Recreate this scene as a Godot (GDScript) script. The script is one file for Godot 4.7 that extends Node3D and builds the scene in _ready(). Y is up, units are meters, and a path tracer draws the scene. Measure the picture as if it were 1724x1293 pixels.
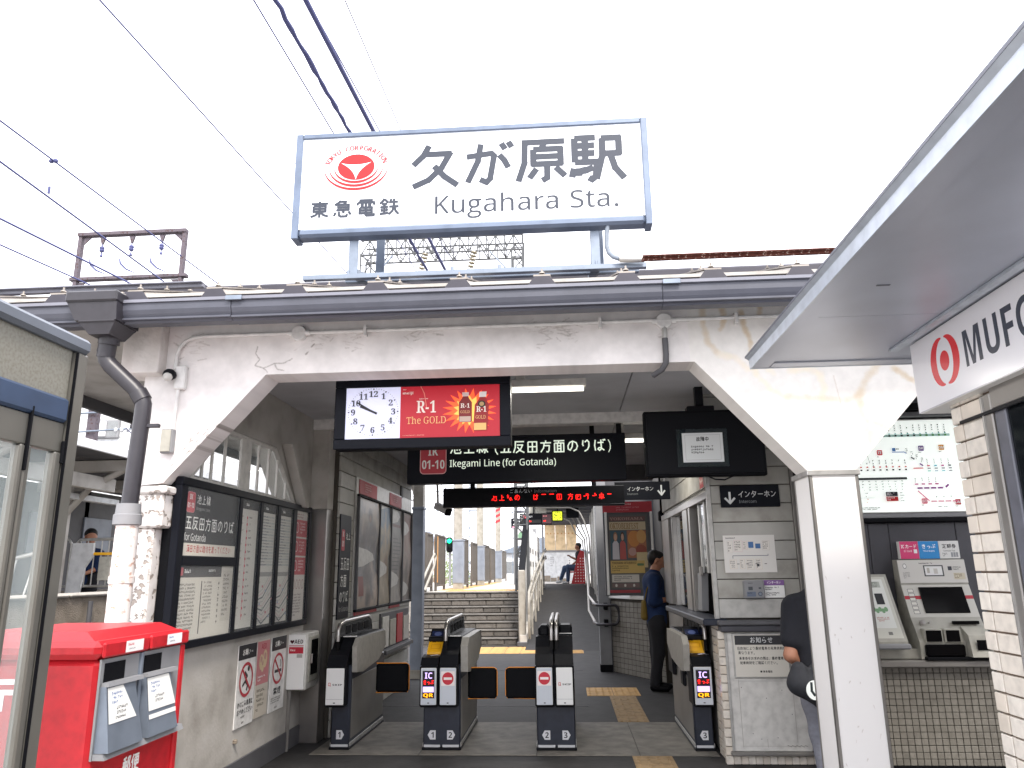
extends Node3D
# y is up, metres; the station axis runs along -z. Depth "d" below always means -z, measured from the camera.

var M := {}
var base_of := {}
var used := {}


# ---------------------------------------------------------------- mesh builder
class B:
	var v := PackedVector3Array()
	var n := PackedVector3Array()
	var u := PackedVector2Array()
	var c := PackedColorArray()
	var ink := Color.WHITE
	var xf := Transform3D.IDENTITY
	var uvo := Vector3.ZERO
	var uvu := Vector3.ZERO
	var uvv := Vector3.ZERO

	func tri(a: Vector3, b: Vector3, d: Vector3, na: Vector3, nb: Vector3, nd: Vector3) -> void:
		a = xf * a; b = xf * b; d = xf * d
		na = (xf.basis * na).normalized(); nb = (xf.basis * nb).normalized(); nd = (xf.basis * nd).normalized()
		if (b - a).cross(d - a).dot(na + nb + nd) > 0.0:
			var t := b; b = d; d = t
			t = nb; nb = nd; nd = t
		v.append(a); v.append(b); v.append(d)
		n.append(na); n.append(nb); n.append(nd)
		for q in [a, b, d]:
			c.append(ink)
			if uvu != Vector3.ZERO:
				u.append(Vector2((q - uvo).dot(uvu), (q - uvo).dot(uvv)))

	func face(p: Array, nn: Vector3) -> void:
		for i in range(1, p.size() - 1):
			tri(p[0], p[i], p[i + 1], nn, nn, nn)

	func quad_out(a: Vector3, b: Vector3, d: Vector3, e: Vector3, mid: Vector3) -> void:
		var nn := (b - a).cross(d - a).normalized()
		if nn == Vector3.ZERO:
			nn = (d - a).cross(e - a).normalized()
		if nn.dot((a + b + d + e) * 0.25 - mid) < 0.0:
			nn = -nn
		face([a, b, d, e], nn)

	func hexa(p: Array) -> void:   # 8 corners: bottom ring then top ring
		var mid := Vector3.ZERO
		for q in p:
			mid += q / 8.0
		quad_out(p[0], p[1], p[2], p[3], mid); quad_out(p[4], p[5], p[6], p[7], mid)
		for i in 4:
			var j := (i + 1) % 4
			quad_out(p[i], p[j], p[4 + j], p[4 + i], mid)

	func box(ce: Vector3, s: Vector3, bev := 0.0, r := Basis.IDENTITY) -> void:
		var h := s * 0.5
		bev = minf(bev, minf(h.x, minf(h.y, h.z)) * 0.9)
		var i := Vector3(h.x - bev, h.y - bev, h.z - bev)
		for a in 3:
			for sg in [-1.0, 1.0]:
				var nn := Vector3.ZERO; nn[a] = sg
				var q := []
				for k in [[-1, -1], [1, -1], [1, 1], [-1, 1]]:
					var w := Vector3.ZERO
					w[a] = sg * h[a]; w[(a + 1) % 3] = k[0] * i[(a + 1) % 3]; w[(a + 2) % 3] = k[1] * i[(a + 2) % 3]
					q.append(ce + r * w)
				face(q, r * nn)
		if bev <= 0.0:
			return
		for a in 3:
			var b1 := (a + 1) % 3
			var b2 := (a + 2) % 3
			for s1 in [-1.0, 1.0]:
				for s2 in [-1.0, 1.0]:
					var q := []
					for k in [[-1.0, 0], [1.0, 0], [1.0, 1], [-1.0, 1]]:
						var w := Vector3.ZERO
						w[a] = k[0] * i[a]
						w[b1] = s1 * (h[b1] if k[1] == 0 else i[b1])
						w[b2] = s2 * (i[b2] if k[1] == 0 else h[b2])
						q.append(ce + r * w)
					var nn := Vector3.ZERO; nn[b1] = s1; nn[b2] = s2
					face(q, (r * nn).normalized())
		for sx in [-1.0, 1.0]:
			for sy in [-1.0, 1.0]:
				for sz in [-1.0, 1.0]:
					var sgn := Vector3(sx, sy, sz)
					face([ce + r * (sgn * Vector3(h.x, i.y, i.z)), ce + r * (sgn * Vector3(i.x, h.y, i.z)), ce + r * (sgn * Vector3(i.x, i.y, h.z))], (r * sgn).normalized())

	func bx(x0: float, x1: float, y0: float, y1: float, d0: float, d1: float, bev := 0.0) -> void:
		box(Vector3((x0 + x1) * 0.5, (y0 + y1) * 0.5, -(d0 + d1) * 0.5), Vector3(absf(x1 - x0), absf(y1 - y0), absf(d1 - d0)), bev)

	# axis "z": poly is (x,y) and runs over depth; "x": poly is (d,y); "y": poly is (x,d)
	func at(axis: String, p: Vector2, t: float) -> Vector3:
		if axis == "z":
			return Vector3(p.x, p.y, -t)
		if axis == "x":
			return Vector3(t, p.y, -p.x)
		return Vector3(p.x, t, -p.y)

	func prism(axis: String, pts: Array, t0: float, t1: float) -> void:
		var poly := PackedVector2Array()
		for q in pts:
			poly.append(Vector2(q[0], q[1]))
		if Geometry2D.is_polygon_clockwise(poly):
			poly.reverse()
		var ix := Geometry2D.triangulate_polygon(poly)
		var along := (at(axis, Vector2.ZERO, 1.0) - at(axis, Vector2.ZERO, 0.0)).normalized()
		if t1 < t0:
			var t := t0; t0 = t1; t1 = t
		for i in range(0, ix.size(), 3):
			face([at(axis, poly[ix[i]], t0), at(axis, poly[ix[i + 1]], t0), at(axis, poly[ix[i + 2]], t0)], -along)
			face([at(axis, poly[ix[i]], t1), at(axis, poly[ix[i + 1]], t1), at(axis, poly[ix[i + 2]], t1)], along)
		for i in poly.size():
			var a := poly[i]
			var b := poly[(i + 1) % poly.size()]
			var o := Vector2((b - a).y, -(b - a).x).normalized()
			var nn := (at(axis, o, 0.0) - at(axis, Vector2.ZERO, 0.0)).normalized()
			face([at(axis, a, t0), at(axis, b, t0), at(axis, b, t1), at(axis, a, t1)], nn)

	func tube(path: Array, rad, sides := 8, caps := true) -> void:
		var m := path.size()
		var fr := []
		var up := Vector3.ZERO
		for k in m:
			var t: Vector3 = (path[mini(k + 1, m - 1)] - path[maxi(k - 1, 0)]).normalized()
			if k == 0:
				up = t.cross(Vector3.UP if absf(t.y) < 0.9 else Vector3.RIGHT).normalized()
			up = (up - t * up.dot(t)).normalized()
			fr.append([t, up, t.cross(up)])
		var rr := func(k): return rad[k] if rad is Array else rad
		for k in m - 1:
			for j in sides:
				var q := []
				var nn := []
				for w in [[k, j], [k, j + 1], [k + 1, j + 1], [k + 1, j]]:
					var a: float = TAU * w[1] / sides
					var dirv: Vector3 = fr[w[0]][1] * cos(a) + fr[w[0]][2] * sin(a)
					var rk: float = rad[w[0]] if rad is Array else rad
					q.append(path[w[0]] + dirv * rk); nn.append(dirv)
				tri(q[0], q[1], q[2], nn[0], nn[1], nn[2]); tri(q[0], q[2], q[3], nn[0], nn[2], nn[3])
		if caps:
			for e in [0, m - 1]:
				var q := []
				for j in sides:
					var a := TAU * j / sides
					var rk: float = rad[e] if rad is Array else rad
					q.append(path[e] + (fr[e][1] * cos(a) + fr[e][2] * sin(a)) * rk)
				face(q, fr[e][0] * (-1.0 if e == 0 else 1.0))

	func lathe(ce: Vector3, ax: Vector3, prof: Array, sides := 16, sm := true) -> void:
		ax = ax.normalized()
		var e1 := ax.cross(Vector3.UP if absf(ax.y) < 0.9 else Vector3.RIGHT).normalized()
		var e2 := ax.cross(e1)
		for k in prof.size() - 1:
			var p: Array = prof[k]
			var q: Array = prof[k + 1]
			var dn := Vector2(q[1] - p[1], -(q[0] - p[0])).normalized()
			for j in sides:
				var pts := []
				var ns := []
				for w in [[p, j], [p, j + 1], [q, j + 1], [q, j]]:
					var a: float = TAU * (w[1] if sm else w[1]) / sides
					var rd := e1 * cos(a) + e2 * sin(a)
					pts.append(ce + rd * w[0][0] + ax * w[0][1])
					var am: float = a if sm else TAU * (j + 0.5) / sides
					ns.append(((e1 * cos(am) + e2 * sin(am)) * dn.x + ax * dn.y).normalized())
				if p[0] > 1e-6:
					tri(pts[0], pts[1], pts[2], ns[0], ns[1], ns[2])
				if q[0] > 1e-6:
					tri(pts[0], pts[2], pts[3], ns[0], ns[2], ns[3])

	func ball(ce: Vector3, r: Vector3, sides := 12) -> void:
		var old := xf
		xf = xf * Transform3D(Basis.from_scale(r), ce)
		var prof := []
		for k in sides / 2 + 1:
			var a := PI * k / (sides / 2)
			prof.append([sin(a), -cos(a)])
		lathe(Vector3.ZERO, Vector3.UP, prof, sides)
		xf = old

	func mesh(off := Vector3.ZERO) -> ArrayMesh:
		var m := ArrayMesh.new()
		if v.is_empty():
			return m
		var vv := v
		if off != Vector3.ZERO:
			vv = PackedVector3Array()
			for q in v:
				vv.append(q - off)
		var arr := []
		arr.resize(Mesh.ARRAY_MAX)
		arr[Mesh.ARRAY_VERTEX] = vv
		arr[Mesh.ARRAY_NORMAL] = n
		arr[Mesh.ARRAY_COLOR] = c
		if u.size() == v.size():
			arr[Mesh.ARRAY_TEX_UV] = u
		m.add_surface_from_arrays(Mesh.PRIMITIVE_TRIANGLES, arr)
		return m


# ---------------------------------------------------------------- flat print: thin ink laid on a sheet; x to the right, y downwards, metres
class Pr:
	static var FONT := {}
	static var GLYPH := {}
	var b: B
	var o: Vector3
	var ax: Vector3
	var ay: Vector3
	var an: Vector3
	var lay := 0.0012
	var rng := RandomNumberGenerator.new()

	func _init(bb: B, oo: Vector3, aax: Vector3, aay: Vector3) -> void:
		b = bb; o = oo; ax = aax.normalized(); ay = aay.normalized(); an = ax.cross(ay)
		rng.seed = 77

	func p(x: float, y: float, l := 0.0) -> Vector3:
		return o + ax * x - ay * y + an * (lay + l)

	func pen(col: Color) -> void:
		b.ink = col.srgb_to_linear()
		lay += 0.00006

	func rect(x: float, y: float, w: float, h: float, col: Color) -> void:
		pen(col)
		b.face([p(x, y), p(x + w, y), p(x + w, y + h), p(x, y + h)], an)

	func poly(pts: Array, col: Color) -> void:
		pen(col)
		var q := PackedVector2Array()
		for a in pts:
			q.append(Vector2(a[0], a[1]))
		var ix := Geometry2D.triangulate_polygon(q)
		for i in range(0, ix.size(), 3):
			b.face([p(q[ix[i]].x, q[ix[i]].y), p(q[ix[i + 1]].x, q[ix[i + 1]].y), p(q[ix[i + 2]].x, q[ix[i + 2]].y)], an)

	func rrect(x: float, y: float, w: float, h: float, r: float, col: Color) -> void:
		var pts := []
		for k in [[x + w - r, y + r, -90], [x + w - r, y + h - r, 0], [x + r, y + h - r, 90], [x + r, y + r, 180]]:
			for s in 5:
				var a := deg_to_rad(k[2] + 22.5 * s)
				pts.append([k[0] + cos(a) * r, k[1] + sin(a) * r])
		poly(pts, col)

	func disc(cx: float, cy: float, rx: float, ry: float, col: Color, sides := 28) -> void:
		pen(col)
		var q := []
		for i in sides:
			q.append(p(cx + cos(TAU * i / sides) * rx, cy + sin(TAU * i / sides) * ry))
		b.face(q, an)

	func arc(cx: float, cy: float, rx: float, ry: float, a0: float, a1: float, w: Array, col: Color, sides := 28) -> void:
		pen(col)    # w: thickness at the ends and the middle
		for i in sides:
			var q := []
			for k in [[i, 0.5], [i, -0.5], [i + 1, -0.5], [i + 1, 0.5]]:
				var f: float = float(k[0]) / sides
				var a := deg_to_rad(lerpf(a0, a1, f))
				var t: float = lerpf(w[0], w[1], sin(PI * f)) * k[1]
				q.append(p(cx + cos(a) * (rx + t), cy + sin(a) * (ry + t)))
			b.face(q, an)

	func line(pts: Array, w: float, col: Color) -> void:
		pen(col)
		stroke(pts, w)

	func stroke(pts: Array, w: float) -> void:
		var m := pts.size()
		for i in m - 1:
			var s := Vector2(pts[i][0], pts[i][1])
			var e := Vector2(pts[i + 1][0], pts[i + 1][1])
			var dv := (e - s).normalized()
			var nv := Vector2(-dv.y, dv.x) * w * 0.5
			if i > 0:
				s -= dv * w * 0.32
			if i < m - 2:
				e += dv * w * 0.32
			var l := i * 0.000005
			b.face([p(s.x + nv.x, s.y + nv.y, l), p(e.x + nv.x, e.y + nv.y, l), p(e.x - nv.x, e.y - nv.y, l), p(s.x - nv.x, s.y - nv.y, l)], an)

	func glyph(g: String, x: float, y: float, w: float, h: float, wt: float) -> void:
		if not GLYPH.has(g):
			return
		var ox := lay
		var k := 0
		for st in GLYPH[g].split(" "):
			var pts := []
			for i in range(0, st.length() - 3, 4):
				pts.append([x + w * st.substr(i, 2).to_int() / 100.0, y + h * st.substr(i + 2, 2).to_int() / 100.0])
			lay = ox + k * 0.00002
			k += 1
			stroke(pts, wt)
		lay = ox

	# Japanese text: the box of the whole line (or column, when down is set)
	func jp(s: String, x: float, y: float, w: float, h: float, col: Color, wt := 0.09, down := false) -> void:
		pen(col)
		lay += 0.0001
		var k := s.length()
		for i in k:
			var cw := w if down else w / k
			var ch := h / k if down else h
			var gx := x if down else x + cw * i
			var gy := y + ch * i if down else y
			glyph(s[i], gx + cw * 0.05, gy + ch * 0.03, cw * 0.9, ch * 0.94, minf(cw, ch) * wt)

	# Latin text fitted to a box; w = 0 keeps the font's own proportion
	func en(s: String, x: float, y: float, w: float, h: float, col: Color, font := "sans", mid := false) -> void:
		pen(col)
		lay += 0.0001
		var tm := TextMesh.new()
		tm.text = s; tm.font = FONT[font]; tm.font_size = 48; tm.depth = 0.0; tm.curve_step = 3.0
		var arr := tm.get_mesh_arrays()
		var vs: PackedVector3Array = arr[Mesh.ARRAY_VERTEX]
		var ix: PackedInt32Array = arr[Mesh.ARRAY_INDEX]
		if vs.is_empty():
			return
		var lo := vs[0]
		var hi := vs[0]
		for q in vs:
			lo = lo.min(q); hi = hi.max(q)
		var sy := h / (hi.y - lo.y)
		var sx := sy if w <= 0.0 else w / (hi.x - lo.x)
		if mid:
			x -= (hi.x - lo.x) * sx * 0.5
		for i in range(0, ix.size(), 3):
			var t := []
			for j in 3:
				var q := vs[ix[i + j]]
				t.append(p(x + (q.x - lo.x) * sx, y + (hi.y - q.y) * sy))
			b.face(t, an)

	# letters set one by one round a circle
	func en_arc(s: String, cx: float, cy: float, rx: float, ry: float, a0: float, a1: float, h: float, col: Color) -> void:
		var oax := ax
		var oay := ay
		var oo := o
		for i in s.length():
			if s[i] == " ":
				continue
			var a := deg_to_rad(lerpf(a0, a1, float(i) / (s.length() - 1)))
			var px := cx + cos(a) * rx
			var py := cy + sin(a) * ry
			var turn := a + PI / 2
			o = oo + oax * px - oay * py
			ax = oax * cos(turn) - oay * sin(turn)
			ay = oax * sin(turn) + oay * cos(turn)
			en(s[i], 0.0, -h, 0.0, h, col, "bold", true)
			o = oo; ax = oax; ay = oay

	# lines of print too small to read at this distance
	func fine(x: float, y: float, w: float, h: float, rows: int, col: Color, fill := 0.85, marks := 0) -> void:
		pen(col)
		var rh := h / rows
		var cw := rh * 0.62
		for r in rows:
			var run: float = w * (fill if r < rows - 1 else fill * rng.randf_range(0.4, 0.9))
			var k := int(run / cw)
			for i in k:
				if rng.randf() < 0.08:
					continue
				var gx := x + i * cw
				var gy := y + r * rh + rh * 0.12
				var gh := rh * 0.62
				var t := gh * 0.21
				for m in 3:
					var yy := gy + gh * rng.randf_range(0.0, 0.9)
					b.face([p(gx + cw * 0.08, yy), p(gx + cw * 0.86, yy), p(gx + cw * 0.86, yy + t), p(gx + cw * 0.08, yy + t)], an)
				var xx := gx + cw * rng.randf_range(0.2, 0.6)
				b.face([p(xx, gy, 0.00002), p(xx + t, gy, 0.00002), p(xx + t, gy + gh, 0.00002), p(xx, gy + gh, 0.00002)], an)


# ---------------------------------------------------------------- nodes
func V(x: float, y: float, d: float) -> Vector3:
	return Vector3(x, y, -d)


func numbered(s: String) -> String:
	used[s] = used.get(s, 0) + 1
	return s if used[s] == 1 else "%s_%03d" % [s, used[s] - 1]


func thing(called: String, label: String, category: String, at := Vector3.ZERO, group := "") -> Node3D:
	var o := Node3D.new()
	o.name = numbered(called)
	add_child(o)
	o.position = at
	base_of[o] = at
	tag(o, label, category, group)
	return o


func tag(o: Node, label: String, category: String, group := "") -> void:
	o.set_meta("label", label)
	o.set_meta("category", category)
	if group:
		o.set_meta("group", group)


func part(to: Node3D, called: String, b: B, m: Material, label := "") -> MeshInstance3D:
	var off: Vector3 = base_of.get(to, Vector3.ZERO)
	var o := MeshInstance3D.new()
	o.name = called
	o.mesh = b.mesh(off)
	o.material_override = m
	to.add_child(o, true)
	base_of[o] = off
	if label:
		o.set_meta("label", label)
	return o


# a thing built in its drawing size is set further back and made as large as it is there
func set_back(t: Node3D, s: float) -> void:
	t.position = Vector3(t.position.x * s, 1.5 + (t.position.y - 1.5) * s, t.position.z * s)
	t.scale = Vector3.ONE * s


func struct(called: String, b: B, m: Material, label: String) -> MeshInstance3D:
	var o := MeshInstance3D.new()
	o.name = numbered(called)
	o.mesh = b.mesh()
	o.material_override = m
	add_child(o, true)
	base_of[o] = Vector3.ZERO
	o.set_meta("kind", "structure")
	o.set_meta("label", label)
	return o


func copy_of(t: Node3D, at: Vector3, label: String) -> Node3D:
	var r: Node3D = t.duplicate()
	var s := String(t.name)
	if s.length() > 4 and s.substr(s.length() - 3).is_valid_int():
		s = s.substr(0, s.length() - 4)
	r.name = numbered(s)
	add_child(r)
	r.position = at
	r.set_meta("label", label)
	return r


func piece(x0: float, x1: float, y0: float, y1: float, d0: float, d1: float, bev := 0.0) -> B:
	var b := B.new()
	b.bx(x0, x1, y0, y1, d0, d1, bev)
	return b


func sheet(o: Vector3, ax: Vector3, ay: Vector3) -> Pr:
	return Pr.new(B.new(), o, ax, ay)


func col(r: int, g: int, bl: int) -> Color:
	return Color8(r, g, bl)


# ---------------------------------------------------------------- materials
func noise_tex(sd: int, freq: float, c0: Color, c1: Color, c2: Color, size := 512, kind := FastNoiseLite.TYPE_SIMPLEX_SMOOTH, oct := 5, off := [0.0, 0.5, 1.0]) -> NoiseTexture2D:
	var f := FastNoiseLite.new()
	f.seed = sd; f.frequency = freq; f.noise_type = kind; f.fractal_octaves = oct
	var g := Gradient.new()
	g.offsets = PackedFloat32Array(off)
	g.colors = PackedColorArray([c0, c1, c2])
	var t := NoiseTexture2D.new()
	t.width = size; t.height = size; t.seamless = true; t.noise = f; t.color_ramp = g
	return t


func grey(v: float) -> Color:
	return Color(v, v, v)


func mat(called: String, c: Color, rough := 0.7, metal := 0.0, tex: Texture2D = null, scale := 1.0, bump: Texture2D = null, bump_cm := 0.0) -> StandardMaterial3D:
	var m := StandardMaterial3D.new()
	m.resource_name = called
	m.albedo_color = c
	m.roughness = rough
	m.metallic = metal
	if tex:
		m.albedo_texture = tex
	if tex or bump:
		m.uv1_triplanar = true
		m.uv1_world_triplanar = true
		m.uv1_scale = Vector3.ONE * scale
	if bump:
		m.heightmap_enabled = true
		m.heightmap_texture = bump
		m.heightmap_scale = bump_cm
	M[called] = m
	return m


func lamp_mat(called: String, c: Color, e: float) -> StandardMaterial3D:
	var m := mat(called, c, 0.5)
	m.emission_enabled = true
	m.emission = c
	m.emission_energy_multiplier = e
	return m


func glyphs() -> void:
	var g := Pr.GLYPH
	g["久"] = "380527270847 31247824625538800894 485068749394"
	g["が"] = "063455286034528545933286 340628450892 703280458862 74068220 88039516"
	g["か"] = "063455286034528545933286 340628450892 703280458862"
	g["原"] = "12109410 181017550594 55125024 34268626865834583426 34428642 606060885094 40682688 76669486"
	g["駅"] = "10084808 10081058 29082958 10244624 10404640 10585058478840943490 08700488 17701786 26682882 35663978 5810901090425842 601060454894 744282729894"
	g["東"] = "08169216 20308030806220622030 20468046 50025097 466430820692 546470829492"
	g["急"] = "400328161028 361066105626 1828802880581858 22438043 16700892 32683490429570957482 50645876 80689286"
	g["電"] = "16078407 10200836 102090209236 50075044 24284028 24384038 60287828 60387838 20508050808220822050 20668066 50505092569690969284"
	g["鉄"] = "260218180432 28064628 14344034 06524652 27342788 12621778 42623676 04924886 60065430 56249424 50509850 7404745066764895 765284789895"
	g["池"] = "10102220 05361844 08922460 3644882886627866 62066270 42184284489290929476"
	g["上"] = "48064890 48428242 08909490"
	g["線"] = "240310242438 382012544050 26522696 12640684 36624480 68026214 54148814884654465414 54308830 724672906496 505864604688 90547866 76629690"
	g["（"] = "80046028565060728096"
	g["）"] = "20044028445040722096"
	g["五"] = "12108810 48103688 184676467288 06889488"
	g["反"] = "14089208 200818550494 3234803462702495 364860789494"
	g["田"] = "14128612869014901412 14508650 50125090"
	g["方"] = "50035020 06229422 382232620895 36448044768468945490"
	g["面"] = "06089408 50084226 12268826889412941226 36263694 64266494 36486448 36706470"
	g["の"] = "521646583084147412502624 262452148026905280785692"
	g["り"] = "260822402854 402460087424745662803695"
	g["は"] = "160810501692 34308428 62066478509036804468 446864728890"
	g["ば"] = "160810501692 34308428 62066478509036804468 446864728890 78048516 90029714"
	g["イ"] = "860856400862 54405496"
	g["ン"] = "14163830 128854729028"
	g["タ"] = "400428320854 3420862068622296 34426662"
	g["ー"] = "06509450"
	g["ホ"] = "08289228 500550923886 28481078 72469276"
	g["お"] = "08286226 34063480229010763056 3056624884608080 80805292 70129026"
	g["知"] = "24040834 18204820 04465246 282028460694 32564888 60189218928660866018"
	g["ら"] = "34086018 243218665450806274843495"
	g["せ"] = "04409632 700870586064 3214328046908488"
	g["目"] = "20088008809420942008 20368036 20648064"
	g["的"] = "26042020 10204420448810881020 10544454 64045240 6022922288808094 80946888 62467664"
	g["地"] = "04323832 22082278 02824270 4244922890628266 66066672 50185084569292929676"
	g["に"] = "160810501692 40248422 386446849082"
	g["よ"] = "540656764092188230665670 56708890 56308628"
	g["最"] = "24057605763424342405 24207620 04449644 18441888 44444496 18584458 18724472 02905082 5656905676785296 586474849896"
	g["終"] = "240310242438 382012544050 26522696 12640684 36624480 66045032 6018881870464860 602676469658 66648072 58808494"
	g["車"] = "10149014 20288028806220622028 20458045 04789678 50035098"
	g["発"] = "1610421030300646 14222832 640474249442 88107422 92248032 28447444 14628862 384436661095 62446288709494929678"
	g["時"] = "08143814388408840814 08483848 48189218 70047034 42369836 44549854 824082907094 54666480"
	g["刻"] = "32033216 04186218 321814424440 52321072 54520696 40745894 72147266 920492908092"
	g["異"] = "20068006804220422006 20248024 50065042 10569056 04769676 34463476 66466676 34821296 66828896"
	g["な"] = "08245220 34040858 64189034 664266785092348244706674 66748892"
	g["ま"] = "16228422 20448244 52045476389218823068 306854728690"
	g["す"] = "04249624 5804585244643450463858505678 56783497"
	g["。"] = "147826783288229810921478"
	g["、"] = "14783094"
	g["乗"] = "78042014 08289228 04609660 28202860 72207260 16448444 50105098 44640894 56649294"
	g["券"] = "28063820 72046220 14248624 04429642 460436460468 64429666 2664746470886096 60965292 466440821897"
	g["を"] = "10208418 4804145846445472 90384464368450948692"
	g["求"] = "06229422 500350903895 72058616 16383252 04864656 86366652 524472729690"
	g["め"] = "18163480 620850562286107024405626 5626844088667486"
	g["際"] = "08063406243236562666 10061098 56044034 521666164448 760894088430 70129848 54528452 44669866 706670946296 54764292 84769692"
	g["確"] = "02124012 22120456 12463646368412841246 62044648 58345898 76047234 58349634 58549254 58729272 58929892 76347692 46169616"
	g["認"] = "20042012 04204020 08343634 08483648 08623662369008900862 481092108840 68104648 52246234 52644686 6258628884928878 72568068 90629880"
	g["く"] = "680624487294"
	g["た"] = "08265422 34040894 54488446 507260889086"
	g["だ"] = "08265422 34040894 54488446 507260889086 76068420 90029716"
	g["さ"] = "12288822 440468544650 2860268244937490"
	g["い"] = "1418186430844068 722486448866"
	g["こ"] = "202266207624 166830888484"
	g["ご"] = "202266207624 166830888484 78048416 90029614"
	g["あ"] = "12228218 420440604888 683452722692127824545642 5642845486766095"
	g["ん"] = "460608923454 34545060568670909458"
	g["蒲"] = "06129412 30033022 70037022 10302038 04501658 06962270 34369636 425090509094 42504296 42649064 42789078 66286696"
	g["踏"] = "08083608363608360808 22362282 22563856 08500886 04904080 70047048 461862164646 92147626 72249846 52569056909452945256 52749074"
	g["切"] = "04404432 220622764262 48169216888478946688 681662624095"
	g["渡"] = "08102020 04361644 04921862 66036614 32169816 361634602296 40349634 5424545080508024 4664866470844097 526870869897"
	g["っ"] = "1652604284567878 78785092"
	g["て"] = "08209014 90145836466458868092"
	g["カ"] = "0830842878846893 68935486 460540501092"
	g["ド"] = "34053495 34388062 66127628 84089422"
	g["き"] = "14228016 10428636 440474645058 2670288650947692"
	g["ぷ"] = "40085618 4630605652843680 22580880 76549278 84069412882278168406"
	g["定"] = "50025012 0828081492149228 24407640 50405088 50628062 265624780696 207650929693"
	g["期"] = "04185418 16041668 42044268 16344234 16504250 02685668 18740694 38745090 660892089288 660864605296 66349234 66589258"
	g["故"] = "04285028 26062654 10544454449010901054 62045044 58269826 842674664696 604476749896"
	g["障"] = "08063406243236562666 10061098 68026812 44149614 56186028 84187828 40329832 50429042907050705042 50569056 40849884 70707098"
	g["中"] = "12248824886612661224 50045098"
	g["郵"] = "48061014 04305830 02526052 06885688 30103088 14301472 46304672 06705470 68089408823496608470 68086898"
	g["便"] = "26040448 18301898 34129612 42268826886042604226 42438843 661262663296 427060849795"
	g["願"] = "04105210 10100292 30142822 18244824485018501824 18374837 33503392 22621482 42605280 56109810 76107224 62269426947662766226 62429442 62589458 70785696 86789894"
	g["け"] = "140808501690 36329230 700670565096"
	g["み"] = "1814501424781074 107416584460 44609076 764270705295"
	g["や"] = "08465826 5826863280566060 54066418 28185496"
	g["禁"] = "08144614 28032848 26160640 30184434 54149414 74037448 72165440 76189640 24567656 08709270 507050924296 28781494 72788894"
	g["煙"] = "08260644 42203438 240424500496 26524280 46109810 52229422944852485222 64106448 80108048 54669266 72507292 44939893"
	g["〒"] = "10168816 10409040 50405092"
	g["→"] = "05509050 622390506278"


func _ready() -> void:
	# ---- camera, sky, sun, exposure
	var cam := Camera3D.new()
	cam.name = "camera"
	cam.fov = 54.0
	cam.near = 0.05
	cam.far = 400.0
	add_child(cam)
	cam.transform = Transform3D(Basis(Vector3.UP, 0.0679) * Basis(Vector3.RIGHT, 0.24333) * Basis(Vector3.BACK, -0.0124), Vector3(0, 1.5, 0))
	cam.current = true
	var sky := ProceduralSkyMaterial.new()
	sky.sky_top_color = Color(0.96, 0.965, 1.0)
	sky.sky_horizon_color = Color(0.985, 0.985, 1.0)
	sky.sky_curve = 0.3
	sky.ground_bottom_color = Color(0.42, 0.42, 0.43)
	sky.ground_horizon_color = Color(0.8, 0.8, 0.82)
	sky.sun_angle_max = 0.0
	var env := Environment.new()
	env.background_mode = Environment.BG_SKY
	env.sky = Sky.new()
	env.sky.sky_material = sky
	env.background_energy_multiplier = 1.0
	env.tonemap_mode = Environment.TONE_MAPPER_LINEAR
	env.tonemap_exposure = 3.1
	env.sdfgi_enabled = true
	env.ssao_enabled = true
	env.ssil_enabled = true
	var we := WorldEnvironment.new()
	we.name = "world_environment"
	we.environment = env
	add_child(we)
	var sun := DirectionalLight3D.new()
	sun.name = "sun"
	sun.light_energy = 0.5
	sun.light_angular_distance = 14.0
	sun.light_color = Color(1.0, 0.97, 0.93)
	sun.shadow_enabled = true
	add_child(sun)
	sun.rotation = Vector3(deg_to_rad(-50), deg_to_rad(22), 0)

	for f in [["sans", "Droid Sans", 400], ["bold", "Droid Sans", 700], ["serif", "Droid Serif", 400], ["serifbold", "Droid Serif", 700], ["mono", "Droid Sans Mono", 400]]:
		var sf := SystemFont.new()
		sf.font_names = [f[1]]; sf.font_weight = f[2]
		Pr.FONT[f[0]] = sf
	glyphs()
	materials()
	ground_and_platform()
	station_building()
	roof_and_gutter()
	bank_building()
	ticket_hall()
	station_sign()
	hanging_signs()
	left_wall_things()
	poster_wall_things()
	ticket_gates()
	office_things()
	platform_things()
	beyond_left()
	overhead()
	near_things()
	people()


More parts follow.
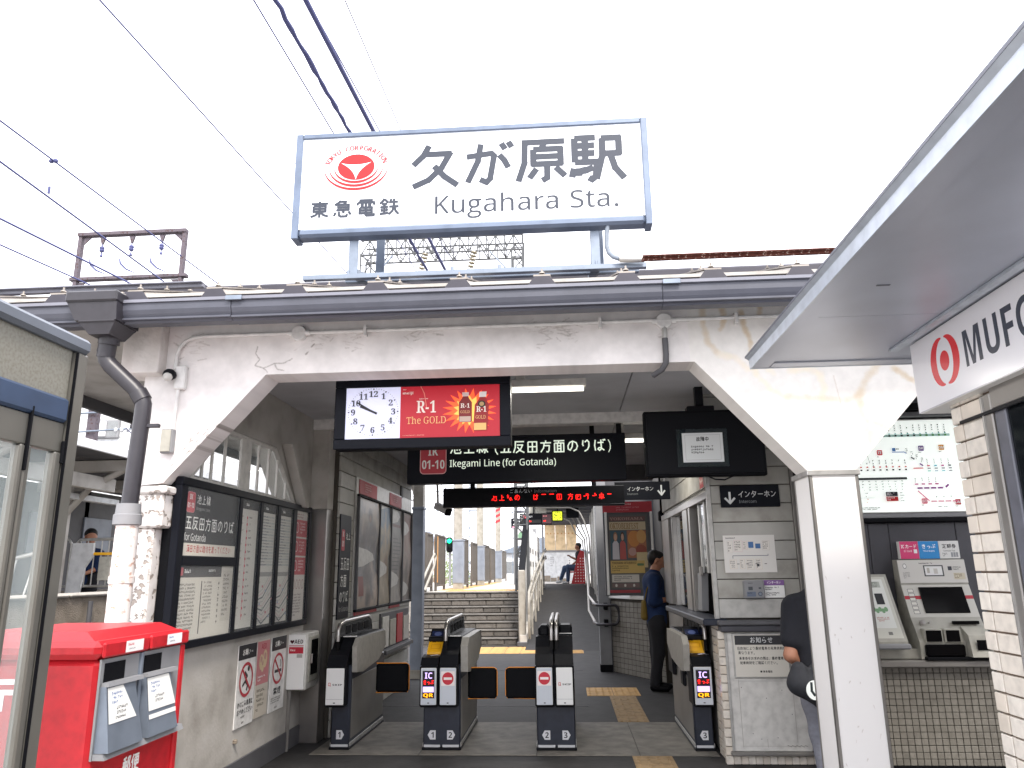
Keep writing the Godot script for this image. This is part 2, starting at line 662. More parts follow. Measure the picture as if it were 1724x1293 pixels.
func materials() -> void:
	var fine := noise_tex(1, 0.02, grey(0.86), grey(0.95), grey(1.0))
	var blotch := noise_tex(2, 0.006, grey(0.87), grey(0.95), grey(1.0))
	var grain := noise_tex(3, 0.09, grey(0.3), grey(0.5), grey(0.8), 512, FastNoiseLite.TYPE_SIMPLEX, 4)
	var dirt := noise_tex(4, 0.009, Color(0.8, 0.79, 0.775), Color(0.94, 0.935, 0.925), grey(1.0), 512, FastNoiseLite.TYPE_SIMPLEX_SMOOTH, 6)
	var floor_t := noise_tex(5, 0.012, grey(0.7), grey(0.86), grey(1.0), 1024, FastNoiseLite.TYPE_SIMPLEX_SMOOTH, 7)
	var peel := noise_tex(6, 0.007, Color(0.7, 0.67, 0.64), Color(0.96, 0.95, 0.94), grey(1.0), 1024, FastNoiseLite.TYPE_SIMPLEX, 6, [0.29, 0.32, 1.0])
	var peel_h := noise_tex(6, 0.007, grey(0.0), grey(0.9), grey(1.0), 1024, FastNoiseLite.TYPE_SIMPLEX, 6, [0.29, 0.32, 1.0])
	var rust := noise_tex(7, 0.02, Color(0.85, 0.8, 0.76), Color(0.42, 0.22, 0.17), Color(0.3, 0.15, 0.12), 512, FastNoiseLite.TYPE_SIMPLEX, 5, [0.16, 0.24, 1.0])
	var rustspot := noise_tex(8, 0.014, Color(0.78, 0.6, 0.52), Color(0.96, 0.95, 0.94), grey(1.0), 512, FastNoiseLite.TYPE_SIMPLEX, 5, [0.17, 0.22, 1.0])
	var brushed := noise_tex(9, 0.004, grey(0.9), grey(0.96), grey(1.0))
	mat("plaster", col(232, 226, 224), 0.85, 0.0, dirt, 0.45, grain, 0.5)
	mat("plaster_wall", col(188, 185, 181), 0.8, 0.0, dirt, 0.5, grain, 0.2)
	mat("peeling", col(236, 232, 230), 0.8, 0.0, peel, 1.4, peel_h, 1.5)
	mat("pipe_white", col(230, 226, 224), 0.55, 0.0, rustspot, 1.6)
	mat("white_paint", col(232, 231, 229), 0.5, 0.0, fine, 1.0)
	mat("white_gloss", col(236, 236, 234), 0.25)
	mat("off_white", col(215, 213, 208), 0.5, 0.0, fine, 1.0)
	mat("ceiling", col(196, 197, 202), 0.8, 0.0, blotch, 0.4)
	mat("plank_a", col(178, 177, 172), 0.55, 0.0, blotch, 0.7)
	mat("plank_b", col(170, 169, 164), 0.55, 0.0, dirt, 0.8)
	mat("plank_c", col(184, 183, 179), 0.5, 0.0, fine, 0.9)
	mat("gutter", col(80, 82, 93), 0.45, 0.0, blotch, 1.2)
	mat("gutter_light", col(124, 125, 136), 0.4, 0.0, blotch, 1.2)
	mat("downpipe", col(52, 50, 56), 0.4, 0.0, fine, 1.0)
	mat("fascia", col(128, 138, 152), 0.6, 0.0, dirt, 1.2)
	mat("roof_sheet", col(160, 153, 147), 0.5, 0.1, dirt, 0.7)
	mat("roof_dark", col(62, 60, 70), 0.6, 0.0, blotch, 1.0)  # dark end plates and ridge; on the pans, painted valley shadow
	mat("rust_bar", Color.WHITE, 0.85, 0.0, rust, 2.5)
	mat("sign_frame", col(112, 124, 144), 0.42, 0.35, blotch, 1.4)
	mat("galvanised", col(134, 144, 158), 0.45, 0.45, blotch, 1.6)
	mat("steel", col(176, 173, 170), 0.3, 0.85, brushed, 1.0)
	mat("steel_dull", col(150, 147, 143), 0.45, 0.6, brushed, 1.0)
	mat("alu", col(196, 195, 192), 0.4, 0.55, fine, 1.0)
	mat("black_plastic", col(24, 25, 29), 0.42)
	mat("black_matte", col(15, 16, 20), 0.6)
	mat("black_gloss", col(14, 14, 16), 0.12)
	mat("sign_black", col(22, 24, 31), 0.4)
	mat("navy", col(42, 47, 60), 0.4, 0.15, fine, 1.0)
	mat("dark_panel", col(74, 74, 80), 0.5, 0.2, blotch, 0.8)
	mat("dark_grey", col(88, 88, 92), 0.6, 0.0, blotch, 0.8)
	mat("mid_grey", col(140, 141, 144), 0.6, 0.0, blotch, 0.8)
	mat("machine_grey", col(176, 174, 164), 0.5, 0.0, fine, 1.0)
	mat("yellow", col(240, 178, 28), 0.4)
	mat("orange", col(226, 140, 40), 0.5)
	mat("red_plastic", col(196, 34, 44), 0.38, 0.0, fine, 1.4)
	mat("red_panel", col(176, 52, 60), 0.5)
	mat("asphalt", col(74, 74, 77), 0.9, 0.0, floor_t, 0.35, grain, 0.6)
	mat("floor_dark", col(47, 46, 47), 0.75, 0.0, floor_t, 0.3, grain, 0.25)
	mat("floor_light", col(122, 118, 111), 0.7, 0.0, floor_t, 0.4, grain, 0.3)
	mat("pavement", col(188, 186, 182), 0.85, 0.0, floor_t, 0.4)  # pale so that it bounces light up to soffit and beam
	mat("concrete", col(118, 114, 109), 0.85, 0.0, floor_t, 0.5, grain, 1.0)
	mat("concrete_pale", col(196, 192, 186), 0.85, 0.0, dirt, 0.5, grain, 0.8)
	mat("concrete_old", col(150, 140, 128), 0.9, 0.0, dirt, 0.9, grain, 1.5)
	mat("brick_a", col(108, 103, 98), 0.85, 0.0, dirt, 2.0, grain, 1.0)
	mat("brick_b", col(97, 93, 89), 0.85, 0.0, dirt, 2.0, grain, 1.0)
	mat("brick_c", col(118, 113, 108), 0.85, 0.0, dirt, 2.0, grain, 1.0)
	mat("tactile", col(198, 160, 104), 0.75, 0.0, dirt, 1.5)
	mat("tactile_worn", col(150, 126, 92), 0.8, 0.0, dirt, 1.8)
	mat("blue_post", col(140, 148, 162), 0.5, 0.0, blotch, 1.0)
	mat("cream_post", col(166, 162, 154), 0.6, 0.0, dirt, 1.0)
	mat("fence_bar", col(88, 82, 76), 0.6, 0.0, blotch, 1.0)
	mat("wood_panel", col(206, 150, 84), 0.6, 0.0, dirt, 1.0)
	mat("cream_board", col(238, 212, 172), 0.6, 0.0, dirt, 0.6)
	mat("tile_white", col(230, 222, 210), 0.3, 0.0, fine, 1.4)
	mat("tile_white_b", col(224, 214, 200), 0.32, 0.0, blotch, 1.4)
	mat("tile_white_c", col(234, 227, 216), 0.3, 0.0, fine, 1.4)
	mat("mortar", col(118, 102, 90), 0.95)
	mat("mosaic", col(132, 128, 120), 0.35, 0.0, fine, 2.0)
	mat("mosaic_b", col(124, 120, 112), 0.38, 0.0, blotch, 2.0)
	mat("grout_dark", col(72, 68, 62), 0.95)
	mat("canopy_soffit", col(188, 193, 206), 0.35, 0.25, brushed, 0.5)
	mat("canopy_edge", col(196, 204, 214), 0.3, 0.3, fine, 1.0)
	mat("canopy_dark", col(104, 106, 116), 0.4, 0.2, fine, 1.0)
	mat("pebble", col(130, 129, 122), 0.9, 0.0, noise_tex(11, 0.08, Color(0.86, 0.84, 0.8), Color(0.96, 0.95, 0.93), grey(1.0), 512, FastNoiseLite.TYPE_SIMPLEX, 3), 1.6)
	mat("booth_metal", col(120, 118, 112), 0.35, 0.5, brushed, 1.0)
	mat("booth_roof", col(112, 118, 128), 0.45, 0.3, blotch, 1.0)
	mat("booth_blue", col(52, 70, 98), 0.5, 0.1, blotch, 1.6)
	mat("wire", col(78, 80, 104), 0.6)
	mat("wire_dark", col(74, 78, 124), 0.6)
	mat("gantry", col(98, 90, 98), 0.7, 0.2, rustspot, 1.2)
	mat("ceramic", col(150, 142, 122), 0.25)
	mat("house_white", col(226, 228, 230), 0.8, 0.0, fine, 0.5)
	mat("skin", col(176, 124, 98), 0.55)
	mat("skin_shade", col(152, 106, 84), 0.55)
	mat("hair", col(22, 20, 20), 0.6)
	mat("shirt_blue", col(22, 46, 88), 0.9, 0.0, fine, 3.0)
	mat("shirt_black", col(23, 25, 34), 0.92, 0.0, fine, 3.0)
	mat("trousers_dark", col(26, 27, 34), 0.92, 0.0, fine, 3.0)
	mat("trousers_grey", col(128, 130, 140), 0.9, 0.0, fine, 3.0)
	mat("denim", col(72, 92, 122), 0.92, 0.0, blotch, 3.0)
	mat("bag_grey", col(40, 42, 48), 0.85, 0.0, fine, 3.0)
	mat("truss", col(84, 86, 88), 0.7)
	mat("cover_grey", col(160, 157, 150), 0.45, 0.0, fine, 1.0)
	mat("mustard", col(112, 92, 34), 0.85)
	mat("parapet", col(150, 160, 170), 0.5)
	mat("print", Color.WHITE, 0.55)
	M["print"].vertex_color_use_as_albedo = true
	mat("print_gloss", Color.WHITE, 0.2)
	M["print_gloss"].vertex_color_use_as_albedo = true
	var gl := mat("glass", Color(0.9, 0.95, 0.95, 0.08), 0.03)
	gl.metallic_specular = 0.2
	gl.transparency = BaseMaterial3D.TRANSPARENCY_ALPHA
	var gs := mat("glass_soft", Color(0.95, 0.97, 0.97, 0.05), 0.05)
	gs.transparency = BaseMaterial3D.TRANSPARENCY_ALPHA
	gs.metallic_specular = 0.06
	var gd := mat("glass_dark", Color(0.2, 0.24, 0.26, 0.5), 0.04)
	gd.transparency = BaseMaterial3D.TRANSPARENCY_ALPHA
	mat("glass_black", col(24, 27, 30), 0.06)
	lamp_mat("tube_light", Color(1.0, 0.98, 0.93), 1.2)
	lamp_mat("screen_white", Color(0.82, 0.83, 0.93), 0.17)
	lamp_mat("map_white", Color(0.97, 1.0, 0.98), 0.16)
	lamp_mat("led_red", Color(1.0, 0.08, 0.05), 0.9)
	lamp_mat("led_amber", Color(1.0, 0.62, 0.02), 0.7)
	lamp_mat("led_white", Color(0.80, 0.70, 1.0), 0.45)
	lamp_mat("led_green", Color(0.05, 0.9, 0.55), 0.8)
	lamp_mat("clock_yellow", Color(0.75, 0.8, 0.1), 0.35)
	lamp_mat("screen_red", Color(0.64, 0.09, 0.15), 0.2)
	lamp_mat("screen_orange", Color(0.95, 0.33, 0.14), 0.32)
	lamp_mat("screen_gold", Color(0.98, 0.66, 0.3), 0.34)
	lamp_mat("sign_text", Color(0.9, 0.95, 0.88), 0.22)
	lamp_mat("sign_white", Color(0.97, 0.98, 1.0), 0.03)
	for q in ["black_plastic", "black_matte", "sign_black", "black_gloss", "glass_black"]:
		M[q].metallic_specular = 0.22


# ---------------------------------------------------------------- ground, platform, stairs, ramp
func tiles(to: Node3D, called: String, x0: float, x1: float, d0: float, d1: float, y: float, sx: float, sd: float, bars: bool, along: bool, mats: Array) -> void:
	var rng := RandomNumberGenerator.new()
	rng.seed = 5
	var nx := int(round((x1 - x0) / sx))
	var nd := int(round((d1 - d0) / sd))
	for i in nx:
		for j in nd:
			var b := B.new()
			var xa := x0 + i * sx
			var da := d0 + j * sd
			b.bx(xa + 0.003, xa + sx - 0.003, y - 0.02, y + 0.004 + rng.randf() * 0.002, da + 0.003, da + sd - 0.003)
			if bars:
				for k in 4:
					var f := (k + 0.5) / 4.0
					if along:
						b.bx(xa + sx * f - 0.012, xa + sx * f + 0.012, y, y + 0.011, da + 0.02, da + sd - 0.02, 0.004)
					else:
						b.bx(xa + 0.02, xa + sx - 0.02, y, y + 0.011, da + sd * f - 0.012, da + sd * f + 0.012, 0.004)
			else:
				for k in 4:
					for l in 4:
						b.lathe(V(xa + sx * (k + 0.5) / 4, y, da + sd * (l + 0.5) / 4), Vector3.UP, [[0.018, 0.0], [0.012, 0.01], [0.0, 0.011]], 8)
			part(to, called, b, mats[rng.randi() % mats.size()])


func ground_and_platform() -> void:
	var b := B.new()
	b.bx(-150, 150, -0.4, -0.02, -60, 300)
	struct("ground", b, M.asphalt, "dark asphalt ground spreading round the station")
	b = B.new()
	b.bx(-40, 40, -0.3, -0.012, -40, 4.4)
	struct("pavement", b, M.pavement, "unseen concrete pavement in front of the station, made pale to bounce light up")  # out of view; pale tone added to throw light onto soffit and beam
	b = B.new()
	b.bx(-2.6, 4.2, -0.3, 0.0, 4.4, 17.6)
	var fl := struct("station_floor", b, M.floor_dark, "dark worn floor of the ticket hall and passage")
	# the pale concrete base that the gates stand on, in slabs
	var k := 0
	for s in [[-2.24, -1.30], [-1.296, -0.30], [-0.296, 0.56], [0.564, 1.21]]:
		b = piece(s[0], s[1], 0.0, 0.008, 6.845, 8.26, 0.003)
		part(fl, "floor_slab", b, M.floor_light)
	for s in [[9.2, 0.012], [12.4, 0.01]]:
		b = piece(-2.2, 0.2, -0.01, 0.0035, s[0], s[0] + s[1])
		part(fl, "floor_joint", b, M.dark_grey)
	tiles(fl, "tactile_tile", -1.83, 0.27, 14.87, 16.07, 0.0, 0.3, 0.3, true, false, [M.tactile])
	tiles(fl, "tactile_tile", 0.2, 0.86, 9.94, 10.6, 0.0, 0.33, 0.33, false, false, [M.tactile_worn, M.tactile])
	tiles(fl, "tactile_tile", 0.47, 0.79, 8.29, 9.93, 0.0, 0.32, 0.328, true, true, [M.tactile_worn])
	tiles(fl, "tactile_tile", 0.49, 0.82, 5.2, 6.84, 0.0, 0.33, 0.328, false, false, [M.tactile, M.tactile_worn])
	# steps up to the platform, every riser faced with bricks
	var st := struct("stairs", piece(-3.5, -1.1, -0.3, 0.02, 16.5, 16.6), M.concrete, "worn concrete steps with brick risers up to the platform")
	var rng := RandomNumberGenerator.new()
	rng.seed = 3
	for i in 7:
		var y0 := 0.15 * i
		var d := 16.5 + 0.22 * i
		b = B.new()
		b.bx(-3.45, -1.08, y0 + 0.115, y0 + 0.15, d - 0.03, d + 0.3, 0.012)
		b.bx(-3.45, -1.08, y0, y0 + 0.12, d + 0.03, d + 0.3)
		part(st, "step", b, M.concrete)
		var x := -3.44
		while x < -1.12:
			var w := rng.randf_range(0.26, 0.46)
			var x1 := minf(x + w, -1.09)
			b = piece(x + 0.006, x1 - 0.006, y0 + 0.008, y0 + 0.108, d - 0.006 - rng.randf() * 0.008, d + 0.04, 0.014)
			part(st, "brick", b, [M.brick_a, M.brick_b, M.brick_c][rng.randi() % 3])
			x = x1
	b = B.new()
	b.bx(-6.2, -1.08, -0.3, 1.05, 18.04, 70.0)
	b.bx(-1.08, 3.0, -0.3, 1.05, 27.5, 70.0)
	var pf := struct("platform", b, M.concrete_pale, "raised station platform beyond the steps")
	tiles(pf, "tactile_tile", -2.9, -1.1, 18.3, 19.5, 1.05, 0.3, 0.3, true, false, [M.tactile])
	tiles(pf, "tactile_tile", -3.3, -2.7, 19.5, 32.0, 1.05, 0.6, 0.6, false, false, [M.tactile])
	# the ramp
	b = B.new()
	b.prism("x", [[15.3, -0.2], [15.3, 0.0], [27.6, 1.05], [27.6, -0.2]], -0.86, 0.86)
	struct("ramp", b, M.floor_dark, "dark sloping ramp up to the platform beside the steps")


# ---------------------------------------------------------------- the station building
func blot(im: Image, x: float, y: float, r: float, c: Color, a: float, rng: RandomNumberGenerator, rough := 0.5) -> void:
	var x0 := maxi(0, int(x - r))
	var y0 := maxi(0, int(y - r))
	for py in range(y0, mini(im.get_height(), int(y + r) + 1)):
		for px in range(x0, mini(im.get_width(), int(x + r) + 1)):
			var q := Vector2(px - x, py - y).length() / r
			if q < 1.0:
				var t := a * (1.0 - q * q) * (1.0 - rough * rng.randf())
				im.set_pixel(px, py, im.get_pixel(px, py).lerp(c, t))


func streak(im: Image, pts: Array, r0: float, r1: float, c: Color, a: float, rng: RandomNumberGenerator) -> void:
	for i in pts.size() - 1:
		var p := Vector2(pts[i][0], pts[i][1])
		var q := Vector2(pts[i + 1][0], pts[i + 1][1])
		var n := maxi(1, int(p.distance_to(q) / maxf(1.0, minf(r0, r1) * 0.5)))
		for k in n:
			var f := float(k) / n
			var w := p.lerp(q, f) + Vector2(rng.randf_range(-1, 1), rng.randf_range(-1, 1)) * r0 * 0.25
			blot(im, w.x, w.y, maxf(1.1, lerpf(r0, r1, (i + f) / (pts.size() - 1))) * rng.randf_range(0.8, 1.2), c, a, rng)


func front_texture() -> ImageTexture:
	# the plaster front between x -3 and 4.2, y 2 and 3.3: 220 pixels a metre
	var w := 1584
	var h := 286
	var s := 220.0
	var rng := RandomNumberGenerator.new()
	rng.seed = 21
	var f := FastNoiseLite.new()
	f.seed = 9; f.frequency = 0.012; f.fractal_octaves = 5
	var f2 := FastNoiseLite.new()
	f2.seed = 19; f2.frequency = 0.06; f2.fractal_octaves = 3
	var im := Image.create(w, h, false, Image.FORMAT_RGB8)
	for y in h:
		for x in w:
			var newer := x > 3.8 * s     # the repainted stretch, cleaner and warmer
			var v := 0.90 + f.get_noise_2d(x, y) * (0.03 if newer else 0.07) + f2.get_noise_2d(x, y) * 0.025
			im.set_pixel(x, y, Color(v, v * (0.985 if newer else 0.982), v * (0.965 if newer else 0.975)))
	var X := func(x: float): return (x + 3.0) * s
	var Y := func(y: float): return (3.3 - y) * s
	# scuffed, flaking plaster under the eave
	for i in 600:
		var x := rng.randf_range(-2.55, 0.75)
		var y := 3.05 - absf(rng.randfn(0.0, 0.07))
		var n := f.get_noise_2d(x * 90.0, y * 60.0)
		if n < 0.0:
			continue
		var p := Vector2((x + 3.0) * s, (3.3 - y) * s)
		var e := p + Vector2(rng.randf_range(4, 16), rng.randf_range(-6, 6))
		streak(im, [[p.x, p.y], [e.x, e.y]], 1.3, 1.0, Color(0.55, 0.52, 0.5) if i % 3 == 0 else Color(0.98, 0.97, 0.96) if i % 3 == 1 else Color(0.74, 0.71, 0.69), 0.3, rng)
	for i in 60:
		var x := rng.randf_range(-2.5, -1.6)
		var y := lerpf(2.15, 2.7, (x + 2.5) / 0.7) + rng.randf_range(0.0, 0.1)
		if f.get_noise_2d(x * 120.0, y * 120.0) > 0.05:
			streak(im, [[(x + 3.0) * s, (3.3 - y) * s], [(x + 3.02) * s, (3.3 - y - 0.02) * s]], 1.6, 1.0, Color(0.45, 0.42, 0.4), 0.6, rng)
	# cracks by the left haunch
	for cr in [[[-1.98, 2.95], [-1.99, 2.9], [-1.96, 2.86], [-1.99, 2.82], [-1.93, 2.80], [-1.90, 2.77]], [[-1.93, 2.80], [-1.86, 2.83], [-1.80, 2.83], [-1.74, 2.86]], [[-1.86, 2.83], [-1.84, 2.79], [-1.79, 2.78]]]:
		var pts := []
		for q in cr:
			pts.append([(q[0] + 3.0) * s, (3.3 - q[1]) * s])
		streak(im, pts, 1.2, 1.1, Color(0.45, 0.42, 0.4), 0.45, rng)
	# water stains on the repainted stretch
	var tan_c := Color(0.80, 0.70, 0.56)
	var pale := Color(0.93, 0.88, 0.80)
	for k in [[[[0.90, 3.12], [0.90, 2.98], [0.92, 2.88], [0.98, 2.80]], 6.0, 5.0, tan_c, 0.22], [[[1.02, 3.12], [1.03, 3.02], [1.0, 2.95]], 5.5, 4.0, tan_c, 0.3], [[[1.14, 3.08], [1.15, 2.98], [1.18, 2.88], [1.18, 2.78]], 6.0, 3.5, tan_c, 0.3], [[[1.26, 3.14], [1.25, 3.03]], 6.0, 4.0, tan_c, 0.3], [[[1.44, 3.14], [1.45, 3.05]], 7.0, 5.0, tan_c, 0.22],
			[[[0.98, 2.80], [1.08, 2.78], [1.14, 2.70], [1.24, 2.72], [1.32, 2.66]], 7.0, 5.0, pale, 0.3], [[[1.18, 2.78], [1.20, 2.66], [1.28, 2.56], [1.38, 2.5]], 6.0, 4.0, pale, 0.3], [[[1.40, 2.68], [1.50, 2.70], [1.58, 2.66], [1.60, 2.56], [1.56, 2.46], [1.56, 2.36]], 7.0, 5.0, pale, 0.35],
			[[[1.36, 2.52], [1.5, 2.5], [1.62, 2.5], [1.72, 2.48], [1.80, 2.52]], 6.0, 5.0, tan_c, 0.14], [[[1.94, 2.72], [1.86, 2.62], [1.80, 2.52], [1.80, 2.40], [1.84, 2.28], [1.92, 2.2], [1.98, 2.16]], 7.0, 6.0, tan_c, 0.2], [[[1.80, 2.40], [1.7, 2.36], [1.62, 2.36]], 6.0, 4.0, pale, 0.3], [[[2.02, 2.68], [2.12, 2.6], [2.24, 2.56]], 6.0, 4.0, tan_c, 0.25],
			[[[1.84, 2.36], [1.96, 2.30], [2.08, 2.22], [2.14, 2.18]], 7.0, 5.0, tan_c, 0.18], [[[1.80, 2.30], [1.84, 2.2], [1.88, 2.08]], 6.0, 5.0, tan_c, 0.2]]:
		var pts := []
		for q in k[0]:
			pts.append([(q[0] + 3.0) * s, (3.3 - q[1]) * s])
		streak(im, pts, k[1], k[2], k[3], k[4], rng)
	streak(im, [[4.66 * s, 0.66 * s], [4.68 * s, 0.8 * s], [4.70 * s, 1.0 * s]], 1.05, 1.0, Color(0.72, 0.66, 0.6), 0.35, rng)
	return ImageTexture.create_from_image(im)


func wall_planks(to: Node3D, side: bool, at: float, a0: float, a1: float, y0: float, y1: float, h: float, sd: int, skip := []) -> void:
	# side: boards on a wall of constant x (a = depth); otherwise on a wall of constant depth (a = x)
	var rng := RandomNumberGenerator.new()
	rng.seed = sd
	var y := y0
	while y < y1 - 0.01:
		var t := minf(y + h, y1)
		var spans := [[a0, a1]]
		for q in skip:
			if y + 0.02 < q[3] and t - 0.02 > q[2]:
				var nw := []
				for s in spans:
					if q[0] > s[0]:
						nw.append([s[0], minf(s[1], q[0])])
					if q[1] < s[1]:
						nw.append([maxf(s[0], q[1]), s[1]])
				spans = nw
		for s in spans:
			if s[1] - s[0] < 0.02:
				continue
			var b := B.new()
			var pr := rng.randf() * 0.003
			if side:
				b.bx(at - 0.012, at + 0.012 + (pr if at < 0 else 0.0), y + 0.003, t - 0.003, s[0], s[1], 0.004)
			else:
				b.bx(s[0], s[1], y + 0.003, t - 0.003, at - 0.012 - pr, at + 0.012, 0.004)
			part(to, "plank", b, [M.plank_a, M.plank_b, M.plank_c][rng.randi() % 3])
		y = t


func station_building() -> void:
	var t := thing("station_building", "low white plaster station house with chamfered entrance arch and stained front", "station building", V(0, 0, 4.8))
	# the front: one plaster beam with haunches, opening left and right of the column
	var b := B.new()
	b.uvo = V(-3.0, 3.3, 0); b.uvu = Vector3(1.0 / 7.2, 0, 0); b.uvv = Vector3(0, -1.0 / 1.3, 0)
	b.prism("z", [[-2.72, 2.05], [-2.53, 2.067], [-1.91, 2.755], [0.83, 2.755], [1.443, 2.062], [1.728, 2.062], [2.144, 2.503], [2.40, 2.755], [3.9, 2.755], [3.9, 2.0], [4.2, 2.0], [4.2, 3.22], [-2.72, 3.22]], 4.6, 4.82)
	var fm := mat("front_plaster", Color.WHITE, 0.85)
	fm.albedo_texture = front_texture()
	var beam := part(t, "front_beam", b, fm)
	b = B.new()
	b.bx(-2.835, -2.585, 2.766, 3.2, 4.5, 4.72, 0.006)
	part(beam, "beam_end_block", b, M.plaster)
	# the patch where the repaint ends
	# left pillar with its flaking paint
	b = B.new()
	b.bx(-2.69, -2.565, 0.0, 1.79, 4.61, 4.80, 0.012)
	var lp := part(t, "pillar", b, M.peeling, "pillar with badly flaking white paint")
	b = B.new()
	b.bx(-2.70, -2.508, 1.79, 2.0, 4.585, 4.80, 0.012)
	part(lp, "pillar_neck", b, M.peeling)
	b = B.new()
	b.bx(-2.715, -2.485, 2.0, 2.048, 4.565, 4.81, 0.01)
	part(lp, "pillar_cap", b, M.peeling)
	# right column, clad in white board with steel angles at its corners
	b = B.new()
	b.uvo = V(1.45, 2.1, 0); b.uvu = Vector3(3.0, 0, 0); b.uvv = Vector3(0, -0.5, 0)
	b.bx(1.455, 1.733, 0.0, 2.035, 4.602, 4.905, 0.004)
	var cm := mat("column_board", Color.WHITE, 0.45)
	var ci := Image.create(256, 512, false, Image.FORMAT_RGB8)
	ci.fill(Color(0.93, 0.925, 0.915))
	var rng := RandomNumberGenerator.new()
	rng.seed = 4
	for i in 42:
		var p := Vector2(rng.randf_range(8, 248), rng.randf_range(30, 500))
		var e := p + Vector2(rng.randf_range(-8, 8), rng.randf_range(-5, 9))
		streak(ci, [[p.x, p.y], [e.x, e.y]], 1.6, 1.0, Color(0.74, 0.71, 0.68), 0.6, rng)
	cm.albedo_texture = ImageTexture.create_from_image(ci)
	cm.uv1_triplanar = false
	var rc := part(t, "column", b, cm, "white boxed column with steel corner angles")
	b = B.new()
	for q in [[1.4515, 4.5985], [1.7365, 4.5985], [1.4515, 4.9085]]:
		var sx := 1.0 if q[0] < 1.6 else -1.0
		var sd := 1.0 if q[1] < 4.7 else -1.0
		b.bx(q[0], q[0] + 0.018 * sx, 0.0, 2.03, q[1], q[1] + 0.002 * sd)
		b.bx(q[0], q[0] + 0.002 * sx, 0.0, 2.03, q[1], q[1] + 0.018 * sd)
	part(rc, "corner_angle", b, M.steel_dull)
	b = B.new()
	b.bx(1.44, 1.748, 2.03, 2.062, 4.588, 4.92, 0.004)
	part(rc, "cap_trim", b, M.alu)
	# far right column, mostly behind the bank
	b = piece(3.9, 4.2, 0.0, 2.0, 4.61, 4.9, 0.004)
	part(t, "column", b, M.white_paint)
	# fascia under the eave
	b = B.new()
	b.bx(-4.2, 4.2, 3.085, 3.16, 4.5, 4.55, 0.003)
	part(t, "fascia_board", b, M.fascia)
	b = B.new()
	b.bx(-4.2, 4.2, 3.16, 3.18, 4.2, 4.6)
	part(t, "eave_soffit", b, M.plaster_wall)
	# ceiling boards with open seams, and the cross beam
	var cl := part(t, "ceiling", piece(-2.7, 4.2, 3.06, 3.12, 4.82, 11.3), M.dark_grey)
	for s in [[-2.5, -1.55], [-1.55, -0.58], [-0.58, 0.555], [0.555, 1.5], [1.5, 2.5], [2.5, 3.6]]:
		for e in [[4.83, 7.28], [7.45, 9.4], [9.4, 11.2]]:
			b = piece(s[0] + 0.004, s[1] - 0.004, 3.0, 3.04, e[0] + 0.003, e[1] - 0.003, 0.003)
			part(cl, "ceiling_panel", b, M.ceiling)
	part(t, "cross_beam", piece(-2.5, 1.9, 2.9, 3.055, 7.285, 7.445, 0.006), M.white_paint)
	# left wall with the haunched window opening
	b = B.new()
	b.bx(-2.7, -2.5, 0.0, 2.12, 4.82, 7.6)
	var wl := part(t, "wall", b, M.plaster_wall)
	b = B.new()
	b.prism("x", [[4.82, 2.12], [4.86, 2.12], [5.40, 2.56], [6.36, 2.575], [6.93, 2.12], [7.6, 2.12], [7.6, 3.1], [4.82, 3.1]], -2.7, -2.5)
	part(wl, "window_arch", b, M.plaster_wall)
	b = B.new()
	b.bx(-2.5, -2.485, 0.0, 0.16, 4.9, 7.3, 0.004)
	part(wl, "plinth", b, M.dark_grey)
	var win := part(t, "window", piece(-2.54, -2.50, 2.12, 2.15, 4.84, 6.95, 0.004), M.off_white, "white wooden window that fills the haunched opening")
	for q in [[5.06, 2.30], [5.20, 2.42], [5.40, 2.55], [5.68, 2.57], [6.02, 2.57], [6.24, 2.57], [6.44, 2.51], [6.66, 2.34]]:
		var wd: float = 0.19 if q[0] == 5.68 else 0.022
		part(win, "mullion", piece(-2.528, -2.508, 2.15, q[1], q[0], q[0] + wd, 0.004), M.off_white)
	b = B.new()
	b.tube([V(-2.52, 2.13, 4.9), V(-2.52, 2.55, 5.41), V(-2.52, 2.56, 6.36), V(-2.52, 2.13, 6.9)], 0.025, 4)
	part(win, "head_frame", b, M.off_white)
	b = B.new()
	b.prism("x", [[4.9, 2.15], [5.41, 2.55], [6.35, 2.56], [6.86, 2.15]], -2.534, -2.53)
	part(win, "pane", b, M.glass)
	# steel-clad pilaster and sloping brace at the end of the wall
	part(t, "steel_pilaster", piece(-2.5, -2.32, 0.0, 2.11, 7.3, 7.5, 0.005), M.steel)
	part(t, "pilaster_head", piece(-2.5, -2.325, 2.112, 2.9, 7.305, 7.495, 0.004), M.plaster_wall)
	b = B.new()
	b.hexa([V(-2.49, 2.1, 6.93), V(-2.40, 2.1, 6.93), V(-2.40, 2.1, 7.0), V(-2.49, 2.1, 7.0), V(-2.49, 2.62, 6.46), V(-2.40, 2.62, 6.46), V(-2.40, 2.62, 6.53), V(-2.49, 2.62, 6.53)])
	part(t, "brace", b, M.plaster_wall)
	# boarded wall of the passage on the left
	var pw := part(t, "wall", piece(-2.5, -2.29, 0.0, 3.05, 7.51, 11.1), M.grout_dark)
	wall_planks(pw, true, -2.277, 7.52, 11.09, 0.0, 3.0, 0.157, 31)
	# end frame of the passage
	part(t, "lintel", piece(-2.6, 1.3, 2.78, 3.1, 11.15, 11.35, 0.006), M.dark_grey)
	# office on the right: boarded front, steel window wall towards the passage
	var ow := part(t, "wall", piece(1.25, 1.95, 0.0, 3.05, 6.63, 6.72), M.grout_dark)
	wall_planks(ow, false, 6.612, 1.245, 1.915, 1.10, 3.0, 0.156, 32)
	part(ow, "corner_strip", piece(1.208, 1.244, 1.07, 3.0, 6.59, 6.632, 0.004), M.alu)
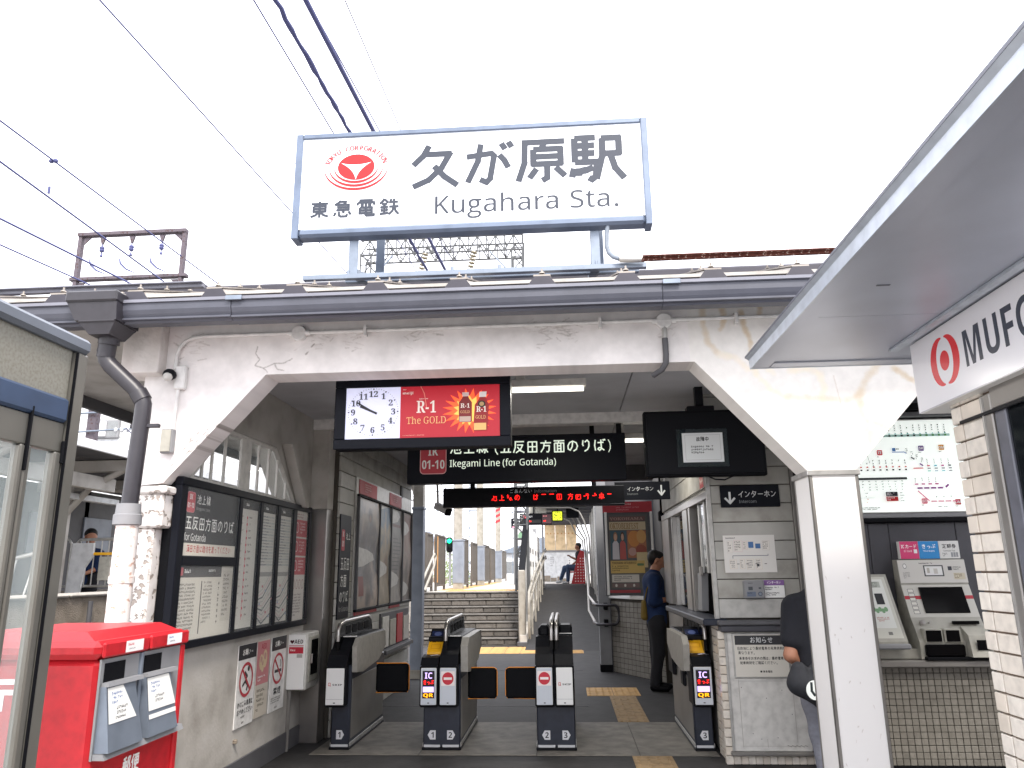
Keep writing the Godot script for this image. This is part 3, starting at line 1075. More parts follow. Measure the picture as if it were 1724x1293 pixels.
	part(ow, "corner_strip", piece(1.917, 1.945, 0.0, 3.0, 6.575, 6.62, 0.004), M.steel_dull)
	# tiles round the foot of the office
	var k := 0
	for r in 15:
		var y := 0.0 + r * 0.067
		for s in [[1.212, 1.268]]:
			part(ow, "tile", piece(s[0], s[1], y + 0.003, y + 0.064, 6.575, 6.63, 0.003), [M.tile_white, M.tile_white_b, M.tile_white_c][(r * 7 + k) % 3])
	for i in 12:
		part(ow, "tile", piece(1.272 + i * 0.056, 1.325 + i * 0.056, 0.004, 0.064, 6.578, 6.63, 0.003), [M.tile_white, M.tile_white_b, M.tile_white_c][i % 3])
	# side of the office, towards the gates
	var sw := part(t, "wall", piece(1.26, 1.34, 0.0, 1.08, 6.64, 9.9), M.grout_dark)
	for r in 16:
		for i in 3:
			part(sw, "tile", piece(1.235, 1.262, r * 0.067 + 0.003, r * 0.067 + 0.064, 6.632 + i * 0.115, 6.742 + i * 0.115, 0.003), [M.tile_white, M.tile_white_b][(r + i) % 2])
	part(sw, "steel_sheet", piece(1.245, 1.258, 0.02, 1.06, 7.0, 9.9, 0.003), M.steel_dull)
	var up := part(t, "wall", piece(1.26, 1.34, 2.16, 3.05, 6.64, 9.9), M.plank_a)
	wall_planks(up, true, 1.248, 6.64, 9.88, 2.2, 3.0, 0.2, 34)
	var cw := part(t, "counter_window", piece(1.22, 1.34, 2.09, 2.16, 6.66, 9.9, 0.005), M.steel, "steel framed counter window of the office")
	for q in [[6.66, 6.72], [7.66, 7.75], [7.84, 8.14], [8.95, 9.02], [9.28, 9.9]]:
		part(cw, "frame_post", piece(1.222, 1.33, 1.1, 2.09, q[0], q[1], 0.005), M.steel)
	part(cw, "sash", piece(1.25, 1.28, 1.46, 2.09, 7.28, 7.34, 0.004), M.alu)
	part(cw, "sash", piece(1.25, 1.28, 1.46, 2.09, 6.98, 7.04, 0.004), M.alu)
	part(cw, "pane", piece(1.262, 1.266, 1.46, 2.09, 7.04, 7.28), M.glass_dark)
	part(cw, "pane", piece(1.27, 1.275, 1.12, 2.09, 8.16, 8.94), M.glass_dark)
	part(cw, "catch", piece(1.225, 1.25, 1.44, 1.52, 7.26, 7.34, 0.005), M.steel_dull)
	b = B.new()
	b.hexa([V(1.24, 1.12, 7.4), V(1.30, 1.12, 7.4), V(1.30, 1.12, 7.62), V(1.24, 1.12, 7.62), V(1.24, 1.46, 7.3), V(1.30, 1.46, 7.3), V(1.30, 1.46, 7.52), V(1.24, 1.46, 7.52)])
	part(cw, "grey_panel", b, M.mid_grey)
	part(t, "wall", piece(1.42, 1.5, 0.0, 3.05, 9.95, 12.5), M.steel_dull)
	part(t, "wall", piece(0.66, 1.42, 0.0, 3.05, 12.45, 12.5), M.dark_grey)
	part(t, "counter_ledge", piece(1.10, 1.30, 1.045, 1.10, 6.56, 9.0, 0.01), M.navy)
	part(t, "office_room", piece(1.9, 1.95, 0.0, 3.0, 6.75, 9.9), M.black_matte)
	part(t, "office_room_back", piece(1.3, 1.95, 0.0, 3.0, 9.9, 9.95), M.dark_grey)
	part(t, "wall", piece(-2.9, -2.7, 0.0, 3.1, 4.9, 5.0), M.plaster_wall)


func roof_and_gutter() -> void:
	# folded sheet roof: ribs half a metre apart, rising away from the eave
	var t := thing("station_roof", "ribbed sheet metal roof with pale ribs rising behind the gutter", "roof", V(0, 3.14, 4.1))
	var slope := 0.36
	var rise := func(d: float): return 3.15 + (d - 4.1) * slope
	var ys: float = 3.126
	var d1 := 6.4
	var y1 := ys + (d1 - 4.18) * slope
	var tilt := Vector3(0, slope, -1).normalized()
	var i := 0
	var x := -4.1
	while x < 4.1:
		var b := B.new()
		# pan: valley shadow between the ribs is put into its dark colour
		b.hexa([V(x + 0.1, ys - 0.012, 4.18), V(x + 0.4, ys - 0.012, 4.18), V(x + 0.4, y1 - 0.012, d1), V(x + 0.1, y1 - 0.012, d1), V(x + 0.1, ys, 4.18), V(x + 0.4, ys, 4.18), V(x + 0.4, y1, d1), V(x + 0.1, y1, d1)])
		part(t, "roof_panel", b, M.roof_dark)
		# rib: two leaning webs and a cap
		b = B.new()
		var h := 0.072
		b.hexa([V(x - 0.1, ys, 4.205), V(x - 0.088, ys, 4.205), V(x - 0.088, y1, d1), V(x - 0.1, y1, d1), V(x - 0.045, ys + h, 4.205), V(x - 0.033, ys + h, 4.205), V(x - 0.033, y1 + h, d1), V(x - 0.045, y1 + h, d1)])
		b.hexa([V(x + 0.088, ys, 4.205), V(x + 0.1, ys, 4.205), V(x + 0.1, y1, d1), V(x + 0.088, y1, d1), V(x + 0.033, ys + h, 4.205), V(x + 0.045, ys + h, 4.205), V(x + 0.045, y1 + h, d1), V(x + 0.033, y1 + h, d1)])
		b.hexa([V(x - 0.05, ys + h, 4.19), V(x + 0.05, ys + h, 4.19), V(x + 0.05, y1 + h, d1), V(x - 0.05, y1 + h, d1), V(x - 0.05, ys + h + 0.01, 4.19), V(x + 0.05, ys + h + 0.01, 4.19), V(x + 0.05, y1 + h + 0.01, d1), V(x - 0.05, y1 + h + 0.01, d1)])
		var rb := part(t, "roof_rib", b, M.roof_sheet)
		b = B.new()
		b.prism("z", [[x - 0.097, ys], [x + 0.097, ys], [x + 0.044, ys + h], [x - 0.044, ys + h]], 4.19, 4.202)
		part(rb, "rib_end", b, M.roof_dark)
		b = B.new()
		for q in 3:
			var dd := 4.24 + q * 0.3
			var yy := ys + h + 0.012 + (dd - 4.18) * slope
			b.lathe(V(x, yy, dd), Vector3.UP, [[0.018, 0.0], [0.016, 0.008], [0.006, 0.01], [0.006, 0.03], [0.0, 0.032]], 8)
		part(rb, "rib_bolt", b, M.roof_sheet)
		x += 0.5
		i += 1
	var b := B.new()
	b.bx(-4.3, 4.3, y1 - 0.02, y1 + 0.16, d1 - 0.1, d1 + 0.35, 0.02)
	part(t, "ridge_cap", b, M.roof_dark)
	b = B.new()
	b.prism("x", [[d1, y1], [d1 + 0.3, y1], [9.4, 3.15], [9.0, 3.13]], -4.2, 4.2)
	part(t, "rear_slope", b, M.roof_sheet)
	b = B.new()
	b.bx(-4.4, -2.42, 3.405, 3.435, 4.66, 4.70, 0.003)
	b.bx(-4.4, -2.42, 3.43, 3.438, 4.63, 4.73)
	part(t, "snow_bar", b, M.gutter_light)
	b = B.new()
	b.bx(0.56, 3.0, 3.502, 3.522, 4.73, 4.76, 0.004)
	b.bx(0.56, 3.0, 3.516, 3.522, 4.69, 4.79)
	part(t, "snow_bar", b, M.rust_bar, "rusty snow bar with flaking paint")
	# gutter
	var g := thing("roof_gutter", "dark grey box gutter along the whole eave", "gutter", V(0, 3.0, 4.2))
	var prof := [[4.15, 3.122], [4.15, 3.104], [4.158, 3.102], [4.158, 3.06], [4.168, 3.035], [4.178, 3.018], [4.166, 3.014], [4.166, 3.002], [4.19, 2.998], [4.20, 2.986], [4.29, 2.992], [4.29, 3.12], [4.28, 3.12], [4.28, 3.003], [4.2, 3.006], [4.178, 3.09], [4.17, 3.122]]
	for s in [[-4.3, -2.9, 0], [-2.9, -1.97, 1], [-1.97, 0.6, 0], [0.6, 3.4, 0]]:
		b = B.new()
		var pr := []
		for q in prof:
			pr.append([q[0] - (0.004 if s[2] else 0.0), q[1] + (0.003 if s[2] else 0.0)])
		b.prism("x", pr, s[0], s[1] - 0.003)
		part(g, "gutter_length", b, M.gutter)
	b = B.new()
	b.bx(-4.3, 3.4, 3.108, 3.127, 4.143, 4.149)
	part(g, "gutter_lip", b, M.gutter_light)  # paler strip paints the highlight along the lip
	for x2 in [-2.0, 0.6]:
		part(g, "joint_strap", piece(x2, x2 + 0.1, 3.10, 3.128, 4.132, 4.142, 0.002), M.galvanised)
	# downpipe with its hopper
	var dp := thing("downpipe", "dark plastic downpipe bending from hopper to pillar, peeling white iron below", "downpipe", V(-2.55, 0, 4.3))
	b = B.new()
	b.bx(-2.965, -2.64, 3.10, 3.17, 4.07, 4.36, 0.01)
	b.hexa([V(-2.905, 2.99, 4.10), V(-2.645, 2.99, 4.10), V(-2.645, 2.99, 4.34), V(-2.905, 2.99, 4.34), V(-2.955, 3.10, 4.085), V(-2.645, 3.10, 4.085), V(-2.645, 3.10, 4.35), V(-2.955, 3.10, 4.35)])
	b.bx(-2.885, -2.655, 2.978, 3.0, 4.10, 4.34, 0.006)
	b.hexa([V(-2.825, 2.91, 4.13), V(-2.70, 2.91, 4.13), V(-2.70, 2.91, 4.30), V(-2.825, 2.91, 4.30), V(-2.88, 2.978, 4.11), V(-2.66, 2.978, 4.11), V(-2.66, 2.978, 4.33), V(-2.88, 2.978, 4.33)])
	part(dp, "hopper", b, M.downpipe)
	b = B.new()
	b.tube([V(-2.76, 2.95, 4.24), V(-2.77, 2.88, 4.25)], 0.062, 16)
	var path := [V(-2.775, 2.89, 4.25), V(-2.79, 2.84, 4.255), V(-2.78, 2.79, 4.26), V(-2.75, 2.75, 4.265), V(-2.60, 2.61, 4.29), V(-2.555, 2.56, 4.3), V(-2.535, 2.51, 4.3), V(-2.535, 2.44, 4.3), V(-2.555, 1.9, 4.3)]
	b.tube(path, 0.048, 16)
	for q in [[V(-2.785, 2.80, 4.258), V(-2.775, 2.88, 4.25)], [V(-2.575, 2.585, 4.295), V(-2.54, 2.53, 4.3)]]:
		b.tube(q, 0.053, 16)
	part(dp, "plastic_pipe", b, M.downpipe)
	b = B.new()
	b.lathe(V(-2.557, 0, 4.3), Vector3.UP, [[0.0, 1.91], [0.066, 1.91], [0.07, 1.85], [0.078, 1.845], [0.078, 1.79], [0.066, 1.785], [0.0, 1.78]], 20)
	part(dp, "collar", b, M.mid_grey)
	b = B.new()
	b.lathe(V(-2.553, 0, 4.3), Vector3.UP, [[0.062, 1.79], [0.064, 1.50], [0.07, 1.498], [0.07, 1.46], [0.064, 1.458], [0.066, 0.0]], 20)
	part(dp, "iron_pipe", b, M.pipe_white)
	b = B.new()
	b.bx(-2.60, -2.42, 2.362, 2.386, 4.285, 4.315, 0.004)
	part(dp, "pipe_strap", b, M.downpipe)
	# conduit and junction boxes on the beam
	var c := thing("conduit", "white painted conduit with two round junction boxes along the front beam", "conduit", V(0, 3.02, 4.57))
	b = B.new()
	b.tube([V(-2.507, 2.80, 4.575), V(-2.506, 2.90, 4.575), V(-2.49, 2.95, 4.575), V(-2.456, 2.99, 4.575), V(-2.41, 3.012, 4.575), V(-2.34, 3.02, 4.575), V(1.8, 3.028, 4.575)], 0.0125, 8)
	part(c, "conduit_pipe", b, M.white_paint)
	for q in [-1.697, 0.654]:
		b = B.new()
		b.lathe(V(q, 3.02, 4.6), Vector3(0, 0, 1), [[0.05, 0.0], [0.05, 0.035], [0.046, 0.04], [0.0, 0.042]], 20)
		b.tube([V(q - 0.075, 3.02, 4.575), V(q + 0.075, 3.02, 4.575)], 0.018, 8)
		part(c, "junction_box", b, M.white_paint)
	for q in [-1.257, 0.252, 1.1]:
		part(c, "clip", piece(q - 0.01, q + 0.01, 2.985, 3.055, 4.553, 4.598, 0.002), M.white_paint)
	b = B.new()
	b.tube([V(0.654, 2.98, 4.575), V(0.653, 2.90, 4.575)], 0.016, 8)
	part(c, "gland", b, M.alu)
	b = B.new()
	b.tube([V(0.653, 2.905, 4.575), V(0.654, 2.80, 4.575), V(0.652, 2.75, 4.59), V(0.63, 2.715, 4.62), V(0.585, 2.70, 4.70)], 0.019, 8)
	part(c, "flexible_hose", b, M.dark_grey)
	# sensor lamp and small box on the left haunch
	var s := thing("sensor_light", "white backed security sensor with black hood under the conduit", "sensor", V(-2.49, 2.66, 4.58))
	part(s, "back_box", piece(-2.50, -2.43, 2.665, 2.822, 4.555, 4.6, 0.008), M.white_paint)
	b = B.new()
	b.ball(V(-2.518, 2.755, 4.53), Vector3(0.042, 0.038, 0.045), 12)
	part(s, "hood", b, M.black_plastic)
	b = B.new()
	b.ball(V(-2.515, 2.735, 4.505), Vector3(0.03, 0.03, 0.03), 12)
	part(s, "lens", b, M.off_white)
	b = B.new()
	b.tube([V(-2.475, 2.67, 4.577), V(-2.485, 2.40, 4.577)], 0.011, 8)
	part(s, "conduit_tail", b, M.white_paint)
	s = thing("switch_box", "small white plastic box with its shading painted in grey at the foot of the thin white conduit", "box", V(-2.5, 2.25, 4.58))
	part(s, "case", piece(-2.548, -2.472, 2.25, 2.405, 4.55, 4.6, 0.006), M.mid_grey)  # grey case paints the shaded edges of a white box
	part(s, "cover", piece(-2.541, -2.479, 2.257, 2.398, 4.542, 4.5495, 0.004), M.machine_grey)


# ---------------------------------------------------------------- the bank on the right
func bank_building() -> void:
	var t := thing("bank_building", "tiled corner of the bank building with dark glass door", "building", V(1.71, 0, 3.3))
	var w := part(t, "wall", piece(1.725, 4.5, 0.0, 2.55, -3.0, 3.375), M.mortar)
	var rng := RandomNumberGenerator.new()
	rng.seed = 8
	var r := 0
	var y := 0.0
	while y < 2.5:
		for q in [[3.146, 3.301], [3.311, 3.388]]:
			part(w, "tile", piece(1.709 - rng.randf() * 0.002, 1.73, y + 0.004, minf(y + 0.0735, 2.515), q[0], q[1], 0.003), [M.tile_white, M.tile_white_b, M.tile_white_c][rng.randi() % 3])
		part(w, "tile", piece(1.712, 1.86, y + 0.004, minf(y + 0.0735, 2.515), 3.37, 3.391, 0.003), M.tile_white)
		y += 0.0775
		r += 1
	var d := part(t, "door", piece(1.70, 1.74, 0.0, 2.17, 3.062, 3.14, 0.005), M.steel_dull, "dark glass door in a grey steel frame")
	part(d, "frame_line", piece(1.694, 1.70, 0.0, 2.16, 3.112, 3.120), M.alu)
	part(d, "header", piece(1.70, 1.745, 2.10, 2.19, 1.2, 3.06, 0.005), M.steel_dull)
	part(d, "header_line", piece(1.693, 1.70, 2.085, 2.10, 1.2, 3.3, 0.002), M.black_plastic)
	part(d, "stile", piece(1.705, 1.735, 0.0, 2.10, 2.98, 3.055, 0.005), M.canopy_dark)
	part(d, "glass_pane", piece(1.716, 1.722, 0.02, 2.10, 1.3, 2.98), M.glass_black)
	# flat canopy
	var c := thing("bank_canopy", "flat grey canopy with pale metal edge sticking out over the pavement", "canopy", V(1.0, 2.55, 3.9))
	part(c, "roof_slab", piece(1.02, 4.5, 2.545, 2.60, -3.0, 3.86), M.canopy_dark)
	for q in [[-3.0, 0.9], [0.904, 3.098], [3.102, 3.80]]:
		part(c, "soffit_panel", piece(1.085, 1.9, 2.522, 2.54, q[0], q[1]), M.canopy_soffit)
	part(c, "edge_strip", piece(0.995, 1.082, 2.515, 2.545, -3.0, 3.89, 0.003), M.canopy_soffit)
	part(c, "edge_strip", piece(1.084, 1.9, 2.515, 2.545, 3.805, 3.89, 0.003), M.canopy_soffit)
	part(c, "trim_strip", piece(1.585, 1.625, 2.506, 2.521, -1.0, 3.63, 0.003), M.canopy_edge)
	var b := B.new()
	b.prism("z", [[0.987, 2.512], [0.995, 2.512], [0.995, 2.56], [1.02, 2.60], [0.99, 2.60], [0.985, 2.575], [0.972, 2.578], [0.968, 2.572], [0.985, 2.56]], -3.0, 3.9)
	part(c, "metal_edge", b, M.canopy_edge)
	b = B.new()
	b.bx(0.967, 0.985, 2.573, 2.583, -3.0, 3.905)
	part(c, "drip_lip", b, M.canopy_dark)
	b = B.new()
	b.prism("x", [[3.892, 2.513], [3.90, 2.513], [3.90, 2.56], [3.87, 2.6], [3.86, 2.56]], 0.996, 1.9)
	part(c, "end_edge", b, M.canopy_edge)
	b = B.new()
	b.box(V(1.21, 2.5215, 2.74), Vector3(0.05, 0.004, 0.012), 0.001)
	part(c, "screw_plate", b, M.canopy_dark)
	for q in [[-3.0, 2.268], [2.272, 2.633]]:
		part(c, "parapet_panel", piece(1.30, 1.36, 2.605, 2.962, q[0], q[1], 0.004), M.parapet)
	# sign box under the canopy
	var s := thing("bank_sign", "white light box sign with red ring emblem and dark letters under canopy", "sign", V(1.70, 2.36, 3.0))
	var bs := part(s, "sign_box", piece(1.657, 1.80, 2.185, 2.514, -1.0, 3.565, 0.006), M.white_gloss)
	var pr := sheet(V(1.656, 2.515, 3.56), Vector3(0, 0, 1), Vector3.UP)
	pr.rect(0.0, 0.0, 4.4, 0.33, col(236, 236, 240))
	var red := col(222, 54, 60)
	var cx := 0.295
	var cy := 0.153
	pr.arc(cx - 0.012, cy, 0.085, 0.102, 95, 275, [0.006, 0.054], red, 26)
	pr.arc(cx + 0.012, cy, 0.085, 0.102, -85, 95, [0.006, 0.054], red, 26)
	pr.disc(cx, cy, 0.04, 0.044, red)
	pr.en("MUFG", 0.462, 0.078, 0.475, 0.15, col(72, 76, 88), "bold")
	pr.rect(0.0, 0.325, 4.4, 0.005, col(190, 190, 196))
	part(s, "print", pr.b, M.print_gloss)


# ---------------------------------------------------------------- fare map and ticket machines
func fare_map(pr: Pr, w: float, h: float) -> void:
	var ink := col(24, 26, 30)
	pr.lay += 0.0006
	var u := w / 1.5
	# upper line of stations
	pr.rect(0.02, 0.155 * h, w * 0.97, 0.028 * h, col(190, 232, 222))
	for i in 24:
		var x := w * (0.03 + i * 0.04)
		pr.rect(x, 0.16 * h, 0.016, 0.014, ink if i < 19 else col(90, 170, 90))
		pr.fine(x, 0.045 * h, 0.022, 0.08, 4, ink)
		pr.rect(x, 0.143 * h, 0.014, 0.008, col(110, 190, 190))
	for q in [[0.50, 0.325, 222, 52, 62, "TT"], [0.77, 0.285, 108, 70, 150, "SH"], [0.90, 0.28, 236, 160, 50, "OM"], [0.745, 0.86, 240, 130, 150, "DT"], [0.955, 0.875, 190, 40, 50, "OM"]]:
		pr.rrect(w * q[0], h * q[1], 0.044, 0.044, 0.008, col(q[2], q[3], q[4]))
		pr.en(q[5], w * q[0] + 0.022, h * q[1] + 0.011, 0.0, 0.022, Color.WHITE, "bold", true)
		pr.fine(w * q[0] - 0.004, h * q[1] + 0.05, 0.05, 0.013, 1, ink)
	pr.rrect(w * 0.60, h * 0.305, 0.028, 0.028, 0.005, col(50, 120, 190))
	pr.fine(w * 0.625, h * 0.307, 0.07, 0.02, 1, ink)
	pr.line([[w * 0.597, h * 0.352], [w * 0.675, h * 0.352], [w * 0.69, h * 0.37]], 0.006, col(60, 110, 190))
	pr.line([[w * 0.715, h * 0.41], [w * 0.735, h * 0.435]], 0.012, col(70, 70, 80))
	pr.line([[w * 0.765, h * 0.482], [w * 0.785, h * 0.508]], 0.012, col(140, 90, 160))
	pr.rect(w * 0.72, h * 0.527, w * 0.065, 0.009, col(236, 110, 120))
	for i in 4:
		pr.fine(w * (0.685 + 0.03 * i), h * (0.31 + 0.035 * i), 0.028, 0.045, 3, ink)
		pr.fine(w * (0.81 + 0.045 * i), h * 0.43, 0.018, 0.06, 4, ink)
		pr.rect(w * (0.81 + 0.045 * i), h * 0.50, 0.022, 0.012, [col(240, 130, 150), col(120, 200, 220), col(210, 90, 160), col(120, 120, 130)][i])
		pr.rect(w * (0.81 + 0.045 * i), h * 0.53, 0.026, 0.01, col(150, 150, 160))
		pr.rect(w * (0.81 + 0.045 * i), h * 0.56, 0.026, 0.008, [col(150, 220, 210), col(170, 190, 210), col(140, 210, 220), col(160, 160, 170)][i])
	# middle row of stations
	for i in 16:
		var x := w * (0.05 + i * 0.041)
		pr.rect(x, 0.537 * h, 0.016, 0.012, ink)
		pr.fine(x, 0.43 * h, 0.022, 0.066, 3, ink)
		pr.rect(x, 0.505 * h, 0.016, 0.012, col(150, 150, 160) if i < 6 else col(230, 120, 120))
	pr.line([[w * 0.33, h * 0.36], [w * 0.43, h * 0.36], [w * 0.445, h * 0.47]], 0.003, ink)
	pr.fine(w * 0.03, 0.60 * h, w * 0.62, 0.013, 1, ink)
	# fare table
	pr.rect(w * 0.03, 0.628 * h, w * 0.64, 0.019, col(52, 56, 60))
	pr.fine(w * 0.05, 0.632 * h, w * 0.56, 0.012, 1, col(230, 230, 230))
	for r in 4:
		for i in 15:
			pr.fine(w * (0.04 + i * 0.042), h * (0.662 + r * 0.03), 0.034, 0.014, 1, col(70, 72, 76))
	for r in 4:
		pr.fine(w * 0.34, h * (0.79 + r * 0.032), 0.04, 0.012, 1, ink)
		pr.fine(w * 0.39, h * (0.79 + r * 0.032), 0.036, 0.012, 1, ink if r < 2 else col(220, 90, 90))
		pr.fine(w * 0.61, h * (0.79 + r * 0.028), 0.05, 0.011, 1, ink)
	pr.rect(w * 0.33, h * 0.845, w * 0.12, 0.002, col(150, 150, 150))
	pr.rect(w * 0.52, h * 0.785, w * 0.075, 0.036, col(44, 46, 50))
	pr.rect(w * 0.52, h * 0.837, w * 0.075, 0.036, col(198, 48, 52))
	pr.fine(w * 0.525, h * 0.79, w * 0.06, 0.028, 2, Color.WHITE)
	pr.fine(w * 0.525, h * 0.842, w * 0.06, 0.028, 2, Color.WHITE)
	pr.fine(w * 0.33, h * 0.945, w * 0.17, 0.024, 2, ink)
	# purple and pink branches
	for i in 4:
		pr.rect(w * (0.725 + 0.043 * i), h * 0.742, w * 0.033, 0.013, col(150, 64, 150))
		pr.fine(w * (0.715 + 0.043 * i), h * 0.635, 0.016, 0.06, 4, ink)
		pr.rect(w * (0.712 + 0.043 * i), h * 0.70, 0.028, 0.011, col(226, 120, 170))
		pr.fine(w * (0.79 + 0.045 * i), h * 0.835, 0.018, 0.035, 2, ink)
	pr.line([[w * 0.905, h * 0.745], [w * 0.925, h * 0.715]], 0.014, col(150, 64, 150))
	pr.line([[w * 0.725, h * 0.78], [w * 0.79, h * 0.89]], 0.009, col(240, 140, 170))
	for i in 4:
		pr.rect(w * (0.80 + 0.045 * i), h * 0.888, w * 0.036, 0.009, col(240, 140, 170))
	pr.fine(w * 0.84, h * 0.945, w * 0.13, 0.012, 1, ink)


func ticket_hall() -> void:
	var t := thing("ticket_counter", "dark panelled ticket counter over small square grey tiles", "counter", V(2.7, 0, 6.4))
	part(t, "back_wall", piece(1.95, 4.2, 0.0, 3.05, 6.75, 6.85), M.dark_panel)
	part(t, "roof_frame", piece(1.95, 3.9, 2.70, 2.735, 6.30, 6.5, 0.004), M.dark_grey)
	part(t, "roof_frame", piece(1.95, 3.9, 2.745, 2.80, 6.26, 6.5, 0.006), M.black_matte)
	part(t, "roof_frame", piece(1.95, 3.9, 2.81, 3.06, 6.35, 6.5, 0.006), M.dark_panel)
	for q in [[1.95, 2.44], [2.444, 2.60], [2.604, 3.12], [3.124, 3.9]]:
		part(t, "wall_panel", piece(q[0], q[1], 0.90, 1.84, 6.40, 6.44, 0.004), M.dark_panel)
	part(t, "map_shelf", piece(1.95, 3.9, 1.845, 1.875, 6.34, 6.46, 0.004), M.black_matte)
	part(t, "map_shelf", piece(1.95, 3.9, 1.88, 1.915, 6.37, 6.46, 0.004), M.mid_grey)
	part(t, "worktop", piece(1.96, 3.9, 0.775, 0.825, 6.07, 6.5, 0.008), M.steel_dull)
	part(t, "worktop_base", piece(1.96, 3.9, 0.826, 0.90, 6.14, 6.45, 0.006), M.machine_grey)
	var tw := part(t, "tile_wall", piece(1.96, 3.9, 0.0, 0.772, 6.165, 6.3), M.grout_dark)
	var rng := RandomNumberGenerator.new()
	rng.seed = 14
	var n := 0
	for r in 15:
		for i in 19:
			var x := 2.20 + i * 0.049
			var y := 0.095 + r * 0.0452
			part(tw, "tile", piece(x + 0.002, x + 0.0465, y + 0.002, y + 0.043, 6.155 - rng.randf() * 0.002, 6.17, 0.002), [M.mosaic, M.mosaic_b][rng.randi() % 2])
			n += 1
	part(tw, "plinth", piece(1.96, 3.9, 0.0, 0.092, 6.15, 6.17), M.black_matte)
	# fare map
	var m := thing("fare_map", "wide white illuminated fare and route map above ticket machines", "map", V(2.7, 1.93, 6.4))
	part(m, "map_case", piece(1.96, 3.75, 1.918, 2.69, 6.385, 6.46, 0.004), M.alu)
	var pr := sheet(V(1.97, 2.678, 6.384), Vector3.RIGHT, Vector3.UP)
	pr.o += Vector3(-0.01, 0, 0)
	fare_map(pr, 1.24, 0.75)
	pr.o += Vector3(0.01, 0, 0)
	for r in 3:
		pr.rect(1.27, [0.155, 0.545, 0.80][r] * 0.75, 0.42, 0.012, [col(150, 210, 200), col(226, 130, 140), col(240, 160, 180)][r])
		for i in 9:
			pr.fine(1.28 + i * 0.046, ([0.155, 0.545, 0.80][r] - 0.11) * 0.75, 0.018, 0.07, 4, col(24, 26, 30))
	part(m, "map_print", pr.b, M.print_gloss)
	part(m, "lit_panel", piece(1.97, 3.69, 1.928, 2.678, 6.3838, 6.3848), M.map_white)
	# ticket machine: leaning front
	t = thing("ticket_machine", "grey ticket machine with dark touch screen and coloured headers", "ticket machine", V(2.85, 0.82, 6.3))
	var b := B.new()
	b.prism("x", [[6.42, 0.83], [6.10, 0.83], [6.10, 0.95], [6.16, 1.06], [6.20, 1.12], [6.30, 1.36], [6.32, 1.55], [6.42, 1.55]], 2.60, 3.11)
	part(t, "cabinet", b, M.machine_grey)
	var up := V(0, 0.24, 0.10).normalized()
	pr = sheet(V(2.60, 1.355, 6.297), Vector3.RIGHT, V(0, 0.24, 0.10))
	pr.rect(0.0, 0.0, 0.51, 0.255, col(196, 194, 186))
	pr.rect(0.0, 0.085, 0.51, 0.028, col(176, 44, 58))
	for k in 6:
		pr.rect(0.035, 0.03 + k * 0.034, 0.045, 0.028, col(60, 60, 62))
		pr.rect(0.038, 0.033 + k * 0.034, 0.039, 0.022, col(214, 212, 204))
	part(t, "front_print", pr.b, M.print)
	b = B.new()
	var fb := Basis(Vector3.RIGHT, -atan2(0.10, 0.24))
	b.box(V(2.885, 1.245, 6.247), Vector3(0.33, 0.205, 0.012), 0.003, fb)
	part(t, "touch_screen", b, M.black_gloss)
	pr = sheet(V(2.60, 1.545, 6.314), Vector3.RIGHT, V(0, 0.19, 0.02))
	pr.rect(0.0, 0.0, 0.51, 0.175, col(206, 204, 198))
	pr.fine(0.16, 0.018, 0.25, 0.014, 1, col(60, 60, 60))
	pr.rect(0.19, 0.04, 0.15, 0.085, col(70, 70, 72))
	pr.rect(0.20, 0.048, 0.13, 0.068, col(226, 226, 224))
	pr.rect(0.215, 0.06, 0.02, 0.04, col(180, 176, 168))
	pr.rect(0.265, 0.066, 0.03, 0.04, col(196, 192, 186))
	pr.rect(0.375, 0.05, 0.03, 0.03, col(60, 60, 70))
	pr.fine(0.41, 0.05, 0.085, 0.03, 2, col(80, 80, 80))
	pr.rect(0.41, 0.10, 0.085, 0.05, col(200, 192, 170))
	pr.fine(0.415, 0.105, 0.075, 0.04, 3, col(110, 90, 70))
	pr.disc(0.05, 0.045, 0.014, 0.02, col(90, 90, 90))
	pr.disc(0.05, 0.045, 0.011, 0.016, col(230, 230, 226))
	pr.fine(0.03, 0.09, 0.06, 0.05, 5, col(130, 130, 128))
	part(t, "top_print", pr.b, M.print)
	for q in [[2.645, 2.755, 0.955, 1.035], [2.79, 2.885, 0.955, 1.035]]:
		b = piece(q[0] - 0.012, q[1] + 0.012, q[2] - 0.01, q[3] + 0.01, 6.085, 6.16, 0.006)
		var sl := part(t, "coin_slot", b, M.machine_grey)
		part(sl, "opening", piece(q[0], q[1], q[2], q[3], 6.078, 6.0845, 0.002), M.black_gloss)
	part(t, "change_tray", piece(2.63, 2.91, 0.85, 0.935, 6.07, 6.12, 0.01), M.black_gloss)
	part(t, "tray_lip", piece(2.62, 3.11, 0.827, 0.848, 6.05, 6.12, 0.004), M.black_matte)
	b = B.new()
	b.hexa([V(2.93, 0.85, 6.02), V(3.10, 0.85, 6.02), V(3.10, 0.85, 6.12), V(2.93, 0.85, 6.12), V(2.93, 1.0, 6.05), V(3.10, 1.0, 6.05), V(3.10, 1.06, 6.15), V(2.93, 1.06, 6.15)])
	var tk := part(t, "ticket_hopper", b, M.machine_grey)
	part(tk, "opening", piece(2.97, 3.08, 0.90, 0.97, 6.018, 6.024, 0.002), M.black_gloss)
	part(t, "note_slot", piece(2.88, 3.07, 1.072, 1.096, 6.14, 6.17, 0.004), M.black_gloss)
	b = B.new()
	b.lathe(V(2.66, 1.085, 6.16), V(0, 0.2, -1), [[0.02, 0.0], [0.02, 0.015], [0.0, 0.016]], 14)
	b.lathe(V(2.71, 1.085, 6.16), V(0, 0.2, -1), [[0.008, 0.0], [0.008, 0.012], [0.0, 0.013]], 10)
	part(t, "button", b, M.steel)
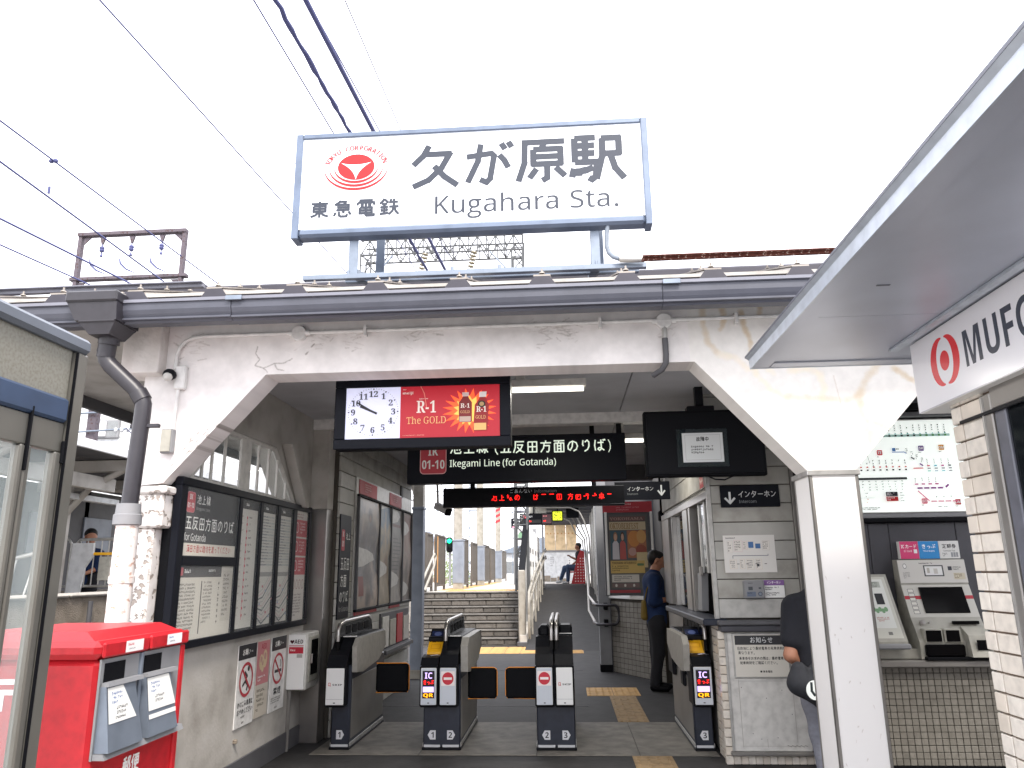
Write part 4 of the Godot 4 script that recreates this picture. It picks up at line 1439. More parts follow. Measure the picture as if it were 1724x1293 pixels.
	# coloured headers over the machine
	for q in [[2.645, 0.145, col(214, 66, 118), "ICカード", 0], [2.791, 0.155, col(48, 140, 206), "きっぷ", 1], [2.947, 0.155, col(222, 222, 220), "定期券", 2]]:
		var h := thing("header_sign", ["pink header sign for cards, first of three above the ticket machine", "blue header sign for tickets, middle one above the machine", "white header sign for season passes, last above the machine"][q[4]], "sign", V(q[0] + 0.07, 1.62, 6.36), "ticket machine headers")
		part(h, "board", piece(q[0], q[0] + q[1], 1.555, 1.692, 6.345, 6.395, 0.003), M.white_gloss)
		pr = sheet(V(q[0] + 0.001, 1.691, 6.344), Vector3.RIGHT, Vector3.UP)
		pr.rect(0, 0, q[1] - 0.002, 0.135, q[2])
		var ink: Color = Color.WHITE if q[4] < 2 else col(40, 40, 46)
		if q[4] == 0:
			pr.en("IC", 0.012, 0.026, 0.024, 0.026, ink, "bold")
			pr.jp("カード", 0.042, 0.022, 0.09, 0.034, ink, 0.12)
			pr.en("IC Card", 0.03, 0.066, 0.06, 0.016, ink)
			pr.rect(0.105, 0.062, 0.026, 0.03, col(240, 240, 240))
		else:
			pr.jp(q[3], 0.022, 0.022, q[1] - 0.045, 0.036, ink, 0.12)
			pr.en(["", "Ticket", "Commuter Pass"][q[4]], 0.03, 0.068, 0.09, 0.014, ink)
		if q[4] == 2:
			pr.fine(0.02, 0.09, 0.05, 0.03, 3, ink)
			for k in 3:
				pr.rect(0.085 + k * 0.019, 0.088, 0.016, 0.036, col(150, 152, 156))
		part(h, "print", pr.b, M.print)
	# the other machine, half hidden by the column
	t = thing("top_up_machine", "pale grey machine with slanted instruction panel beside the column", "ticket machine", V(2.35, 0.82, 6.3))
	b = B.new()
	b.prism("x", [[6.42, 0.905], [6.06, 0.905], [6.06, 0.96], [6.32, 1.44], [6.42, 1.44]], 2.06, 2.50)
	part(t, "cabinet", b, M.machine_grey)
	pr = sheet(V(2.08, 1.42, 6.31), Vector3.RIGHT, V(0, 0.48, 0.26))
	pr.rect(0, 0, 0.40, 0.50, col(206, 206, 196))
	pr.rect(0.16, 0.02, 0.215, 0.40, col(226, 228, 222))
	pr.rect(0.28, 0.04, 0.07, 0.05, col(180, 184, 176))
	pr.fine(0.28, 0.04, 0.07, 0.05, 4, col(90, 96, 90))
	pr.rect(0.285, 0.14, 0.06, 0.09, col(40, 42, 44))
	pr.line([[0.21, 0.06], [0.23, 0.14], [0.24, 0.26]], 0.014, col(150, 132, 96))
	for k in 5:
		pr.disc(0.25 + 0.022 * k, 0.27 + 0.012 * (k % 2), 0.014, 0.02, col(120, 160, 120), 10)
	pr.fine(0.25, 0.33, 0.11, 0.04, 3, col(190, 120, 110))
	pr.rect(0.30, 0.45, 0.03, 0.024, col(120, 120, 116))
	part(t, "panel_print", pr.b, M.print)
	part(t, "base_lip", piece(2.05, 2.51, 0.905, 0.945, 6.03, 6.09, 0.01), M.mid_grey)


# ---------------------------------------------------------------- big sign on the roof
func station_sign() -> void:
	var t := thing("station_sign", "long white station name board in grey metal frame on the roof", "station sign", V(-0.64, 3.6, 5.05))
	part(t, "sign_box", piece(-1.945, 0.668, 3.90, 4.73, 5.02, 5.10, 0.004), M.sign_frame)
	for q in [[-1.957, -1.905], [0.632, 0.68]]:
		part(t, "frame_strip", piece(q[0], q[1], 3.885, 4.745, 4.985, 5.12, 0.006), M.sign_frame)
	part(t, "frame_strip", piece(-1.904, 0.631, 4.703, 4.744, 4.986, 5.12, 0.006), M.sign_frame)
	part(t, "frame_strip", piece(-1.904, 0.631, 3.895, 3.963, 4.98, 5.10, 0.02), M.sign_frame)
	part(t, "sign_face", piece(-1.905, 0.632, 3.962, 4.706, 5.0, 5.018), M.sign_white)
	var W := 2.537
	var H := 0.744
	# pixel of the enlarged photograph to the board: affine along its slanted edges
	var pr := sheet(V(-1.905, 4.706, 4.999), Vector3.RIGHT, Vector3.UP)
	var ink := col(44, 52, 65)
	var red := col(176, 10, 20)
	# kana and kanji of the station name
	for q in [["久", 0.805, 0.075, 0.435, 0.40], ["が", 1.215, 0.08, 0.42, 0.385], ["原", 1.60, 0.07, 0.43, 0.40], ["駅", 1.995, 0.06, 0.45, 0.42]]:
		pr.jp(q[0], q[1] - 0.01, q[2], q[3], q[4], ink, 0.118)
	pr.en("Kugahara Sta.", 1.015, 0.515, 1.335, 0.195, ink)
	for i in 4:
		pr.jp("東急電鉄"[i], 0.068 + i * 0.174, 0.515, 0.168, 0.148, ink, 0.125)
	# the red emblem with its ripples
	var cx := 0.415
	var cy := 0.252
	pr.disc(cx, cy, 0.140, 0.106, red, 40)
	var tri := []
	var A := Vector2(cx - 0.115, cy - 0.036)
	var Bq := Vector2(cx + 0.115, cy - 0.036)
	var C := Vector2(cx, cy + 0.104)
	var mid := Vector2(cx, cy + 0.012)
	for e in [[A, Bq], [Bq, C], [C, A]]:
		for k in 10:
			var f := k / 10.0
			var ctrl: Vector2 = (e[0] + e[1]) * 0.5
			ctrl = ctrl.lerp(mid, 0.72)
			var q: Vector2 = e[0].lerp(ctrl, f).lerp(ctrl.lerp(e[1], f), f)
			tri.append([q.x, q.y])
	pr.poly(tri, col(250, 250, 250))
	for k in 3:
		pr.arc(cx, cy - 0.006, 0.168 + k * 0.038, 0.130 + k * 0.029, 2 + k, 178 - k, [0.003, 0.02], red, 40)
	pr.en_arc("TOKYU CORPORATION", cx, cy + 0.01, 0.208, 0.150, 197, 343, 0.04, red)
	part(t, "print", pr.b, M.print)
	# legs, braces and the rails they stand on
	for q in [[-1.535, -1.465], [0.235, 0.302]]:
		var lg := part(t, "leg", piece(q[0], q[1], 3.60, 3.882, 5.05, 5.065, 0.003), M.galvanised)
		part(lg, "leg_flange", piece(q[0], q[0] + 0.012, 3.60, 3.882, 5.066, 5.12, 0.002), M.galvanised)
		var b := B.new()
		b.hexa([V(q[0], 3.60, 5.07), V(q[1], 3.60, 5.07), V(q[1], 3.66, 5.07), V(q[0], 3.66, 5.07), V(q[0], 3.78, 5.75), V(q[1], 3.78, 5.75), V(q[1], 3.84, 5.75), V(q[0], 3.84, 5.75)])
		part(lg, "brace", b, M.galvanised)
		part(lg, "rear_leg", piece(q[0] + 0.06, q[1] + 0.06, 3.83, 4.2, 5.6, 5.615, 0.002), M.galvanised)
	part(t, "rail", piece(-1.85, 0.62, 3.560, 3.598, 4.99, 5.035, 0.003), M.galvanised)
	part(t, "rail", piece(-1.63, 0.60, 3.655, 3.70, 5.30, 5.345, 0.003), M.galvanised)
	for x in [-1.52, -0.76, -0.42, 0.27]:
		var b := B.new()
		b.lathe(V(x, 3.598, 5.01), Vector3.UP, [[0.012, 0.0], [0.012, 0.03], [0.0, 0.035]], 8)
		part(t, "bolt", b, M.galvanised)
	var c := thing("sign_cable", "grey cable drooping from the roof sign to the rusty bar", "cable", V(0.4, 3.6, 5.0))
	var b := B.new()
	b.tube([V(0.362, 3.90, 5.02), V(0.352, 3.84, 5.02), V(0.348, 3.74, 5.02), V(0.362, 3.68, 5.0), V(0.39, 3.64, 4.98), V(0.43, 3.615, 4.96)], 0.017, 10)
	part(c, "flexible_hose", b, M.fascia)
	b = B.new()
	b.tube([V(0.43, 3.615, 4.96), V(0.50, 3.605, 4.95), V(0.60, 3.60, 4.95)], [0.026, 0.024, 0.02], 10)
	part(c, "cable_gland", b, M.alu)


# ---------------------------------------------------------------- things hanging from the ceiling
func hanger(to: Node3D, x: float, y0: float, y1: float, d: float) -> void:
	part(to, "hanger", piece(x - 0.006, x + 0.006, y0, y1, d - 0.006, d + 0.006, 0.002), M.mid_grey)


func hanging_signs() -> void:
	# clock and advertising screen
	var t := thing("clock_display", "black framed screen showing a white clock face and red drink advertisement", "display", V(-0.95, 2.33, 5.0))
	part(t, "case", piece(-1.565, -0.352, 2.318, 2.812, 5.0, 5.12, 0.008), M.black_matte)
	for q in [[-1.566, -0.351, 2.745, 2.813], [-1.566, -0.351, 2.317, 2.385]]:
		part(t, "bezel", piece(q[0], q[1], q[2], q[3], 4.982, 5.0, 0.004), M.sign_black)
	for q in [[-1.566, -1.49], [-0.425, -0.351]]:
		part(t, "bezel", piece(q[0], q[1], 2.386, 2.744, 4.983, 5.0, 0.004), M.sign_black)
	part(t, "clock_screen", piece(-1.49, -1.11, 2.386, 2.744, 4.994, 4.999), M.screen_white)
	part(t, "advert_screen", piece(-1.11, -0.425, 2.386, 2.744, 4.994, 4.999), M.screen_red)
	hanger(t, -1.3, 2.81, 3.0, 5.06)
	hanger(t, -0.6, 2.81, 3.0, 5.06)
	var pr := sheet(V(-1.49, 2.744, 4.9935), Vector3.RIGHT, Vector3.UP)
	var ink := col(34, 36, 46)
	var cx := 0.192
	var cy := 0.172
	for i in 60:
		var a := TAU * i / 60.0
		var big := i % 5 == 0
		var r0 := 0.156 if big else 0.162
		pr.line([[cx + sin(a) * r0 * 1.06, cy - cos(a) * r0], [cx + sin(a) * 0.176, cy - cos(a) * 0.166]], 0.008 if big else 0.0042, ink)
	for i in 12:
		var a := TAU * (i + 1) / 12.0
		pr.en(str(i + 1), cx + sin(a) * 0.140, cy - cos(a) * 0.126 - 0.021, 0.0, 0.042, ink, "serifbold", true)
	for q in [[-59.0, 0.135, 0.010], [-66.0, 0.10, 0.014]]:
		var a := deg_to_rad(q[0])
		pr.line([[cx - sin(a) * 0.03, cy + cos(a) * 0.03], [cx + sin(a) * q[1], cy - cos(a) * q[1]]], q[2], ink)
	# the drink advertisement
	var wht := col(246, 236, 226)
	var gold := col(240, 190, 130)
	part(t, "clock_print", pr.b, M.print)
	pr = sheet(V(-1.11, 2.744, 4.9935), Vector3.RIGHT, Vector3.UP)
	pr.en("meiji", 0.016, 0.036, 0.072, 0.024, wht, "bold")
	pr.fine(0.016, 0.016, 0.06, 0.01, 1, wht)
	pr.en("R-1", 0.113, 0.102, 0.135, 0.084, wht, "serifbold")
	pr.fine(0.13, 0.084, 0.10, 0.01, 1, wht)
	pr.en("The GOLD", 0.046, 0.212, 0.27, 0.05, gold, "serif")
	pr.fine(0.02, 0.337, 0.26, 0.008, 1, col(250, 180, 160))
	pr.line([[0.14, 0.0], [0.165, 0.05], [0.175, 0.10], [0.182, 0.15]], 0.006, col(236, 140, 130))
	part(t, "advert_print", pr.b, M.print)
	var glow := sheet(V(-1.11, 2.744, 4.9932), Vector3.RIGHT, Vector3.UP)
	var star := []
	for i in 40:
		var a := TAU * i / 40.0
		var r := 0.17 if i % 2 else 0.105
		star.append([0.478 + cos(a) * r * 1.1, 0.178 + sin(a) * r * 0.93])
	glow.poly(star, Color.WHITE)
	part(t, "burst", glow.b, M.screen_orange)
	glow = sheet(V(-1.11, 2.744, 4.9926), Vector3.RIGHT, Vector3.UP)
	star = []
	for i in 28:
		var a := TAU * i / 28.0
		var r := 0.105 if i % 2 else 0.075
		star.append([0.478 + cos(a) * r * 1.05, 0.178 + sin(a) * r])
	glow.poly(star, Color.WHITE)
	part(t, "burst_core", glow.b, M.screen_gold)
	pr = sheet(V(-1.11, 2.744, 4.992), Vector3.RIGHT, Vector3.UP)
	for q in [[0.405, 0.055, 0.090, 0.205, 0.0, col(132, 40, 40)], [0.515, 0.055, 0.098, 0.265, 0.13, col(156, 34, 40)]]:
		var x: float = q[0]; var y: float = q[1]; var w: float = q[2]; var h: float = q[3]
		var sk: float = q[4]
		var body := []
		for e in [[0.3, 0.0], [0.72, 0.0], [0.72, 0.13], [0.82, 0.22], [1.0, 0.32], [1.0, 0.96], [0.94, 1.0], [0.06, 1.0], [0.0, 0.96], [0.0, 0.32], [0.18, 0.22], [0.3, 0.13]]:
			body.append([x + e[0] * w - sk * (e[1] - 0.3) * h * 0.55, y + e[1] * h])
		pr.poly(body, q[5])
		var capq := []
		for e in [[0.26, -0.02], [0.76, -0.02], [0.76, 0.12], [0.26, 0.12]]:
			capq.append([x + e[0] * w - sk * (e[1] - 0.3) * h * 0.55, y + e[1] * h])
		pr.poly(capq, col(240, 234, 232) if sk > 0.0 else col(222, 200, 196))
		pr.rect(x + w * 0.05 - sk * h * 0.35, y + h * 0.80, w * 0.86, h * 0.18, col(236, 190, 120) if sk > 0.0 else col(200, 176, 160))
		pr.en("R-1", x + w * 0.13 - sk * 0.02, y + h * 0.36, w * 0.70, h * 0.15, wht, "serifbold")
		pr.en("GOLD", x + w * 0.12 - sk * 0.05, y + h * 0.60, w * 0.7, h * 0.09, gold, "serif")
	pr.disc(0.562, 0.135, 0.026, 0.024, col(52, 40, 38), 16)
	pr.disc(0.562, 0.135, 0.016, 0.015, col(190, 160, 110), 14)
	part(t, "bottle_print", pr.b, M.print)
	# black line-direction sign behind it
	t = thing("line_sign", "wide black hanging sign with red number badge and white direction lettering", "sign", V(-0.38, 2.18, 5.9))
	part(t, "board", piece(-1.245, 0.484, 2.178, 2.548, 5.9, 6.0, 0.004), M.sign_black)
	for x in [-1.0, 0.44]:
		part(t, "hanger_bracket", piece(x - 0.02, x + 0.02, 2.548, 2.64, 5.93, 5.97, 0.004), M.black_plastic)
		part(t, "hanger_plate", piece(x - 0.035, x + 0.035, 2.628, 2.642, 5.92, 5.98, 0.002), M.steel_dull)
	pr = sheet(V(-1.245, 2.548, 5.899), Vector3.RIGHT, Vector3.UP)
	wht = col(238, 240, 236)
	pr.rrect(0.103, 0.065, 0.212, 0.232, 0.032, col(226, 170, 170))
	pr.rrect(0.109, 0.071, 0.200, 0.220, 0.028, col(186, 62, 74))
	pr.en("IK", 0.168, 0.085, 0.08, 0.064, wht, "bold")
	pr.en("01-10", 0.120, 0.185, 0.18, 0.07, wht, "bold")
	part(t, "badge_print", pr.b, M.print)
	pr = sheet(V(-1.245, 2.548, 5.899), Vector3.RIGHT, Vector3.UP)
	pr.jp("池上線", 0.335, 0.045, 0.32, 0.10, wht, 0.10)
	pr.jp("（", 0.655, 0.045, 0.09, 0.115, wht, 0.09)
	pr.jp("五反田方面のりば", 0.735, 0.042, 0.845, 0.108, wht, 0.10)
	pr.jp("）", 1.58, 0.045, 0.07, 0.115, wht, 0.09)
	pr.en("Ikegami Line (for Gotanda)", 0.342, 0.185, 0.84, 0.075, wht)
	part(t, "lit_lettering", pr.b, M.sign_text)
	set_back(t, 1.238)
	# red dot-matrix information board
	t = thing("information_display", "black hanging train information board with broken red dot text", "display", V(-0.27, 2.04, 6.5))
	part(t, "case", piece(-1.052, 0.506, 2.042, 2.202, 6.5, 6.6, 0.005), M.black_matte)
	part(t, "lower_edge", piece(-1.052, 0.506, 2.036, 2.046, 6.488, 6.6, 0.002), M.sign_black)
	for x in [-0.80, 0.25]:
		part(t, "hanger_bracket", piece(x - 0.02, x + 0.02, 2.2, 2.76, 6.53, 6.57, 0.004), M.black_plastic)
	pr = sheet(V(-1.052, 2.202, 6.499), Vector3.RIGHT, Vector3.UP)
	pr.jp("ごあんない", 0.575, 0.018, 0.20, 0.036, col(190, 194, 198), 0.1)
	pr.en("Information", 0.79, 0.024, 0.19, 0.026, col(130, 132, 136))
	part(t, "print", pr.b, M.print)
	var led := sheet(V(-1.052, 2.202, 6.498), Vector3.RIGHT, Vector3.UP)
	var rng := RandomNumberGenerator.new()
	rng.seed = 12
	# only some rows of the scanned dots are lit
	var x := 0.42
	for i in 15:
		var g: String = ["池", "上", "線", "の", "り", "ば", "五", "反", "田", "方", "面", "時", "発", "車", "ま"][i]
		if i == 5 or i == 9:
			x += 0.03
		var hh := 0.055
		var dens := 0.28 if i < 5 else 0.5
		for s in Pr.GLYPH[g].split(" "):
			if rng.randf() > dens:
				continue
			var pts := []
			for k in range(0, s.length() - 3, 4):
				pts.append([x + 0.05 * s.substr(k, 2).to_int() / 100.0, 0.062 + hh * s.substr(k + 2, 2).to_int() / 100.0])
			for k in pts.size() - 1:
				led.line([pts[k], pts[k + 1]], 0.0052, Color.WHITE)
		x += 0.066
	part(t, "lit_dots", led.b, M.led_red)
	set_back(t, 1.2)
	# dark monitor with a paper notice
	t = thing("dark_monitor", "large switched off black monitor with white paper notice taped on", "monitor", V(1.05, 2.16, 5.65))
	part(t, "case", piece(0.602, 1.478, 2.157, 2.65, 5.6, 5.68, 0.008), M.black_matte)
	part(t, "screen", piece(0.622, 1.458, 2.18, 2.632, 5.592, 5.6), M.black_plastic)
	b_bracket(t)
	set_back(t, 1.12)
	var nt := thing("paper_notice", "white paper notice in clear tape on the dark monitor", "notice", V(1.02, 2.36, 5.585))
	part(nt, "clear_sleeve", piece(0.835, 1.205, 2.225, 2.505, 5.585, 5.589), M.glass_dark)
	part(nt, "paper", piece(0.875, 1.17, 2.258, 2.475, 5.580, 5.583), M.white_paint)
	pr = sheet(V(0.875, 2.475, 5.5795), Vector3.RIGHT, Vector3.UP)
	pr.rect(0.0, 0.0, 0.295, 0.217, col(216, 220, 222))
	pr.line([[0.02, 0.015], [0.275, 0.015], [0.275, 0.20], [0.02, 0.20], [0.02, 0.015]], 0.0016, col(150, 154, 156))
	pr.jp("故障中", 0.10, 0.028, 0.095, 0.036, col(40, 42, 46), 0.13)
	pr.fine(0.06, 0.092, 0.18, 0.066, 3, col(80, 84, 88), 0.98)
	part(nt, "print", pr.b, M.print)
	set_back(nt, 1.12)
	# hanging intercom sign
	t = thing("hanging_intercom_sign", "small black hanging sign with white arrow pointing down beside the red text board", "sign", V(0.77, 2.14, 7.2), "intercom signs")
	part(t, "board", piece(0.47, 0.985, 2.138, 2.305, 7.2, 7.24, 0.003), M.sign_black)
	part(t, "hanger_bracket", piece(0.93, 0.945, 2.3, 2.78, 7.21, 7.23, 0.003), M.mid_grey)
	pr = sheet(V(0.47, 2.305, 7.199), Vector3.RIGHT, Vector3.UP)
	var wc := col(200, 204, 206)
	pr.jp("インターホン", 0.115, 0.045, 0.25, 0.045, wc, 0.09)
	pr.en("Intercom", 0.115, 0.105, 0.10, 0.018, col(120, 124, 126))
	pr.line([[0.435, 0.035], [0.435, 0.125]], 0.015, wc)
	pr.line([[0.402, 0.085], [0.435, 0.128], [0.468, 0.085]], 0.014, wc)
	part(t, "print", pr.b, M.print)
	set_back(t, 1.17)
	# fluorescent fittings
	for q in [[-0.40, 0.185, 5.6, "long white fluorescent ceiling light beside the clock screen"], [0.50, 0.92, 7.7, "fluorescent ceiling light glimpsed under the dark monitor"], [-1.3, -0.6, 9.2, "fluorescent ceiling light deep in the passage hidden by the signs"]]:
		t = thing("ceiling_light", q[3], "ceiling light", V((q[0] + q[1]) * 0.5, 2.9, q[2]), "fluorescent ceiling lights")
		var yl := 2.84 if q[2] < 6.0 else 2.78
		part(t, "fitting", piece(q[0], q[1], yl + 0.02, yl + 0.075, q[2] - 0.05, q[2] + 0.05, 0.006), M.off_white)
		part(t, "fitting_stem", piece(q[0] + 0.05, q[0] + 0.12, yl + 0.07, 3.0, q[2] - 0.03, q[2] + 0.03, 0.004), M.off_white)
		var b := B.new()
		b.tube([V(q[0] + 0.02, yl, q[2]), V(q[1] - 0.02, yl, q[2])], 0.016, 10)
		part(t, "tube_lamp", b, M.tube_light)
		var al := AreaLight3D.new()
		al.name = "tube_glow"
		al.area_size = Vector2(q[1] - q[0] - 0.04, 0.05)
		al.light_energy = 0.55
		al.light_color = Color(1.0, 0.98, 0.94)
		al.area_range = 14.0
		al.area_attenuation = 2.0
		al.shadow_enabled = true
		t.add_child(al)
		al.position = V((q[0] + q[1]) * 0.5, yl - 0.022, q[2]) - t.position
		al.rotation = Vector3(-PI / 2, 0, 0)
	# speaker box by the haunch
	t = thing("speaker_box", "small grey loudspeaker box above the dark monitor by the haunch", "speaker", V(1.27, 2.68, 5.2))
	var b := B.new()
	b.hexa([V(1.17, 2.56, 5.0), V(1.37, 2.54, 5.0), V(1.37, 2.54, 5.16), V(1.17, 2.56, 5.16), V(1.14, 2.73, 5.0), V(1.34, 2.71, 5.0), V(1.34, 2.71, 5.16), V(1.14, 2.73, 5.16)])
	part(t, "case", b, M.dark_grey)
	part(t, "bracket", piece(1.15, 1.2, 2.72, 3.0, 5.05, 5.1, 0.003), M.black_plastic)


func b_bracket(t: Node3D) -> void:
	part(t, "ceiling_bracket", piece(0.93, 1.13, 2.64, 2.685, 5.6, 5.7, 0.005), M.black_plastic)
	part(t, "bracket_pole", piece(1.0, 1.06, 2.68, 2.842, 5.63, 5.69, 0.004), M.black_plastic)
	var b := B.new()
	b.tube([V(1.05, 2.16, 5.62), V(1.10, 2.135, 5.62), V(1.17, 2.13, 5.62), V(1.24, 2.16, 5.62)], 0.006, 6)
	part(t, "cable", b, M.black_plastic)


# ---------------------------------------------------------------- left wall: information board, notices, defibrillator
func no_symbol(pr: Pr, cx: float, cy: float, r: float) -> void:
	pr.arc(cx, cy, r, r * 1.0, 0, 360, [r * 0.2, r * 0.2], col(176, 60, 70), 28)
	pr.line([[cx - r * 0.68, cy - r * 0.68], [cx + r * 0.68, cy + r * 0.68]], r * 0.18, col(176, 60, 70))


func left_wall_things() -> void:
	var xw := -2.45
	# on the left wall the reading direction (to the right) runs away from the camera
	var t := thing("information_board", "long black framed board of station maps, timetable and red poster on left wall", "notice board", V(-2.47, 1.05, 5.9))
	part(t, "back_board", piece(-2.498, -2.47, 1.04, 2.118, 4.83, 7.22), M.black_matte)
	part(t, "board_end", piece(-2.56, -2.471, 1.04, 2.118, 4.705, 4.829), M.black_matte)
	for q in [[1.04, 1.09], [2.068, 2.12]]:
		part(t, "frame_rail", piece(-2.497, -2.445, q[0], q[1], 4.69, 7.23, 0.004), M.sign_black)
	for q in [[4.69, 4.775], [5.585, 5.64], [5.985, 6.045], [6.36, 6.43], [6.74, 6.83], [7.16, 7.23]]:
		part(t, "frame_post", piece(-2.497, -2.446, 1.091, 2.067, q[0], q[1], 0.004), M.sign_black)
	part(t, "frame_rail", piece(-2.497, -2.447, 1.56, 1.62, 4.78, 5.584, 0.004), M.sign_black)
	var ax := Vector3(0, 0, -1)
	var wht := col(226, 226, 222)
	var pr := sheet(V(-2.468, 2.067, 4.776), ax, Vector3.UP)
	pr.rect(0, 0, 0.808, 0.44, col(36, 36, 40))
	pr.rrect(0.03, 0.03, 0.115, 0.135, 0.022, col(196, 120, 126))
	pr.rrect(0.034, 0.034, 0.107, 0.127, 0.02, col(186, 72, 82))
	pr.en("IK", 0.066, 0.045, 0.04, 0.035, wht, "bold")
	pr.en("01-10", 0.045, 0.10, 0.085, 0.035, wht, "bold")
	pr.jp("池上線", 0.165, 0.035, 0.20, 0.072, wht, 0.09)
	pr.en("Ikegami Line", 0.165, 0.122, 0.20, 0.028, col(160, 160, 160))
	pr.jp("五反田方面のりば", 0.03, 0.185, 0.74, 0.096, wht, 0.09)
	pr.en("for Gotanda", 0.03, 0.297, 0.30, 0.05, wht)
	pr.rect(0.0, 0.363, 0.808, 0.08, col(214, 208, 196))
	pr.jp("蒲田方面は踏切を渡ってください", 0.075, 0.372, 0.66, 0.052, col(176, 66, 62), 0.12)
	pr = _sheet_done(t, "direction_print", pr, V(-2.468, 1.56, 4.776), ax)
	pr.rect(0, 0, 0.808, 0.47, col(196, 192, 182))
	pr.rect(0, 0, 0.62, 0.075, col(62, 60, 62))
	pr.rrect(0.03, 0.012, 0.035, 0.05, 0.008, col(190, 80, 90))
	pr.fine(0.08, 0.018, 0.22, 0.036, 1, wht)
	pr.fine(0.42, 0.02, 0.16, 0.024, 1, wht)
	pr.fine(0.02, 0.11, 0.28, 0.32, 14, col(96, 92, 90))
	pr.rect(0.325, 0.10, 0.014, 0.34, col(80, 78, 76))
	pr.fine(0.36, 0.10, 0.18, 0.28, 12, col(110, 106, 104), 0.8)
	pr.fine(0.58, 0.10, 0.05, 0.3, 8, col(90, 88, 86))
	pr.rect(0.65, 0.03, 0.15, 0.35, col(184, 180, 170))
	pr.fine(0.66, 0.05, 0.13, 0.3, 10, col(120, 116, 112))
	pr = _sheet_done(t, "timetable_print", pr, V(-2.468, 2.067, 5.641), ax)
	for k in 3:
		var d0: float = [5.641, 6.046, 6.431][k]
		var w: float = [0.343, 0.313, 0.308][k]
		pr = sheet(V(-2.468, 2.067, d0), ax, Vector3.UP)
		pr.rect(0, 0, w, 0.976, col(36, 36, 40))
		pr.fine(w * 0.3, 0.025, w * 0.45, 0.03, 1, wht)
		pr.rect(0.012, 0.075, w - 0.024, 0.885, col(204, 202, 194))
		if k == 0:
			pr.line([[w * 0.4, 0.13], [w * 0.4, 0.90]], 0.008, col(204, 120, 130))
			for i in 15:
				pr.rect(w * 0.37, 0.13 + i * 0.052, 0.022, 0.018, col(196, 84, 96))
				pr.fine(w * 0.5, 0.125 + i * 0.052, w * 0.32, 0.022, 1, col(90, 86, 84))
				pr.fine(w * 0.12, 0.125 + i * 0.052, w * 0.14, 0.018, 1, col(150, 120, 120))
		else:
			for i in 17:
				pr.rect(0.02, 0.10 + i * 0.024, w - 0.04, 0.015, col(188, 188, 182) if i % 2 else col(176, 180, 178))
				pr.fine(0.025, 0.10 + i * 0.024, w - 0.06, 0.018, 1, col(110, 110, 112))
			pr.rect(0.02, 0.55, w - 0.04, 0.035, col(150, 150, 146))
			for i in 9:
				var y := 0.62 + i * 0.034
				pr.line([[0.02, y + 0.10 - i * 0.012], [w * 0.4, y + 0.06], [w - 0.02, y - 0.09 + i * 0.01]], 0.004 + 0.004 * (i % 3), [col(140, 140, 142), col(196, 170, 170), col(110, 112, 116)][i % 3])
				pr.rect(0.03 + (i * 0.067) - int(i * 0.067 / w) * w, y, 0.03, 0.018, [col(170, 180, 168), col(186, 120, 124), col(150, 160, 176)][i % 3])
			pr.fine(0.03, 0.92, w * 0.7, 0.03, 2, col(120, 118, 116))
		part(t, "map_print", pr.b, M.print)
	pr = sheet(V(-2.468, 2.067, 6.831), ax, Vector3.UP)
	pr.rect(0, 0, 0.328, 0.976, col(206, 200, 194))
	pr.fine(0.03, 0.02, 0.25, 0.05, 2, col(150, 90, 96))
	for i in 3:
		pr.rect(0.0, 0.08 + i * 0.17, 0.328, 0.155, col(186, 78, 88))
		pr.arc(0.07, 0.155 + i * 0.17, 0.036, 0.045, 0, 360, [0.006, 0.006], col(234, 220, 216), 18)
		pr.fine(0.14, 0.10 + i * 0.17, 0.17, 0.11, 4, col(226, 190, 188))
	for i in 4:
		pr.arc(0.05 + i * 0.075, 0.66, 0.026, 0.04, 0, 360, [0.007, 0.007], col(160, 110, 112), 16)
	pr.fine(0.03, 0.74, 0.26, 0.2, 8, col(130, 120, 118))
	part(t, "red_poster_print", pr.b, M.print)
	var b := B.new()
	b.bx(-2.455, -2.453, 1.09, 2.067, 4.78, 7.155)
	part(t, "glass_pane", b, M.glass_soft)
	# notices below it
	t = thing("rush_notice", "long white no rushing notice with black heading under the information board", "notice", V(-2.49, 0.4, 6.0), "wall notices")
	part(t, "plate", piece(-2.4985, -2.49, 0.382, 0.975, 5.85, 6.19, 0.003), M.white_paint)
	pr = sheet(V(-2.4895, 0.974, 5.852), ax, Vector3.UP)
	pr.rect(0, 0, 0.336, 0.108, col(44, 44, 48))
	pr.jp("お願い", 0.07, 0.03, 0.15, 0.052, wht, 0.12)
	pr.fine(0.235, 0.05, 0.08, 0.016, 1, wht)
	pr.line([[0.13, 0.20], [0.18, 0.235], [0.15, 0.27], [0.20, 0.30], [0.18, 0.34]], 0.022, col(60, 56, 58))
	pr.disc(0.20, 0.182, 0.02, 0.02, col(60, 56, 58), 14)
	pr.line([[0.15, 0.27], [0.10, 0.30]], 0.02, col(60, 56, 58))
	no_symbol(pr, 0.165, 0.258, 0.115)
	pr.jp("かけこみ乗車は", 0.03, 0.405, 0.285, 0.046, col(50, 50, 54), 0.12)
	pr.jp("おやめください", 0.03, 0.458, 0.285, 0.046, col(50, 50, 54), 0.12)
	pr.fine(0.10, 0.512, 0.15, 0.018, 1, col(120, 118, 116))
	pr.fine(0.12, 0.55, 0.10, 0.024, 1, col(90, 88, 86))
	part(t, "print", pr.b, M.print)
	t = thing("pink_poster", "faded pink paper poster between the two prohibition notices", "poster", V(-2.49, 0.4, 6.3), "wall notices")
	part(t, "paper", piece(-2.4985, -2.493, 0.395, 0.98, 6.215, 6.47), M.off_white)
	pr = sheet(V(-2.4925, 0.98, 6.215), ax, Vector3.UP)
	pr.rect(0, 0, 0.255, 0.585, col(196, 188, 176))
